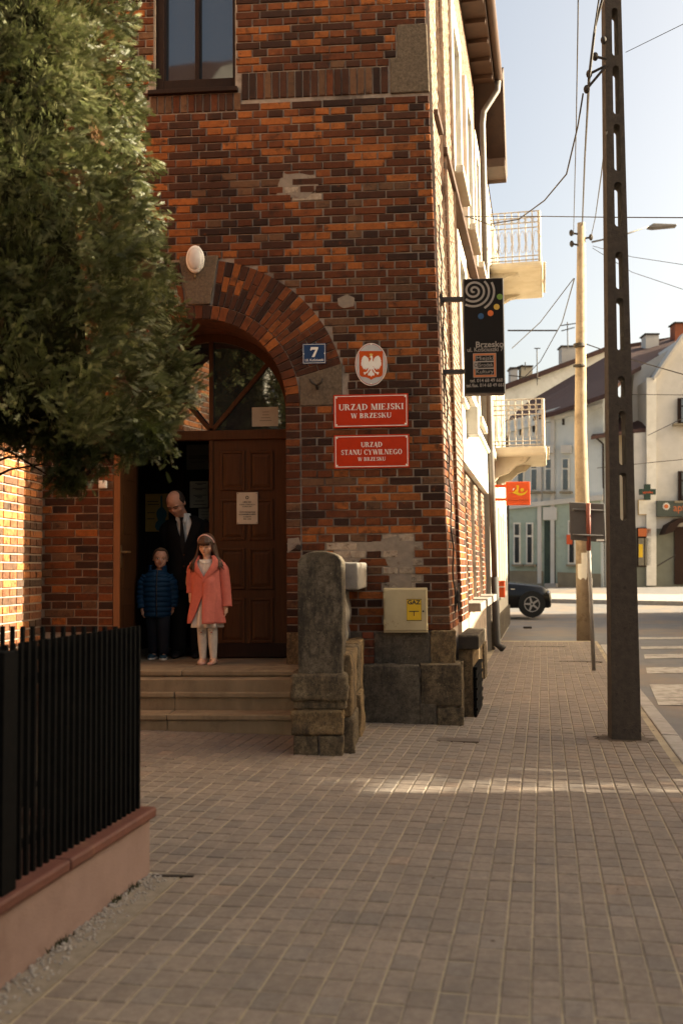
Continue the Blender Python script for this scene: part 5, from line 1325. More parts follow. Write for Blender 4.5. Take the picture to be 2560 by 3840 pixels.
for n_, (zs0, zs1, zr, lab) in enumerate(((3.62, 3.80, 4.72, 'lower'), (7.28, 7.42, 8.42, 'upper'))):
    bal = empty('balcony', FB(1.6, zs0), parent=cream); bal['label'] = lab + ' balcony with lattice iron railing and stained slab'
    t0, t1, od = 1.3, 3.6, 1.04
    fb_box(MB(), t0, t1, zs0, zs1, .002, od).build('slab', M['balc'], bal, bevel=.05)
    fb_box(MB(), t0 + .1, t1 - .1, zs1 - .05, zs1 - .01, od, od + .05).build('slab_nose', M['balc'], bal, bevel=.01)
    for tb in (t0 + .25, t1 - .45):
        mb = MB(); kc = 1.0 if n_ == 0 else .45
        P = [FB(tb, zs0 + (z - zs0) * kc, o if o < .01 else o * (.6 + .4 * kc)) for z, o in ((zs0, .004), (zs0, .72), (zs0 - .12, .60), (zs0 - .16, .45), (zs0 - .3, .3), (zs0 - .36, .12), (zs0 - .48, .004))]; mb.prism(P, SU * .2); mb.build('console', M['balc'], bal)
    def rl(p, q, r=.012): MB().tube([p, q], r, 5).build('rail_bar', M['rail'], bal)
    h = zr - zs1
    ends = [(lambda s: FB(t0 + .06, zs1 + s, 0), lambda s: FB(t0 + .06, zs1 + s, od - .06))]
    for f in (.04, .12, .68, .78, .88, 1.0): rl(FB(t0 + .06, zs1 + h * f, .02), FB(t0 + .06, zs1 + h * f, od - .06), .012); rl(FB(t0 + .06, zs1 + h * f, od - .06), FB(t1 - .06, zs1 + h * f, od - .06), .012)
    for i in range(8):
        o = .06 + i * (od - .12) / 7; rl(FB(t0 + .06, zs1, o), FB(t0 + .06, zr, o), .012 if i < 7 else .035)
    for i in range(12):
        t = t0 + .06 + i * (t1 - t0 - .12) / 11; rl(FB(t, zs1, od - .06), FB(t, zr, od - .06), .012)
    for i in range(7):                                   # scroll work
        o0 = .06 + i * (od - .12) / 7; c = FB(t0 + .06, zs1 + h * .4, o0 + .07); MB().tube([c + SN * .05 * math.cos(a * .5) + EZV * (.22 * h * math.sin(a * .5)) for a in range(13)], .006, 4, False).build('scroll', M['rail'], bal)
        c = FB(t0 + .06, zs1 + h * .83, o0 + .07); MB().tube([c + SN * .05 * math.cos(a * .5) + EZV * (.05 * math.sin(a * .5)) for a in range(13)], .006, 4, False).build('scroll', M['rail'], bal)
# ================================================================== HOUSES AT THE END OF THE STREET
class Fac:
    def __init__(s, P0, u):
        s.P0 = Vector(P0); s.u = Vector(u).normalized(); s.n = Vector((s.u.y, -s.u.x, 0))       # n faces the camera
    def pt(s, px, py, out=0.0):
        d = ray(px * K, py * K); P = s.P0 + s.n * out; t = (P - CP).dot(s.n) / d.dot(s.n); return CP + d * t
    def poly(s, pts, name, mat, parent, out=0.0, th=.3, bevel=0):
        P = [s.pt(x, y, out) for x, y in pts]; return MB().prism(P, s.n * -th).build(name, mat, parent, bevel=bevel)
    def rect(s, x0, y0, x1, y1, *a, **k): return s.poly([(x0, y1), (x1, y1), (x1, y0), (x0, y0)], *a, **k)
cu = (Rv.xy.normalized()); u27 = Vector((cu.x * math.cos(rad(-27)) - cu.y * math.sin(rad(-27)), cu.x * math.sin(rad(-27)) + cu.y * math.cos(rad(-27)), 0))
M['pale_blue'] = pm('pale_blue_render', (.54, .56, .545), (.46, .48, .465), 1.2, .9, .2, 30, stain=(.36, .37, .34), sscale=.7, srange=(.55, .8))
M['pale_green'] = pm('pale_green_render', (.32, .37, .31), (.26, .31, .26), 1.5, .9, .2, 30, stain=(.2, .22, .17), sscale=1.1, srange=(.55, .75))
M['tan_base'] = pm('tan_base', (.22, .18, .125), (.17, .14, .095), 3, .9, .4, 30)
M['grey_white'] = pm('grey_white_render', (.50, .47, .43), (.44, .41, .37), 1.0, .9, .2, 30, stain=(.38, .35, .31), sscale=.6, srange=(.5, .8))
M['yellowish'] = pm('yellowish_render', (.56, .47, .33), (.48, .40, .28), 1.2, .9, .2, 30)
M['bottle_green'] = pm('grey_green_render', (.14, .14, .11), (.11, .11, .085), 2, .8, .3, 30)
F1 = Fac(dD(1378, 1350, 45), u27)
h1 = empty('pale_blue_house', dD(1280, 1345, 46), 'old pale blue house with green ground floor and dark open doorway', 'building')
F1.poly([(1100, 1352), (1384, 1365), (1384, 905), (1272, 938), (1100, 985)], 'wall', M['pale_blue'], h1, 0, 6)
F1.poly([(1100, 1352), (1378, 1364), (1378, 1146), (1100, 1172)], 'ground_floor', M['pale_green'], h1, .05, .04)
F1.poly([(1100, 1352), (1246, 1352), (1246, 1312), (1100, 1310)], 'base', M['tan_base'], h1, .12, .06); F1.poly([(1279, 1356), (1378, 1366), (1378, 1318), (1279, 1314)], 'base', M['tan_base'], h1, .12, .06)
F1.poly([(1100, 1176), (1382, 1148), (1382, 1136), (1100, 1166)], 'string_course', M['grey_white'], h1, .22, .2)
F1.poly([(1100, 1010), (1382, 936), (1382, 926), (1100, 1000)], 'string_course', M['pale_blue'], h1, .12, .1)
for x in (1233, 1263): F1.poly([(x, 1340), (x + 9, 1340), (x + 9, 940), (x, 945)], 'pilaster', M['grey_white'], h1, .14, .1)
M['door_green'] = pm('dark_green_door', (.03, .05, .035), (.02, .03, .022), 4, .7, .2)
F1.rect(1249, 1196, 1274, 1342, 'doorway', M['door_green'], h1, .10, .04); F1.rect(1264, 1196, 1274, 1342, 'door_gap', M['dark_int'], h1, .104, .04); F1.rect(1246, 1165, 1277, 1194, 'door_head', M['grey_white'], h1, .16, .1); F1.rect(1250, 1340, 1276, 1350, 'door_step', M['kerb'], h1, .5, .4)
def hwin(h, F, x0, y0, x1, y1, fr=M['plaster_white'], sill=True, dark=None):
    wv = empty('window', F.pt(x0, y1, .1), parent=h)
    F.rect(x0, y0, x1, y1, 'window_frame', fr, wv, .12, .08); w_ = (x1 - x0); hh = y1 - y0
    F.rect(x0 + w_ * .2, y0 + hh * .04, x1 - w_ * .2, y0 + hh * .3, 'pane', M['glass'], wv, .15, .03); F.rect(x0 + w_ * .2, y0 + hh * .35, x1 - w_ * .2, y1 - hh * .04, 'pane', M['glass'], wv, .15, .03)
    if sill: F.rect(x0 - w_ * .25, y1, x1 + w_ * .25, y1 + 5, 'sill', M['tan_base'], wv, .35, .3)
for x in (1178, 1207): hwin(h1, F1, x, 1200, x + 16, 1296)
hwin(h1, F1, 1303, 1195, 1320, 1296)
for x in (1185, 1216, 1249, 1288): hwin(h1, F1, x, 1052, x + 18, 1128)
for x in (1183, 1214, 1248, 1287): F1.rect(x, 1022, x + 22, 1040, 'window_head', M['grey_white'], h1, .3, .25)
for x, y in ((1192, 985), (1222, 978), (1290, 962)): F1.rect(x, y, x + 5, y + 14, 'attic_vent', M['iron'], h1, .05, .04)
F1.rect(1300, 1228, 1313, 1250, 'notice', M['post_red_'], h1, .16, .04)
def rpoly(pts, name, mat, parent, th=.12):
    P = [dD(x, y, D) for x, y, D in pts]; return MB().prism(P, Vector((0, 0, -th))).build(name, mat, parent)
rpoly([(1150, 975, 48.4), (1272, 945, 45.8), (1392, 903, 43.8), (1452, 850, 46), (1545, 800, 49), (1552, 772, 53), (1447, 789, 53), (1389, 820, 53), (1315, 862, 53), (1213, 922, 53)], 'roof', M['tile'], h1, .2)
fw = empty('white_gable_house', dD(1240, 900, 54), 'white gable wall with thin brown roof edge rising above the pale blue house', 'building')
FG = Fac(dD(1240, 900, 54.5), cu.to_3d()); FG.poly([(1120, 1345), (1400, 1345), (1400, 800), (1318, 832), (1165, 890), (1120, 905)], 'gable_wall', M['plaster_white'], fw, 0, 3)
FG.poly([(1120, 907), (1165, 892), (1318, 834), (1400, 802), (1400, 792), (1318, 824), (1165, 880), (1120, 895)], 'roof_edge', M['tile'], fw, .3, 3.5)
def chimney(F, x0, y0, x1, y1, mat, label, out=0, pots=0):
    c = empty('chimney_stack', F.pt((x0 + x1) / 2, y1, out), label, 'chimney', 'chimneys on the far roofs')
    F.rect(x0, y0, x1, y1, 'stack', mat, c, out, .8); F.rect(x0 - 2, y0 - 3, x1 + 2, y0, 'cap', M['iron'], c, out + .08, .96)
    return c
FC = Fac(dD(1400, 900, 55.5), cu.to_3d())
chimney(FC, 1289, 796, 1322, 850, M['grey_white'], 'broad white chimney just beside the round pole'); chimney(FC, 1172, 846, 1188, 900, M['grey_white'], 'narrow far chimney beside the lightbox sign'); chimney(FC, 1196, 842, 1222, 896, M['yellowish'], 'squat far chimney between the lightbox sign and the roof edge'); 
FC2 = Fac(dD(1500, 800, 51.5), cu.to_3d()); chimney(FC2, 1482, 768, 1512, 800, M['grey_white'], 'white chimney with dark cap above the big brown roof')
M['red_brick'] = pm('red_brick_stack', (.28, .085, .04), (.2, .06, .03), 20, .9, .5, 30)
chimney(FC2, 1549, 742, 1580, 828, M['red_brick'], 'red brick chimney at the picture\'s edge')
# yellowish house with low roof
F2 = Fac(dD(1430, 1350, 45.5), cu.to_3d())
h2 = empty('yellowish_house', dD(1430, 1350, 45.5), 'narrow yellowish house with low brown roof behind the slotted pole', 'building')
F2.poly([(1382, 1362), (1492, 1362), (1492, 975), (1382, 992)], 'wall', M['yellowish'], h2, 0, 4)
rpoly([(1356, 1002, 44.9), (1468, 985, 44.9), (1490, 985, 44.9), (1490, 920, 49), (1378, 972, 49)], 'roof', M['tile'], h2, .15)
mb = MB().tube([dD(1362, 1000, 45), dD(1384, 1020, 45.2), dD(1385, 1345, 45.2)], .05, 6).build('downpipe', M['iron'], h2)
hwin(h2, F2, 1471, 1050, 1489, 1118, M['wood_dark'], True)
# pharmacy
F3 = Fac(dD(1520, 1350, 44.5), cu.to_3d())
h3 = empty('pharmacy_building', dD(1520, 1350, 44.5), 'grey white gabled pharmacy building with dark green ground floor', 'building')
F3.poly([(1455, 1365), (1700, 1368), (1700, 690), (1568, 772), (1506, 868), (1486, 872), (1486, 992), (1455, 995)], 'wall', M['grey_white'], h3, 0, 5)
F3.poly([(1447, 990), (1490, 990), (1490, 868), (1540, 800), (1455, 850)], 'side_gable', M['grey_white'], h3, -1.5, 2)
F3.poly([(1484, 1345), (1506, 1345), (1506, 866), (1484, 868)], 'pilaster', M['plaster_white'], h3, .15, .12)
F3.poly([(1502, 872), (1570, 772), (1700, 690), (1700, 684), (1568, 765), (1500, 866)], 'gable_trim', M['grey_white'], h3, .3, .5)
F3.poly([(1456, 1366), (1700, 1368), (1700, 1214), (1456, 1214)], 'ground_floor', M['bottle_green'], h3, .06, .05)
F3.rect(1508, 1150, 1700, 1186, 'sign_band', flat('dark_green_sign', (.05, .06, .045), .5), h3, .3, .25)
F3.rect(1465, 1148, 1507, 1182, 'sign_board', M['poster'], h3, .14, .1); F3.rect(1466, 1149, 1484, 1181, 'sign_picture', M['paper'], h3, .16, .02)
for x0, y0, x1, y1 in ((1556, 914, 1592, 972), (1557, 1082, 1592, 1150)):
    hwin(h3, F3, x0, y0, x1, y1, M['wood_dark'], True)
M['shop_orange'] = flat('shop_poster', (.5, .12, .03), .6)  # plain orange print colour, emits nothing
wv = empty('shop_window', F3.pt(1464, 1300), parent=h3); F3.rect(1462, 1212, 1497, 1302, 'window_frame', M['wood_dark'], wv, .12, .08); F3.rect(1465, 1236, 1478, 1299, 'pane', M['glass'], wv, .15, .03); F3.rect(1480, 1236, 1494, 1299, 'pane', M['glass'], wv, .15, .03); F3.rect(1465, 1214, 1494, 1232, 'poster_strip', M['shop_orange'], wv, .15, .03); F3.rect(1466, 1250, 1475, 1280, 'poster', M['gas_yellow'], wv, .16, .01)
aw = F3.poly([(1525, 1228), (1535, 1205), (1560, 1190), (1600, 1186), (1600, 1195), (1560, 1202), (1545, 1222)], 'door_canopy', M['wood_dark'], h3, .9, .8)
F3.rect(1548, 1210, 1590, 1342, 'shop_door', M['wood_dark'], h3, .12, .08)
mb = MB().tube([F3.pt(1508, 1300, .6), F3.pt(1550, 1275, .6)], .03, 6).build('handrail', M['iron'], h3)
fl = [(1528 + 5 * math.cos(2 * math.pi * i / 16), 1162 + 5 * math.sin(2 * math.pi * i / 16)) for i in range(16)]
F3.poly([(1529 + 9 * math.cos(2 * math.pi * i / 24) * (1 if i % 2 else .8), 1163 + 9 * math.sin(2 * math.pi * i / 24) * (1 if i % 2 else .8)) for i in range(24)], 'flower_print', M['paper'], h3, .32, .02); F3.poly([(x + 1, y + 1) for x, y in fl], 'flower_print', M['shop_orange'], h3, .335, .02)
p = F3.pt(1545, 1174, .31); q = F3.pt(1602, 1174, .31); sans('apteka', .48, M['shop_orange'], h3, p, F3.u, EZV, width=(q - p).length)
M['cross_green'] = flat('cross_green', (.008, .03, .018), .5)
gc = empty('pharmacy_cross', F3.pt(1487, 1130, .8), 'dark green pharmacy cross sign above the shop window', 'sign')
F3.poly([(1480, 1112), (1493, 1112), (1493, 1123), (1505, 1123), (1505, 1136), (1493, 1136), (1493, 1148), (1480, 1148), (1480, 1136), (1468, 1136), (1468, 1123), (1480, 1123)], 'cross', M['cross_green'], gc, .9, .15)
p = F3.pt(1475, 1133, .91); q = F3.pt(1498, 1133, .91); sans('apteka', .16, M['post_red_'], gc, p, F3.u, EZV, width=(q - p).length)
MB().tube([F3.pt(1486, 1130, .8), F3.pt(1486, 1130, .0)], .03, 6).build('arm', M['iron'], gc)
# second far pole and street lamp
fp = empty('far_pole', dD(1160, 1345, 34), 'dark slotted pole with paper notices far behind the orange sign', 'pole')
D_ = 33.; a = dD(1165, 1385, D_); 
for x0, x1 in ((1150, 1156), (1163, 1170)):
    q = [dD(x0, 1388, D_), dD(x1, 1388, D_), dD(x1 - 3, 1000, D_), dD(x0 - 1, 1000, D_)]; MB().prism(q, Vector((0, .2, 0))).build('pole_flange', M['pole_conc'], fp)
for i in range(8):
    y = 1030 + i * 46; q = [dD(1155, y + 16, D_ + .02), dD(1164, y + 16, D_ + .02), dD(1163, y, D_ + .02), dD(1154, y, D_ + .02)]; MB().prism(q, Vector((0, .16, 0))).build('pole_web', M['pole_conc'], fp)
q = [dD(1152, 1298, D_ - .05), dD(1164, 1298, D_ - .05), dD(1164, 1262, D_ - .05), dD(1153, 1258, D_ - .05)]; MB().prism(q, Vector((0, .03, 0))).build('paper_scrap', M['paper'], fp)
sl_ = empty('street_lamp', dD(1520, 520, 30), 'street lamp head on a long thin arm beside the slotted pole', 'street lamp')
MB().tube([dD(1358, 556, 30), dD(1430, 540, 30), dD(1488, 520, 30)], [.03, .025, .02], 8).build('lamp_arm', M['post_grey'], sl_, smooth=True)
MB().prism([dD(1486, 521, 30), dD(1500, 523, 30), dD(1554, 518, 30), dD(1552, 514, 30), dD(1500, 512, 30)], Vector((0, .25, 0))).build('lamp_head', M['post_grey'], sl_, bevel=.02)
# ================================================================== WIRES
def wire(pts, r, label, group='overhead wires'):
    P = [dD(*q) for q in pts]; out = []
    for i in range(len(P) - 1):
        for s in range(8): out.append(P[i].lerp(P[i + 1], s / 8))
    out.append(P[-1]); o = MB().tube(out, r, 5).build('overhead_wire', M['iron']); tag(o, label, 'wire', group)
wire([(1327, -40, 9), (1326, 60, 9.6), (1322, 300, 12), (1316, 540, 20)], .007, 'leftmost faint wire rising from the round pole past the slotted pole')
wire([(1392, -40, 8.7), (1366, 60, 8.9), (1352, 180, 8.9), (1342, 360, 13), (1336, 515, 20.3)], .012, 'thick wire from the insulators down to the top of the round pole')
wire([(1380, -40, 8.7), (1362, 80, 8.9), (1350, 180, 9), (1345, 300, 12), (1337, 515, 20.3)], .008, 'thin wire beside the thick one, from the insulators to the round pole')
wire([(1392, 300, 8.8), (1380, 400, 12), (1366, 500, 18), (1356, 545, 20.3)], .008, 'wire leaving the slotted pole\'s left edge down to the round pole')
wire([(1338, 215, 9), (1326, 290, 9.3), (1300, 400, 10), (1250, 460, 11.5), (1190, 504, 13), (1120, 515, 14), (1090, 503, 14.4), (1068, 497, 14.6)], .008, 'sagging cable from the insulators to the brick street wall')
wire([(1068, 497, 14.6), (1250, 497, 13), (1392, 499, 11), (1568, 500, 10), (1700, 500, 9.5)], .006, 'straight level wire crossing above the upper balcony')
wire([(1436, 120, 9), (1568, 55, 8), (1650, 10, 7.5)], .003, 'faint wire rising to the upper right of the slotted pole')
wire([(1316, 640, 20), (1240, 740, 22), (1175, 800, 24)], .010, 'slanting wire behind the lightbox sign to the round pole')
wire([(1318, 640, 20), (1290, 740, 24), (1240, 830, 28), (1200, 870, 30)], .012, 'curved wire dropping to the far chimneys')
wire([(1165, 759, 36), (1280, 759, 36)], .03, 'short level wire between lightbox sign and round pole')
wire([(1360, 565, 21), (1450, 590, 20), (1568, 608, 19), (1660, 620, 18)], .006, 'upper thin wire running right from the round pole')
wire([(1360, 570, 21), (1450, 625, 20), (1568, 665, 19), (1660, 690, 18)], .006, 'lower thin wire running right from the round pole')
wire([(1345, 790, 22), (1436, 822, 22), (1568, 860, 21), (1660, 880, 21)], .012, 'pale wire across the big brown roof')
wire([(1440, 906, 22), (1568, 907, 22), (1700, 908, 22)], .008, 'upper level wire before the pharmacy gable')
wire([(1370, 1075, 25), (1568, 1055, 22), (1700, 1045, 21)], .008, 'lower wire before the pharmacy windows')
wire([(1487, 1000, 30), (1568, 960, 24), (1650, 920, 20)], .009, 'slanting wire before the pharmacy upper window')
# roof aerials
for lab, P in (('bare roof aerial with cross arms beside the round pole', [((1303, 800), (1302, 740)), ((1285, 748), (1325, 742)), ((1288, 760), (1318, 752))]), ('thin far mast with funnel top above the white gable', [((1233, 885), (1232, 800)), ((1226, 800), (1240, 800))]), ('clutter of aerial rods above the far chimneys', [((1170, 850), (1200, 838)), ((1205, 850), (1205, 832)), ((1168, 862), (1240, 870))])):
    a_ = empty('roof_aerial', dD(*P[0][0], 54), lab, 'aerial')
    for p, q in P: MB().tube([dD(*p, 54), dD(*q, 54)], .03, 5).build('rod', M['iron'], a_)
# ================================================================== CAR
car = empty('saloon_car', dD(1180, 1412, 30), 'glossy black saloon car on the side road behind the downpipe', 'car')
DCAR = 30.0
gc_ = dD(1221, 1412, DCAR); ZG = gc_.z; XW = gc_.x; YC = gc_.y
M['car_black'] = flat('car_black', (.004, .004, .004), .2, 0.0, .35); M['tyre'] = flat('tyre', (.01, .01, .01), .8); M['alloy'] = flat('alloy', (.45, .43, .42), .3, .8); M['car_glass'] = flat('car_glass', (.02, .024, .028), .05, 0, .8); M['chrome'] = flat('chrome', (.6, .6, .6), .15, 1.0)
# body sections along the car: (x from front wheel, z bottom, z shoulder, z hood, half width)
sec = [(.62, .30, .50, .58, .62), (.59, .22, .62, .70, .74), (.50, .20, .72, .80, .84), (.3, .20, .80, .88, .89), (-.2, .20, .86, .93, .9), (-.75, .20, .90, .98, .9), (-1.6, .20, .92, .99, .9), (-2.6, .20, .93, 1.0, .9), (-3.2, .22, .92, 1.0, .88), (-3.55, .3, .86, .94, .78), (-3.62, .4, .7, .8, .7)]
R = []
for x, zb_, zs, zh_, hw in sec:
    r = []
    for y, z in ((-hw * .92, zb_), (-hw, zb_ + .12), (-hw, (zb_ + zs) / 2), (-hw * .99, zs), (-hw * .9, zh_ - .03), (-hw * .6, zh_), (0, zh_ + .025), (hw * .6, zh_), (hw * .9, zh_ - .03), (hw * .99, zs), (hw, (zb_ + zs) / 2), (hw, zb_ + .12), (hw * .92, zb_)): r.append((XW + x, YC + .9 + y, ZG + z))
    R.append(r)
MB().rings(R).build('body', M['car_black'], car, smooth=True)
cab = [(-.85, .97, .97, .80), (-1.35, .97, 1.32, .72), (-1.75, .98, 1.41, .68), (-2.4, .98, 1.41, .68), (-2.9, .98, 1.3, .7), (-3.4, .97, 1.0, .76)]
R = [[(XW + x, YC + .9 + s * hw * k, ZG + z) for s, k, z in ((-1, 1.1, z0), (-1, 1.06, z0 + (z1 - z0) * .5), (-1, .92, z1 - .01), (0, .9, z1 + .02), (1, .92, z1 - .01), (1, 1.06, z0 + (z1 - z0) * .5), (1, 1.1, z0))] for x, z0, z1, hw in cab]
MB().rings(R).build('cabin', M['car_glass'], car, smooth=True)
MB().tube([(XW - .82, YC + .04, ZG + .985), (XW - 1.36, YC + .14, ZG + 1.32), (XW - 1.8, YC + .2, ZG + 1.42)], .03, 6).build('windscreen_pillar', M['chrome'], car)
MB().tube([(XW - .86, YC + .0, ZG + .97), (XW - 2.8, YC + .0, ZG + 1.0)], .014, 6).build('window_trim', M['chrome'], car)
for x in (0.0, -2.62):
    whl = empty('wheel', (XW + x, YC, ZG + .32), parent=car)
    MB().tube([(XW + x, YC - .02, ZG + .32), (XW + x, YC + .2, ZG + .32)], .40, 24).build('wheel_arch', M['tyre'], car)
    MB().tube([(XW + x, YC - .035, ZG + .32), (XW + x, YC + .18, ZG + .32)], .32, 28).build('tyre', M['tyre'], whl)
    mb = MB(); 
    R = [[(XW + x + r * math.cos(2 * math.pi * i / 28), y, ZG + .32 + r * math.sin(2 * math.pi * i / 28)) for i in range(28)] for r, y in ((.235, YC - .037), (.235, YC - .048), (.21, YC - .048), (.21, YC - .036))]
    mb.rings(R, False, False).build('rim', M['alloy'], whl)
    for i in range(5):
        an = rad(90 + 72 * i + 15); d = Vector((math.cos(an), 0, math.sin(an))); s_ = Vector((-d.z, 0, d.x)); c = Vector((XW + x, YC - .046, ZG + .32))
        MB().prism([c + d * .03 + s_ * .035, c + d * .03 - s_ * .035, c + d * .215 - s_ * .022, c + d * .215 + s_ * .022], Vector((0, .012, 0))).build('spoke', M['alloy'], whl)
MB().box(XW + .42, XW + .56, YC + .06, YC + .2, ZG + .6, ZG + .70).build('headlight', M['chrome'], car, bevel=.03)
MB().box(XW - .62, XW - .5, YC - .012, YC + .02, ZG + .76, ZG + .79).build('side_repeater', M['paper'], car)
# litter
p = dG(1211, 1444); o = MB().box(p.x - .1, p.x + .1, p.y, p.y + .1, p.z, p.z + .05).build('litter_scrap', M['iron'], bevel=.01); tag(o, 'small dark scrap lying on the far sidewalk before the car', 'litter')
# scattered grit and dry leaf bits on the paving
gr = MB(); rl_ = random.Random(12)
for i in range(230):
    t = rl_.random()
    if t < .35: q = st(a_kerb - abs(rl_.gauss(0, .12)) - .01, rl_.uniform(3, 18))
    elif t < .6: q = Vector((rl_.uniform(.2, 1.3), YW - .32 - abs(rl_.gauss(0, .08)), 0))
    elif t < .75: q = st(a_fac + .3 + abs(rl_.gauss(0, .1)), rl_.uniform(10.5, 18))
    else: q = st(rl_.uniform(-1.5, a_kerb), rl_.uniform(3.2, 12))
    z = gz(q.x, q.y) + .003; an = rl_.uniform(0, 6.28); r = rl_.uniform(.004, .013)
    d = Vector((math.cos(an), math.sin(an), 0)) * r; e = Vector((-d.y, d.x, 0)) * rl_.uniform(.3, .8); c = Vector((q.x, q.y, z))
    gr.add([c - d, c + e + EZV * .003, c + d, c - e], [(0, 1, 2, 3)])
go2 = gr.build('litter_bits', pm('dry_litter', (.05, .035, .022), (.09, .06, .035), 40, .95, 0)); tag(go2, 'tiny dry leaf bits and grit scattered on the paving', 'litter', kind='stuff')
# manhole / service lids in the sidewalk
for (x0, y0, x1, y1, lab) in ((1635, 2769, 1800, 2778, 'long narrow steel lid in the paving at the plinth corner'), (2095, 2472, 2250, 2480, 'long narrow steel lid near the sign post'), (1928, 2418, 2120, 2424, 'far steel lid across the sidewalk')):
    a, b = gnd(x0, y1), gnd(x1, y0); cx_0, cy_0 = (a + b) / 2, 0
    m_ = MB(); o = (a + b) / 2; m_.obox(Vector((a.x, a.y, a.z - .02)), SN, SU, EZV, (b - a).dot(SN), .16, .023); ob = m_.build('service_lid', pm('rusty_lid', (.12, .085, .065), (.08, .06, .045), 20, .7, .3), bevel=.003); tag(ob, lab, 'lid')
# ================================================================== HOUSES OUT OF FRAME (shade on the street, reflections in the panes)
def plain_house(name, label, x0, x1, y0, y1, eave, ridge, axis, wall, roof):
    h = empty(name, (x0, y0, 0), label, 'building')
    MB().box(x0, x1, y0, y1, -.4, eave).build('wall', wall, h)
    o = .3; mb = MB()
    if axis == 'y':
        xm_ = (x0 + x1) / 2; mb.prism([Vector((x0 - o, y0 - .02, eave)), Vector((x1 + o, y0 - .02, eave)), Vector((xm_, y0 - .02, ridge))], (0, y1 - y0 + .04, 0))
    else:
        ym_ = (y0 + y1) / 2; mb.prism([Vector((x0 - o, y0 - o, eave)), Vector((x0 - o, y1 + o, eave)), Vector((x0 - o, ym_, ridge))], (x1 - x0 + 2 * o, 0, 0))
    mb.build('roof', roof, h)
    n = max(1, int((y1 - y0) / 2.4))
    for i in range(n):
        yc = y0 + (i + .5) * (y1 - y0) / n
        for z in (1.0, 4.2):
            if z + 1.6 > eave: continue
            for xf, s in ((x0, -1), (x1, 1)):
                MB().box(min(xf, xf + s * .02), max(xf, xf + s * .02), yc - .5, yc + .5, z, z + 1.5).build('window', M['glass'], h)
    return h
plain_house('opposite_house', 'tall cream house across the street beyond the right edge', 11, 19, -26, 7.85, 9.2, 10.2, 'y', M['plaster'], M['tile'])
plain_house('opposite_house', 'middle low house across the street beyond the right edge', 11, 13.2, 8.95, 12.2, 6.3, 6.6, 'y', M['grey_white'], M['tile'])
plain_house('opposite_house', 'lowest long house across the street beyond the right edge', 11, 19, 12.6, 34, 4.9, 5.9, 'y', M['yellowish'], M['tile'])
ch_ = plain_house('corner_house', 'brown roofed house behind the viewer, mirrored in the upper window', -17, -3.4, -9, -1, 9.6, 14.6, 'x', M['plaster_white'], M['tile'])
MB().prism([Vector((-4.75, -.7, 9.7)), Vector((-3.6, -.7, 9.7)), Vector((-3.6, -.7, 12.35)), Vector((-4.1, -.7, 12.2)), Vector((-4.75, -.7, 11.5))], (0, -2.5, 0)).build('dormer', M['plaster_white'], ch_)
# unseen tree added between the opposite houses to dapple and limit the sun strip
stt = empty('sun_dapple_tree', (12.2, 8.6, 0), 'unseen tree added beyond the right edge to dapple the sun strip', 'tree')
MB().tube([(12.2, 8.6, -.1), (12.2, 8.65, 2.5), (12.25, 9.0, 6.5)], [.14, .1, .03], 8).build('trunk', M['wood_dark'], stt)
mb = MB(); rt = random.Random(3)
for i in range(220):
    z = rt.uniform(2.6, 7.4); an = rt.uniform(0, 6.28); p = Vector((12.2, 8.6, z - .5)); q = Vector((12.2 + math.cos(an) * rt.uniform(.3, 1.1), 8.6 + math.sin(an) * rt.uniform(.3, 1.0), z + rt.uniform(0, .5))); mb.tube([p, q], [.025, .008], 4)
    for k in range(4):
        r_ = p.lerp(q, rt.uniform(.4, 1)) + Vector((rt.gauss(0, .15), rt.gauss(0, .15), rt.gauss(0, .15))); mb.ell(r_, (.05, .05, .035), 5, 4)
for i in range(1300):  # dense clumps added high up to cut off the upper sunbeam
    an = rt.uniform(0, 6.28); r_ = rt.uniform(0, .95) ** .6; mb.ell((12.2 + .9 * r_ * math.cos(an), 8.42 + .62 * r_ * math.sin(an), rt.uniform(5.7, 9.4)), (.1, .1, .07), 5, 4)
mb.build('crown', M['wood_dark'], stt)
# ================================================================== THUJA
M['leaf'] , nt_, bs_ = newmat('thuja_leaf')
at_ = nt_.nodes.new('ShaderNodeAttribute'); at_.attribute_name = 'bc'
L(nt_, at_.outputs['Color'], bs_.inputs['Base Color']); bs_.inputs['Roughness'].default_value = .42; bs_.inputs['Specular IOR Level'].default_value = .22
tl_ = nt_.nodes.new('ShaderNodeBsdfTranslucent'); L(nt_, at_.outputs['Color'], tl_.inputs['Color'])
mx_ = nt_.nodes.new('ShaderNodeMixShader'); mx_.inputs[0].default_value = .3
L(nt_, bs_.outputs[0], mx_.inputs[1]); L(nt_, tl_.outputs[0], mx_.inputs[2]); L(nt_, mx_.outputs[0], nt_.nodes['Material Output'].inputs[0])
DT = 6.3
base = dD(-150, 1500, DT); TX, TY = base.x, base.y
thuja = empty('thuja_tree', (TX, TY, 0), 'big bushy thuja conifer, sunlit at the top, over the picket fence', 'tree')
# crown radius by height, from the outline in the photograph
outl = [(1060, 385), (1000, 398), (940, 408), (900, 414), (850, 432), (800, 442), (700, 446), (660, 440), (600, 422), (560, 404), (450, 396), (400, 372), (370, 356), (300, 350), (200, 345), (100, 322), (0, 310), (-150, 280), (-400, 210), (-700, 100), (-900, -20), (-1050, -120)]
prof_ = []
for py, px in outl:
    p = dD(px, py, DT); prof_.append((p.z, math.hypot(p.x - TX, 0) * (.93 if py >= 660 else (.89 if py > 330 else .87))))
prof_.sort()
def rad_at(z):
    if z <= prof_[0][0]: return prof_[0][1] * .86
    for (z0, r0), (z1, r1) in zip(prof_, prof_[1:]):
        if z0 <= z <= z1: return r0 + (r1 - r0) * (z - z0) / (z1 - z0)
    return .05
Z0, Z1 = prof_[0][0] + .12, prof_[-1][0]
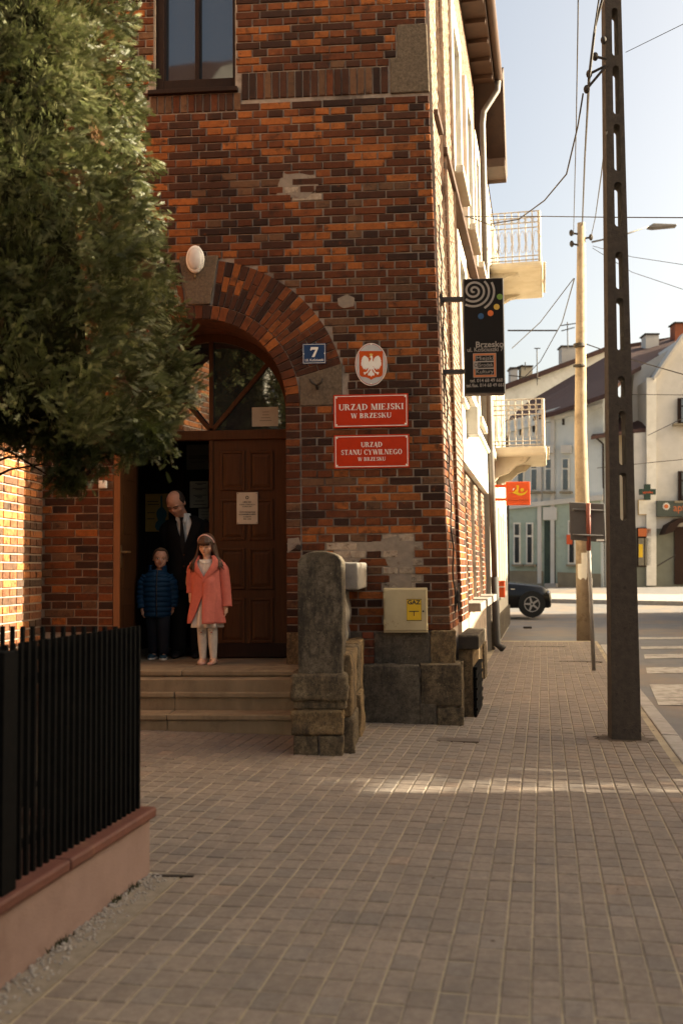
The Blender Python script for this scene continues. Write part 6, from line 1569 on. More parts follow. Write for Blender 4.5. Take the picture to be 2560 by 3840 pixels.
# one spray: a flat feathery frond, thin branchlets along a stem
def frond():
    V, F_ = [], []
    def tri(a, b, w):
        a, b = np.array(a), np.array(b); d = b - a; s = np.array([-d[1], d[0], 0.0]); s = s / np.linalg.norm(s) * w; k = len(V)
        V.extend([a - s, a + s, b]); F_.append((k, k + 1, k + 2))
    tri((0, 0, 0), (0, 1, -.04), .035)
    for i in range(6):
        t = .12 + .14 * i; l_ = .46 * (1 - .55 * t) * (1.0 if i else .7)
        for sg in (-1, 1): tri((0, t, 0), (sg * l_ * .72, t + l_ * .78, .06 * math.sin(i * 2 + sg)), .048)
    return np.array(V), F_
FV, FF = frond()
NCL = 5200; PER = 15
cl = []
while len(cl) < NCL:
    z = rng.uniform(Z0, Z1); r = rad_at(z)
    if rng.uniform() > (r / 1.9) ** .8 + .1: continue
    an = rng.uniform(0, 2 * math.pi)
    vd = math.cos(an) * (0 - TX) + math.sin(an) * (0 - TY)
    vn = vd / math.hypot(TX, TY)
    if vn < -.25 and rng.uniform() < .85: continue
    if z > 6.3 and rng.uniform() < .6: continue
    lump = 1 + .14 * mnoise.noise(Vector((math.cos(an) * 2.4, math.sin(an) * 2.4, z * 1.5))) + .14 * mnoise.noise(Vector((math.cos(an) * 6, math.sin(an) * 6, z * 4.5)))
    lump += .11 * math.sin(7 * an + 1.8 * math.sin(z * 1.3))
    cl.append((an, z, r * lump * rng.uniform(.84, .98)))
VV = []; CC = []
nz_ = lambda v: v / (np.linalg.norm(v) + 1e-9)
for an, z, r in cl:
    out = np.array([math.cos(an), math.sin(an), 0.0]); tan = np.array([-math.sin(an), math.cos(an), 0.0])
    c0 = np.array([TX + r * math.cos(an), TY + r * math.sin(an), z]); tint = rng.uniform(.5, 1.4)
    tip0 = nz_(out * rng.uniform(.5, 1.0) + np.array([0, 0, rng.uniform(-.65, .75)]) + tan * rng.normal(0, .45)); n0 = nz_(tan * rng.choice([-1, 1]) + out * rng.normal(.2, .75) + np.array([0, 0, rng.normal(.15, .4)]))
    side0 = nz_(np.cross(n0, tip0))
    brown = rng.uniform() < .03
    for k in range(PER):
        u = rng.uniform(-1, 1); c = c0 + side0 * u * .05 - tip0 * rng.uniform(0, .11) + n0 * rng.normal(0, .025)
        if k == 0: c = c - out * rng.uniform(.1, .4)
        tip = nz_(tip0 + side0 * u * .55 + rng.normal(0, .16, 3)); side = nz_(np.cross(nz_(n0 + rng.normal(0, .22, 3)), tip)); nrm = np.cross(side, tip); sz = rng.uniform(.04, .075)
        VV.append(c + sz * (FV[:, :1] * side + FV[:, 1:2] * tip + FV[:, 2:3] * nrm))
        col = np.array([.10, .05, .02]) if brown else (np.array([.072, .078, .027]) if rng.uniform() < .7 else np.array([.15, .145, .066]))
        CC.append(np.tile(col * tint * rng.uniform(.85, 1.15), (len(FV), 1)))
# hanging lower branch sprays in front of the wall
for (px, py, D, n, sp) in ((185, 1045, 6.6, 330, .11), (120, 1000, 6.6, 400, .13), (250, 1000, 6.5, 400, .13), (160, 1095, 6.7, 200, .08), (340, 1010, 6.3, 300, .10), (60, 980, 6.5, 300, .13), (20, 970, 6.5, 260, .12)):
    p = dD(px, py, D)
    for i in range(n):
        c = np.array(p) + rng.normal(0, sp, 3) * np.array([.8, .8, .7]); tip = np.array([rng.normal(0, .5), rng.normal(-.3, .5), rng.uniform(-1, .1)]); tip /= np.linalg.norm(tip)
        side = np.cross(tip, rng.normal(0, 1, 3)); side /= np.linalg.norm(side); nrm = np.cross(side, tip); sz = rng.uniform(.06, .11)
        VV.append(c + sz * (FV[:, :1] * side + FV[:, 1:2] * tip + FV[:, 2:3] * nrm)); CC.append(np.tile(np.array([.045, .055, .016]) * rng.uniform(.7, 1.3), (len(FV), 1)))
VV = np.concatenate(VV); CC = np.concatenate(CC); nf = len(FF); nsp = len(VV) // len(FV)
me = bpy.data.meshes.new('crown'); 
faces = [tuple(int(j) + k * len(FV) for j in f) for k in range(nsp) for f in FF]
me.from_pydata(VV.tolist(), [], faces); set_bc(me, CC.tolist()); cr = link_mesh('crown', me, M['leaf'], thuja)
# dim inner mass of branches
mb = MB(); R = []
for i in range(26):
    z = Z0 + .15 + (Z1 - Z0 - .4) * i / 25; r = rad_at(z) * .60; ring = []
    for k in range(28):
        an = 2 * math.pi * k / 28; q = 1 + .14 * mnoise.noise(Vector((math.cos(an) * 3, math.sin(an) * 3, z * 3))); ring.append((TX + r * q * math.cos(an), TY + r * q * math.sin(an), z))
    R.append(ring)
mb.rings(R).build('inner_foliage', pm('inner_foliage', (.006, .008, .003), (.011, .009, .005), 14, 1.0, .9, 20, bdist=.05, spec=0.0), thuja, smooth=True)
MB().tube([(TX, TY, -.1), (TX + .03, TY, 1.2), (TX, TY + .02, 3), (TX, TY, 6.5)], [.19, .15, .13, .05], 12).build('trunk', pm('thuja_bark', (.09, .055, .035), (.05, .03, .02), 10, .95, .9, 30, stretch=(6, 6, 1)), thuja, smooth=True)
for i, ((px, py), (qx, qy)) in enumerate((((-60, 1120), (105, 1065)), ((-60, 1080), (95, 1048)), ((200, 1090), (255, 1045)), ((-80, 1000), (140, 1110)))):
    a, b = dD(px, py, 6.5), dD(qx, qy, 6.6); mid = (a + b) / 2 + EZV * .04; MB().tube([a, mid, b], [.012, .008, .004], 6).build('branch', M['wood_dark'], thuja)
# ================================================================== PEOPLE
def skinm(name, c):
    m, nt, bs = newmat(name)
    L(nt, nmix(nt, nramp(nt, nnoise(nt, 40, 4), .35, .7), c, tuple(q * f for q, f in zip(c, (.92, .84, .8)))), bs.inputs['Base Color'])
    bs.inputs['Roughness'].default_value = .5; bs.inputs['Subsurface Weight'].default_value = .12; bs.inputs['Subsurface Radius'].default_value = (.01, .004, .002); bs.inputs['Specular IOR Level'].default_value = .3
    return m
def cloth(name, c, sc=220, b=.35, rough=.9):
    m = pm(name, c, tuple(q * .82 for q in c), 30, rough, b, sc, spec=.15, bdist=.002); return m
M['skin'] = skinm('skin', (.50, .27, .185)); M['skin_pale'] = skinm('skin_pale', (.68, .42, .30)); M['lip'] = flat('lips', (.34, .10, .08), .5); M['lash'] = flat('lash', (.02, .012, .01), .7); M['eye_white'] = flat('eye_white', (.6, .56, .52), .3)
M['pink_wool'] = cloth('pink_wool', (.56, .15, .115)); M['white_dress'] = cloth('white_dress', (.70, .62, .54), 300, .2); M['tights'] = cloth('white_tights', (.62, .54, .46), 400, .15); M['pink_shoe'] = flat('pink_patent', (.60, .34, .27), .35); M['hair_brown'] = pm('brown_hair', (.045, .02, .011), (.085, .04, .02), 30, .5, .6, 90, stretch=(14, 14, 1), spec=.5); M['hair_dark'] = pm('dark_hair', (.02, .013, .01), (.035, .022, .015), 60, .6, .5, 160, spec=.4); M['hair_fair'] = pm('light_brown_hair', (.11, .06, .03), (.06, .034, .02), 60, .6, .5, 160)
M['suit'] = cloth('black_suit', (.0055, .005, .005)); M['shirt'] = cloth('white_shirt', (.66, .62, .57), 300, .15); M['tie'] = cloth('black_tie', (.008, .008, .009), 300, .2, .6); M['puffer'] = flat('blue_puffer', (.005, .03, .07), .55, spec=.12); M['dark_trouser'] = cloth('dark_trousers', (.012, .014, .02)); M['sneaker'] = flat('navy_sneaker', (.015, .05, .075), .6); M['sole'] = flat('white_sole', (.6, .58, .54), .6); M['headband'] = flat('pink_headband', (.72, .42, .38), .4)
class Fig:
    def __init__(s, name, loc, yaw, label):
        s.root = empty(name, loc, label, 'person'); s.root.rotation_euler = (0, 0, yaw)
        s.T = Matrix.Translation(Vector(loc)) @ Matrix.Rotation(yaw, 4, 'Z'); s.b = MB()
    def ch(s, mb, name, mat, smooth=True, sub=0, solid=0, bevel=0, label=None):
        mb.v = [tuple(s.T @ Vector(q)) for q in mb.v]; o = mb.build(name, mat, s.root, smooth=smooth, bevel=bevel)
        if solid: m = o.modifiers.new('s', 'SOLIDIFY'); m.thickness = solid; m.offset = 1
        if sub: m = o.modifiers.new('u', 'SUBSURF'); m.levels = sub; m.render_levels = sub
        if label: o['label'] = label
        return o
    def finish(s, mat, vox=.006):
        me = bpy.data.meshes.new('body'); me.from_pydata(s.b.v, [], s.b.f); o = bpy.data.objects.new('body', me); COL.objects.link(o)
        m = o.modifiers.new('r', 'REMESH'); m.mode = 'VOXEL'; m.voxel_size = vox; m2 = o.modifiers.new('s', 'SMOOTH'); m2.iterations = 5; m2.factor = .5
        dg = bpy.context.evaluated_depsgraph_get(); me2 = bpy.data.meshes.new_from_object(o.evaluated_get(dg)); bpy.data.objects.remove(o)
        me2.transform(s.T)
        for p in me2.polygons: p.use_smooth = True
        me2.materials.clear(); return link_mesh('body', me2, mat, s.root)
def headm(c, pitch, yaw, roll=0): return Matrix.Translation(Vector(c)) @ Matrix.Rotation(yaw, 4, 'Z') @ Matrix.Rotation(roll, 4, 'Y') @ Matrix.Rotation(pitch, 4, 'X')
def tell(mb, Mx, c, r, n=14, m=10):
    t = MB().ell(c, r, n, m); mb.add([Mx @ Vector(q) for q in t.v], t.f)
def ttube(mb, Mx, pts, r, n=8):
    t = MB().tube(pts, r, n); mb.add([Mx @ Vector(q) for q in t.v], t.f)
def add_head(mb, Mx, h, child=False):
    """head of height h, chin to crown, centred on the skull; -y is the face"""
    tell(mb, Mx, (0, .06 * h, .08 * h), (.36 * h, .43 * h, .42 * h), 20, 14)
    tell(mb, Mx, (0, -.10 * h, -.14 * h), (.30 * h, .28 * h, .34 * h), 18, 12)
    tell(mb, Mx, (0, -.22 * h, -.36 * h), (.15 * h, .13 * h, .12 * h), 14, 10)          # chin
    for s in (-1, 1):
        tell(mb, Mx, (s * .17 * h, -.22 * h, -.14 * h), (.12 * h, .12 * h, .13 * h), 12, 8)    # cheeks
        tell(mb, Mx, (s * .365 * h, .06 * h, -.05 * h), (.035 * h, .07 * h, .12 * h), 10, 8)   # ears
        tell(mb, Mx, (s * .14 * h, -.315 * h, .075 * h), (.12 * h, .05 * h, .04 * h), 12, 8)   # brow ridge
    ttube(mb, Mx, [(0, -.35 * h, .03 * h), (0, -.40 * h, -.07 * h), (0, -.43 * h, -.13 * h)], [.03 * h, .04 * h, .055 * h], 10)
    tell(mb, Mx, (0, -.40 * h, -.14 * h), (.065 * h, .06 * h, .045 * h), 10, 8)
    tell(mb, Mx, (0, -.335 * h, -.255 * h), (.09 * h, .05 * h, .045 * h), 12, 8)
def add_hand(mb, wrist, d, palm_n, size, curl=.5, side=1):
    """palm + five fingers from the wrist along d; palm_n points out of the palm; side tells where the thumb is"""
    d = Vector(d).normalized(); n = Vector(palm_n); n = (n - d * n.dot(d)).normalized(); s = d.cross(n) * side; w_ = Vector(wrist); L0 = size
    mb.tube([w_, w_ + d * L0 * .2, w_ + d * L0 * .48], [L0 * .17, L0 * .2, L0 * .19], 10)
    mb.ell(w_ + d * L0 * .3, (L0 * .2,) * 3, 10, 8)
    for i, (o, ln) in enumerate(((-.17, .40), (-.06, .47), (.055, .44), (.16, .34))):
        p0 = w_ + d * L0 * .42 + s * L0 * o * 1.0; p1 = p0 + (d + n * curl * .25).normalized() * L0 * ln * .45; p2 = p1 + (d + n * curl * 1.2).normalized() * L0 * ln * .33; p3 = p2 + (d * .6 + n * curl * 2.0).normalized() * L0 * ln * .26
        mb.tube([p0, p1, p2, p3], [L0 * .062, L0 * .058, L0 * .052, L0 * .04], 8)
    q0 = w_ + d * L0 * .14 - s * L0 * .14; q1 = q0 + (d * .8 - s * .55 + n * .3).normalized() * L0 * .26; q2 = q1 + (d + n * .5 * curl).normalized() * L0 * .22
    mb.tube([q0, q1, q2], [L0 * .075, L0 * .065, L0 * .048], 8)
def loft(fn, zs, phis, close=False):
    mb = MB(); n = len(phis)
    for z in zs:
        for p in phis: mb.v.append(tuple(fn(z, p)))
    for j in range(len(zs) - 1):
        for i in range(n - 1 if not close else n):
            a = j * n + i; b = j * n + (i + 1) % n; mb.f.append((a, b, b + n, a + n))
    return mb
def interp(tab, z):
    if z <= tab[0][0]: return tab[0][1:]
    for a, b in zip(tab, tab[1:]):
        if a[0] <= z <= b[0]:
            t = (z - a[0]) / (b[0] - a[0]); return [p + (q - p) * t for p, q in zip(a[1:], b[1:])]
    return tab[-1][1:]
def sleeve(F, pts, rs, name, mat, wr=.004, n=16, seed=0):
    P = [Vector(p) for p in pts]; out = []; R = []
    for i in range(len(P) - 1):
        for s in range(6): out.append(P[i].lerp(P[i + 1], s / 6)); R.append(rs[i] + (rs[i + 1] - rs[i]) * s / 6)
    out.append(P[-1]); R.append(rs[-1])
    R = [r + wr * mnoise.noise(Vector((i * .9, seed, 0))) for i, r in enumerate(R)]
    mb = MB().tube(out, R, n, True); return F.ch(mb, name, mat)
def on_face(F, Mx, h, pts, rr, name, mat, push=.0):
    """a short tube laid over the face; pts in head units (x,z), pressed on the front"""
    P = []
    for x, y, z in pts: P.append(Mx @ Vector((x * h, y * h - push, z * h)))
    return F.ch(MB().tube(P, rr, 6), name, mat)
def hair_cap(F, Mx, h, line, mat, name='hair', k=1.07, lift=.0, bald=None):
    """scalp shell: keeps directions above the hair line; line(az)-> lowest elevation, az=0 is the face"""
    mb = MB(); nA, nE = 44, 20; idx = {}
    for e in range(nE + 1):
        for a in range(nA):
            az = 2 * math.pi * a / nA; lo = line(az); hi = math.pi / 2 * .999
            if bald: hi = min(hi, bald(az))
            el = lo + (hi - lo) * e / nE
            d = Vector((math.sin(az) * math.cos(el), -math.cos(az) * math.cos(el), math.sin(el)))
            bump = 1 + .018 * mnoise.noise(Vector((math.sin(az) * 9, math.cos(az) * 9, el * 3)))
            p = Vector((d.x * .36 * h, .06 * h + d.y * .43 * h, .08 * h + d.z * .42 * h)) * 1.0
            c = Vector((0, .06 * h, .08 * h)); p = c + (p - c) * k * bump
            mb.v.append(tuple(Mx @ p))
    for e in range(nE):
        for a in range(nA):
            az = 2 * math.pi * a / nA
            if bald and bald(az) - line(az) < .12: continue
            i = e * nA + a; j = e * nA + (a + 1) % nA; mb.f.append((i, j, j + nA, i + nA))
    return F.ch(mb, name, mat, solid=.006)
# ------------------------------------------------------------------ the girl
def floor_at(px, Y):                                  # standing point on the landing
    p = onY(px, 2490, Y); return Vector((p.x, Y, ZL))
G = Fig('person', floor_at(777, YW + .0), 0.0, 'girl in an open pink coat over a white dress with pale tights and headband')
HG = .205; GM = headm((0, -.03, 1.175), rad(17), rad(-8), rad(3))
b = G.b
add_head(b, GM, HG, True)
b.tube([(0, .0, .98), (0, -.005, 1.05), (0, -.015, 1.12)], [.05, .04, .042], 12)
b.rings([[(a * math.cos(2 * math.pi * k / 18), .005 + bb * math.sin(2 * math.pi * k / 18), z) for k in range(18)] for z, a, bb in ((.56, .11, .085), (.64, .125, .09), (.76, .10, .075), (.9, .12, .08), (.98, .135, .075), (1.03, .07, .05))])
for s, xk, xa in ((-1, -.048, -.046), (1, .055, .060)):
    b.tube([(s * .062, .005, .64), (xk, -.005, .35), (xk * 1.0, .012, .22), (xa, .015, .07)], [.066, .045, .043, .029], 12)
    b.tube([(xa, .03, .045), (xa + s * .008, -.03, .03), (xa + s * .014, -.085, .022)], [.028, .03, .022], 10)
# arms: image-right hangs straight, image-left goes to the man's hand
b.tube([(.135, .0, 1.0), (.175, .0, .78), (.19, -.02, .55)], [.04, .032, .024], 10); add_hand(b, (.19, -.02, .555), (.05, -.18, -1), (-1, -.2, 0), .11, .6, 1)
b.tube([(-.135, .0, 1.0), (-.165, .04, .80), (-.165, .02, .66)], [.04, .032, .024], 10); add_hand(b, (-.165, .02, .66), (-.1, .3, -1), (1, 0, 0), .11, .8, -1)
G.finish(M['skin_pale'], .0055)
# tights + shoes
mb = MB()
for s, xk, xa in ((-1, -.048, -.046), (1, .055, .060)):
    mb.tube([(s * .062, .005, .62), (xk * 1.02, -.006, .36), (xk * 1.0, .012, .22), (xa, .016, .075), (xa, .014, .05)], [.07, .0495, .047, .033, .034], 16)
G.ch(mb, 'tights', M['tights'])
for s, xk, xa in ((-1, -.048, -.046), (1, .055, .060)):
    mb = MB(); ca, sa = math.cos(s * -.12), math.sin(s * -.12)
    R = []
    for y, wd, z0, z1 in ((.055, .022, 0, .045), (.045, .034, 0, .055), (.02, .036, 0, .05), (-.02, .034, 0, .034), (-.05, .036, 0, .032), (-.085, .033, 0, .03), (-.105, .02, .002, .024)):
        R.append([(xa + wd * math.cos(t) * ca + y * sa * -1, y + wd * math.cos(t) * sa, z0 + (z1 - z0) * (.5 + .5 * math.sin(t))) for t in [2 * math.pi * k / 14 for k in range(14)]])
    G.ch(MB().rings(R), 'shoe', M['pink_shoe']); G.ch(MB().tube([(xa - .036, .012, .03), (xa - .028, .0, .06), (xa, -.012, .066), (xa + .028, .0, .06), (xa + .036, .012, .03)], .0055, 6), 'shoe_strap', M['pink_shoe'])
    for dx in (-.018, .018): G.ch(MB().tube([(xk + dx - .008, -.052, .335), (xk + dx, -.056, .329), (xk + dx + .008, -.052, .335)], .0018, 5), 'knee_print', M['lash'])
    G.ch(MB().ell((xk, -.052, .318), (.012, .006, .006), 8, 6), 'knee_print', M['lip'])
    for dx in (-.01, .01): G.ch(MB().tube([(xk + dx - .007, -.053, .305), (xk + dx, -.055, .299), (xk + dx + .007, -.053, .305)], .0016, 5), 'knee_print', M['lash'])
# dress
DT_ = [(.34, .148, .115), (.45, .142, .106), (.60, .13, .098), (.74, .112, .085), (.88, .125, .09), (.98, .138, .085), (1.035, .075, .055)]
def dress(z, p):
    a, d = interp(DT_, z); f = max(0, (.62 - z)) * .075 * math.sin(9 * p + 2 * math.sin(2 * p)); return (math.sin(p) * (a + f), -math.cos(p) * (d + f) + .004, z)
G.ch(loft(dress, lin(.365, 1.03, 26), lin(0, 2 * math.pi, 64)), 'dress', M['white_dress'], solid=.004)
G.ch(MB().tube([(.06 * math.sin(t), -.052 - .035 * math.cos(t * .9), 1.035 - .045 * math.cos(t)) for t in lin(-1.6, 1.6, 24)], .0042, 6), 'necklace', M['eye_white'])
# coat
CT = [(.40, .168, .138), (.5, .162, .130), (.62, .152, .12), (.74, .143, .112), (.86, .148, .11), (.95, .155, .108), (1.0, .15, .098), (1.04, .105, .078), (1.07, .07, .06)]
def gapL(z): return .02 if .70 < z < .84 else ((.70 - z) / .30 * .95 + .02 if z <= .70 else (z - .84) / .2 * .72 + .02)
def gapR(z): return -.10 if .60 < z < .84 else (-.10 + max(0, (.60 - z)) * .2 if z <= .7 else (z - .84) / .2 * .74 - .06)
def coat(z, u):
    a, d = interp(CT, z); gl, gr = gapL(z), gapR(z); p = gr + (2 * math.pi - gl - gr) * u
    f = max(0, .78 - z) * .055 * math.sin(5 * p + 1.3) + .004 * mnoise.noise(Vector((p * 2, z * 9, 3))) + .013 * mnoise.noise(Vector((p * 1.7, z * 5, 8)))
    over = .012 if u < .12 and z < .84 else 0
    return (math.sin(p) * (a + f + over), -math.cos(p) * (d + f + over) + .002 - .03 * max(0, .7 - z) * math.cos(p), z)
G.ch(loft(coat, lin(.405, 1.065, 34), lin(0, 1, 70)), 'coat', M['pink_wool'], solid=.009)
for sg in (-1, 1):                                     # lapels
    def lap(z, u):
        a, d = interp(CT, z); g = (gapL(z) if sg < 0 else gapR(z)); t = (z - .80) / .26
        wd = (.10 + .62 * math.sin(min(1, max(0, t * 1.05)) * math.pi * .62)) if t < .74 else .36 + .25 * (1 - t)
        p = sg * (g - .05 + wd * u); k = 1.05 + .035 * math.sin(u * math.pi) + .02
        return (math.sin(p) * a * k, -math.cos(p) * d * k - .006 * (1 - u), z + .012 * u)
    G.ch(loft(lap, lin(.80, 1.06, 16), lin(0, 1, 8)), 'lapel', M['pink_wool'], solid=.007)
G.ch(loft(lambda z, p: (math.sin(p) * (.078 + (z - 1.03) * .25), -math.cos(p) * (.066 + (z - 1.03) * .2) + .01, z - .02 * abs(math.cos(p / 2))), lin(1.03, 1.10, 5), lin(1.0, 2 * math.pi - 1.0, 30)), 'collar', M['pink_wool'], solid=.009)
sleeve(G, [(.105, .0, 1.0), (.155, .0, .93), (.18, .0, .78), (.197, -.01, .62), (.2, -.02, .565)], [.052, .062, .056, .052, .053], 'sleeve', M['pink_wool'], .008, 18, 1)
sleeve(G, [(-.105, .0, 1.0), (-.145, .005, .93), (-.16, .035, .80), (-.162, .03, .70)], [.052, .06, .054, .05], 'sleeve', M['pink_wool'], .007, 18, 5)
for z in (.74,): G.ch(MB().ell((.004, -.128, z), (.009, .004, .009), 10, 6), 'button', M['pink_wool'])
# hair: cap, fringe, long locks
def gline(az):
    a = abs(((az + math.pi) % (2 * math.pi)) - math.pi); return rad(28) if a < .75 else rad(28 - 75 * min(1, (a - .75) / .5))
hair_cap(G, GM, HG, gline, M['hair_brown'], k=1.10)
rr_ = random.Random(4)
mb = MB()
for i in range(26):                                    # fringe
    x = -.27 + .54 * i / 25; P = [Vector((x * .75, -.34 + .5 * x * x, .40)), Vector((x, -.43 + .9 * x * x, .22)), Vector((x * 1.06 + rr_.uniform(-.02, .02), -.435 + 1.0 * x * x, .09 + rr_.uniform(-.03, .03) + .25 * x * x))]
    mb.tube([GM @ (p * HG) for p in P], [.006, .0085, .003], 6)
G.ch(mb, 'fringe', M['hair_brown'])
mb = MB()
for i in range(70):
    a = rr_.uniform(1.0, 2 * math.pi - 1.0); s = math.sin(a); c_ = math.cos(a)
    p0 = GM @ Vector((s * .36 * HG, .06 * HG - c_ * .40 * HG, .18 * HG)); p1 = GM @ Vector((s * .43 * HG, .06 * HG - c_ * .46 * HG, -.2 * HG))
    sx = 1 if s > 0 else -1; ex = abs(s); back = max(0, -c_)
    p2 = Vector((s * .098 + sx * .012, .012 - c_ * .072 * (1 if c_ < 0 else .9) - .012, 1.06)); p3 = Vector((s * (.115 + rr_.uniform(0, .03)) + (.02 if s > 0 else -.0), -c_ * .10 - (.045 if c_ > -.2 else -.02), .985 + rr_.uniform(-.04, .03))); p4 = p3 + Vector((rr_.uniform(-.01, .03) * sx, rr_.uniform(-.01, .012), -.05 + rr_.uniform(-.03, .03)))
    mb.tube([p0, p1, p2, p3, p4], [.007, .012, .012, .010, .003], 6)
G.ch(mb, 'long_hair', M['hair_brown'])
G.ch(MB().tube([GM @ Vector((.40 * HG * math.sin(t), -.02 * HG - .12 * HG * math.cos(t), .09 * HG + .44 * HG * math.cos(t))) for t in lin(-1.45, 1.45, 26)], .0075, 8), 'headband', M['headband'])
for s in (-1, 1):
    on_face(G, GM, HG, [(s * .085, -.365, -.005), (s * .145, -.375, -.028), (s * .215, -.33, -.005)], .0024, 'eyelash', M['lash']); on_face(G, GM, HG, [(s * .07, -.385, .085), (s * .15, -.385, .105), (s * .235, -.32, .085)], .0020, 'eyebrow', M['hair_brown'])
on_face(G, GM, HG, [(-.075, -.372, -.250), (0, -.398, -.247), (.075, -.372, -.250)], [.002, .0052, .002], 'lips', M['lip'])
# ------------------------------------------------------------------ the man
MN = Fig('person', floor_at(706, YW + .80), 0.0, 'balding man in a black suit and tie with bowed head in the doorway')
HM = .262; MM = headm((-.095, -.165, 1.635), rad(38), rad(-14), rad(-5)); b = MN.b
add_head(b, MM, HM)
b.tube([(-.03, .0, 1.44), (-.06, -.05, 1.53), (-.085, -.10, 1.60)], [.068, .058, .06], 12)
b.rings([[(x0 + a * math.cos(2 * math.pi * k / 20), y0 + bb * math.sin(2 * math.pi * k / 20), z) for k in range(20)] for z, a, bb, x0, y0 in ((.9, .165, .11, 0, .02), (1.02, .165, .11, 0, .02), (1.15, .165, .11, 0, .01), (1.3, .165, .095, -.01, .01), (1.42, .165, .08, -.02, .0), (1.49, .08, .05, -.03, -.02))])
for s in (-1, 1): b.tube([(s * .09, .02, .92), (s * .1, .0, .5), (s * .1, .02, .08)], [.09, .062, .042], 12); b.tube([(s * .1, .05, .05), (s * .112, -.04, .035), (s * .12, -.10, .025)], [.035, .033, .02], 10)
lw = Vector((-.055, -.30, .875))                       # wrist of the hand by the girl, on the image's right arm
hx = onY(400 + 612 * .5102, 1650 + 985 * .5102, YW + .26); lw = MN.T.inverted() @ Vector((hx.x, hx.y, hx.z))
b.tube([(.17, .0, 1.42), (.215, .02, 1.15), (lw.x + .06, lw.y + .12, lw.z + .14), tuple(lw)], [.055, .045, .038, .03], 10); add_hand(b, lw, (-.02, -.25, -1), (.3, .9, 0), .19, .7, -1)
b.tube([(-.205, .0, 1.42), (-.24, .07, 1.15), (-.24, .08, .88)], [.055, .045, .03], 10); add_hand(b, (-.24, .08, .88), (0, -.1, -1), (1, 0, 0), .18, .5, 1)
MN.finish(M['skin'], .007)
JT_ = [(.72, .215, .155), (.9, .205, .15), (1.05, .19, .14), (1.2, .20, .138), (1.34, .225, .135), (1.43, .22, .115), (1.475, .15, .09), (1.51, .09, .075)]
def jg(z): return .0 if z < 1.13 else (z - 1.13) / .37 * .50
def jack(z, u):
    a, d = interp(JT_, z); g = jg(z); p = g + (2 * math.pi - 2 * g) * u; f = .006 * mnoise.noise(Vector((p * 2, z * 6, 1)))
    return (math.sin(p) * (a + f) - .012 - .02 * max(0, z - 1.2), -math.cos(p) * (d + f) - .02 * max(0, z - 1.1), z)
MN.ch(loft(jack, lin(.72, 1.505, 34), lin(0, 1, 56)), 'jacket', M['suit'], solid=.01)
for sg in (-1, 1):
    def lap2(z, u):
        a, d = interp(JT_, z); t = (z - 1.08) / .42; wd = .12 + .42 * math.sin(min(1, t * 1.1) * math.pi * .6); p = sg * (jg(z) - .03 + wd * u); k = 1.05
        return (math.sin(p) * a * k - .012 - .02 * max(0, z - 1.2), -math.cos(p) * d * k - .02 * max(0, z - 1.1) - .006, z)
    MN.ch(loft(lap2, lin(1.08, 1.49, 14), lin(0, 1, 7)), 'lapel', M['suit'], solid=.006)
def shirt(z, p):
    a, d = interp([(1.0, .17, .118), (1.3, .19, .118), (1.44, .15, .095), (1.5, .075, .07), (1.56, .068, .066)], z); return (math.sin(p) * a - .012 - .30 * max(0, z - 1.42), -math.cos(p) * d - .02 * max(0, z - 1.1) - .35 * max(0, z - 1.48), z)
MN.ch(loft(shirt, lin(1.0, 1.535, 20), lin(0, 2 * math.pi, 40)), 'shirt', M['shirt'], solid=.004)
for sg in (-1, 1): MN.ch(MB().prism([(-.045 + sg * .005, -.13, 1.47), (-.05 + sg * .055, -.11, 1.51), (-.048 + sg * .06, -.115, 1.47), (-.04 + sg * .038, -.138, 1.43)], (0, -.006, 0)), 'collar_wing', M['shirt'], smooth=False)
MN.ch(MB().prism([(-.058, -.150, 1.49), (-.012, -.150, 1.49), (-.022, -.156, 1.445), (-.048, -.156, 1.445)], (0, -.014, 0)), 'tie_knot', M['tie'], smooth=False, bevel=.004)
MN.ch(MB().prism([(-.048, -.152, 1.447), (-.022, -.152, 1.447), (.008, -.150, 1.2), (-.01, -.15, 1.02), (-.052, -.15, 1.2)], (0, -.007, 0)), 'tie', M['tie'], smooth=False, bevel=.002)
sleeve(MN, [(.14, .0, 1.43), (.205, .0, 1.36), (.235, .02, 1.15), (lw.x + .07, lw.y + .13, lw.z + .15), (lw.x + .012, lw.y + .025, lw.z + .045)], [.07, .078, .066, .058, .05], 'sleeve', M['suit'], .006, 16, 2)
MN.ch(MB().tube([(lw.x + .014, lw.y + .028, lw.z + .05), (lw.x + .002, lw.y + .005, lw.z + .008)], [.043, .042], 14), 'cuff', M['shirt'])
sleeve(MN, [(-.175, .0, 1.43), (-.24, .0, 1.36), (-.25, .07, 1.15), (-.245, .08, .95), (-.245, .08, .9)], [.07, .078, .066, .058, .055], 'sleeve', M['suit'], .006, 16, 3)
mb = MB()
for s in (-1, 1): mb.tube([(s * .085, .02, .95), (s * .1, .005, .5), (s * .105, .015, .12), (s * .105, .0, .045)], [.115, .09, .08, .082], 16)
MN.ch(mb, 'trousers', M['suit'])
for s in (-1, 1):
    R = [[(s * .108 + s * .02 * (-y) + wd * math.cos(t), y, z1 * (.5 + .5 * math.sin(t))) for t in [2 * math.pi * k / 14 for k in range(14)]] for y, wd, z1 in ((.09, .03, .07), (.06, .05, .11), (0, .055, .105), (-.06, .055, .085), (-.13, .045, .05), (-.18, .026, .035))]
    MN.ch(MB().rings(R), 'shoe', M['tie'])
MN.ch(MB().ell((-.01, -.158, 1.09), (.011, .004, .011), 10, 6), 'button', M['wood']); MN.ch(MB().ell((-.008, -.165, .97), (.011, .004, .011), 10, 6), 'button', M['wood'])
def mline(az):
    a = abs(((az + math.pi) % (2 * math.pi)) - math.pi); return rad(22 - 47 * min(1, max(0, (a - 1.05) / .45)))
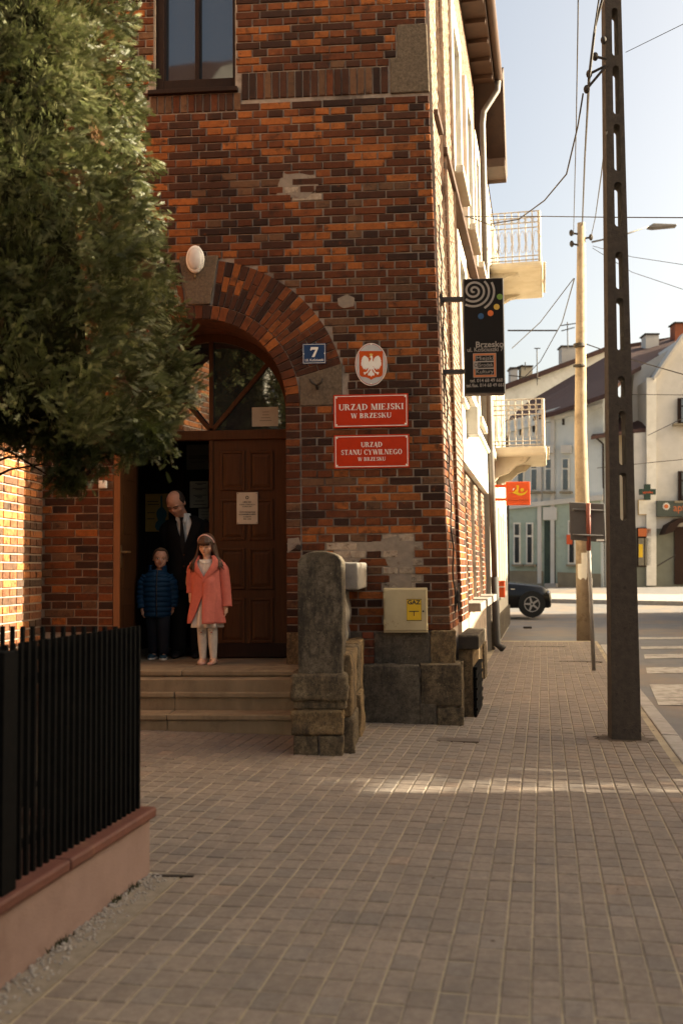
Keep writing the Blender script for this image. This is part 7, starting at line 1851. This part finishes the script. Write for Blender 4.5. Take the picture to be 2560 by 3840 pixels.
def mbald(az):
    a = abs(((az + math.pi) % (2 * math.pi)) - math.pi); return rad(23 + 42 * min(1, max(0, (a - 1.05) / 1.3)))
hair_cap(MN, MM, HM, lambda az: min(mline(az), mbald(az) - .02), M['hair_dark'], k=1.012, bald=mbald)
for s in (-1, 1):
    on_face(MN, MM, HM, [(s * .06, -.385, .06), (s * .15, -.385, .095), (s * .25, -.31, .06)], .0048, 'eyebrow', M['hair_dark']); on_face(MN, MM, HM, [(s * .075, -.365, .0), (s * .145, -.372, -.012), (s * .22, -.325, .0)], .0032, 'eyelash', M['lash'])
on_face(MN, MM, HM, [(-.09, -.365, -.255), (0, -.392, -.25), (.09, -.365, -.255)], [.002, .0042, .002], 'lips', M['lip'])
# ------------------------------------------------------------------ the boy
BY = Fig('person', floor_at(590, YW + .60), rad(6), 'small boy in a quilted blue jacket and navy sneakers beside the suited man')
HB = .208; BM = headm((.035, -.015, 1.055), rad(4), rad(10), rad(4)); b = BY.b
add_head(b, BM, HB, True)
b.tube([(.01, .0, .86), (.03, .0, .95)], [.045, .042], 12)
b.rings([[(a * math.cos(2 * math.pi * k / 18), bb * math.sin(2 * math.pi * k / 18), z) for k in range(18)] for z, a, bb in ((.48, .11, .085), (.6, .11, .085), (.75, .115, .085), (.85, .12, .08), (.9, .07, .055))])
for s, xx, yy in ((-1, -.045, .03), (1, .07, -.03)):
    b.tube([(s * .058, .0, .53), (xx, yy - .01, .29), (xx, yy + .01, .07)], [.06, .044, .03], 10); b.tube([(xx, yy + .03, .04), (xx + .01, yy - .05, .03)], [.03, .028], 10)
b.tube([(-.115, 0, .84), (-.15, .0, .66), (-.145, -.03, .5)], [.04, .034, .025], 10); add_hand(b, (-.145, -.03, .51), (.05, -.1, -1), (1, 0, 0), .10, .6, 1)
b.tube([(.115, 0, .84), (.15, .02, .66), (.15, .04, .52)], [.04, .034, .025], 10); add_hand(b, (.15, .04, .53), (0, .1, -1), (-1, 0, 0), .10, .6, -1)
BY.finish(M['skin'], .006)
def puff(z, p):
    a, d = interp([(.44, .125, .10), (.55, .135, .11), (.7, .14, .112), (.82, .145, .108), (.88, .12, .09), (.93, .075, .07)], z); k = abs(math.sin((z - .44) / .052 * math.pi)) ** .6 * .014
    return (math.sin(p) * (a + k), -math.cos(p) * (d + k), z)
BY.ch(loft(puff, lin(.44, .935, 72), lin(0, 2 * math.pi, 48)), 'jacket', M['puffer'], solid=.004)
BY.ch(MB().tube([(.012, -.118, .45), (.012, -.132, .6), (.012, -.132, .75), (.014, -.118, .86), (.016, -.085, .93)], .006, 6), 'zip', M['ink'])
BY.ch(loft(lambda z, p: (math.sin(p) * (.085 - .08 * (z - .92)), -math.cos(p) * .078 + .01 + .03 * (z - .92), z), lin(.90, .985, 6), lin(.7, 2 * math.pi - .7, 30)), 'hood', M['puffer'], solid=.016)
def psleeve(pts, seed):
    P = [Vector(p) for p in pts]; out, R = [], []
    for i in range(len(P) - 1):
        for s in range(16): out.append(P[i].lerp(P[i + 1], s / 16))
    out.append(P[-1]); n = len(out); R = [.046 + (1 - i / n) * .014 + .010 * abs(math.sin(i / n * 8 * math.pi)) for i in range(n)]
    return BY.ch(MB().tube(out, R, 16), 'sleeve', M['puffer'])
psleeve([(-.10, 0, .86), (-.15, .0, .79), (-.165, .0, .66), (-.152, -.03, .53)], 1); psleeve([(.10, 0, .86), (.15, .0, .79), (.165, .02, .66), (.155, .04, .55)], 2)
mb = MB()
for s, xx, yy in ((-1, -.045, .03), (1, .07, -.03)): mb.tube([(s * .055, .0, .54), (xx, yy - .01, .29), (xx, yy + .01, .1), (xx, yy + .01, .06)], [.082, .066, .056, .056], 14)
BY.ch(mb, 'trousers', M['dark_trouser'])
for s, xx, yy in ((-1, -.045, .03), (1, .07, -.03)):
    R = [[(xx + s * .012 * (-y * 8) + wd * math.cos(t), yy + y, .014 + (z1 - .014) * (.5 + .5 * math.sin(t))) for t in [2 * math.pi * k / 14 for k in range(14)]] for y, wd, z1 in ((.075, .022, .06), (.055, .037, .08), (.01, .038, .075), (-.04, .04, .055), (-.095, .038, .045), (-.13, .02, .03))]
    BY.ch(MB().rings(R), 'sneaker', M['sneaker'])
    mb = MB(); pts = [(xx + s * .012 * (-y * 8) + wd, yy + y, 0) for y, wd in ((.08, .02), (.055, .04), (.0, .041), (-.06, .043), (-.105, .038), (-.138, .012))] + [(xx + s * .012 * (-y * 8) - wd, yy + y, 0) for y, wd in ((-.138, .012), (-.105, .038), (-.06, .043), (.0, .041), (.055, .04), (.08, .02))]
    BY.ch(mb.prism(pts, (0, 0, .02)), 'sole', M['sole'], smooth=False, bevel=.005)
def bline(az):
    a = abs(((az + math.pi) % (2 * math.pi)) - math.pi); return rad(46) if a < .8 else rad(46 - 66 * min(1, (a - .8) / .6))
hair_cap(BY, BM, HB, bline, M['hair_fair'], k=1.05)
for s in (-1, 1):
    BY.ch(MB().ell(BM @ Vector((s * .145 * HB, -.345 * HB, -.01 * HB)), (.0125, .006, .0075), 10, 6), 'eye', M['eye_white']); BY.ch(MB().ell(BM @ Vector((s * .145 * HB + .001, -.372 * HB, -.01 * HB)), (.0062, .003, .0066), 10, 6), 'iris', M['lash'])
    on_face(BY, BM, HB, [(s * .07, -.375, .085), (s * .15, -.378, .105), (s * .235, -.315, .08)], .002, 'eyebrow', M['hair_fair']); on_face(BY, BM, HB, [(s * .08, -.375, .02), (s * .145, -.382, .035), (s * .215, -.335, .018)], .0016, 'eyelash', M['lash'])
on_face(BY, BM, HB, [(-.085, -.368, -.25), (0, -.395, -.255), (.085, -.368, -.25)], [.002, .0045, .002], 'lips', M['lip'])
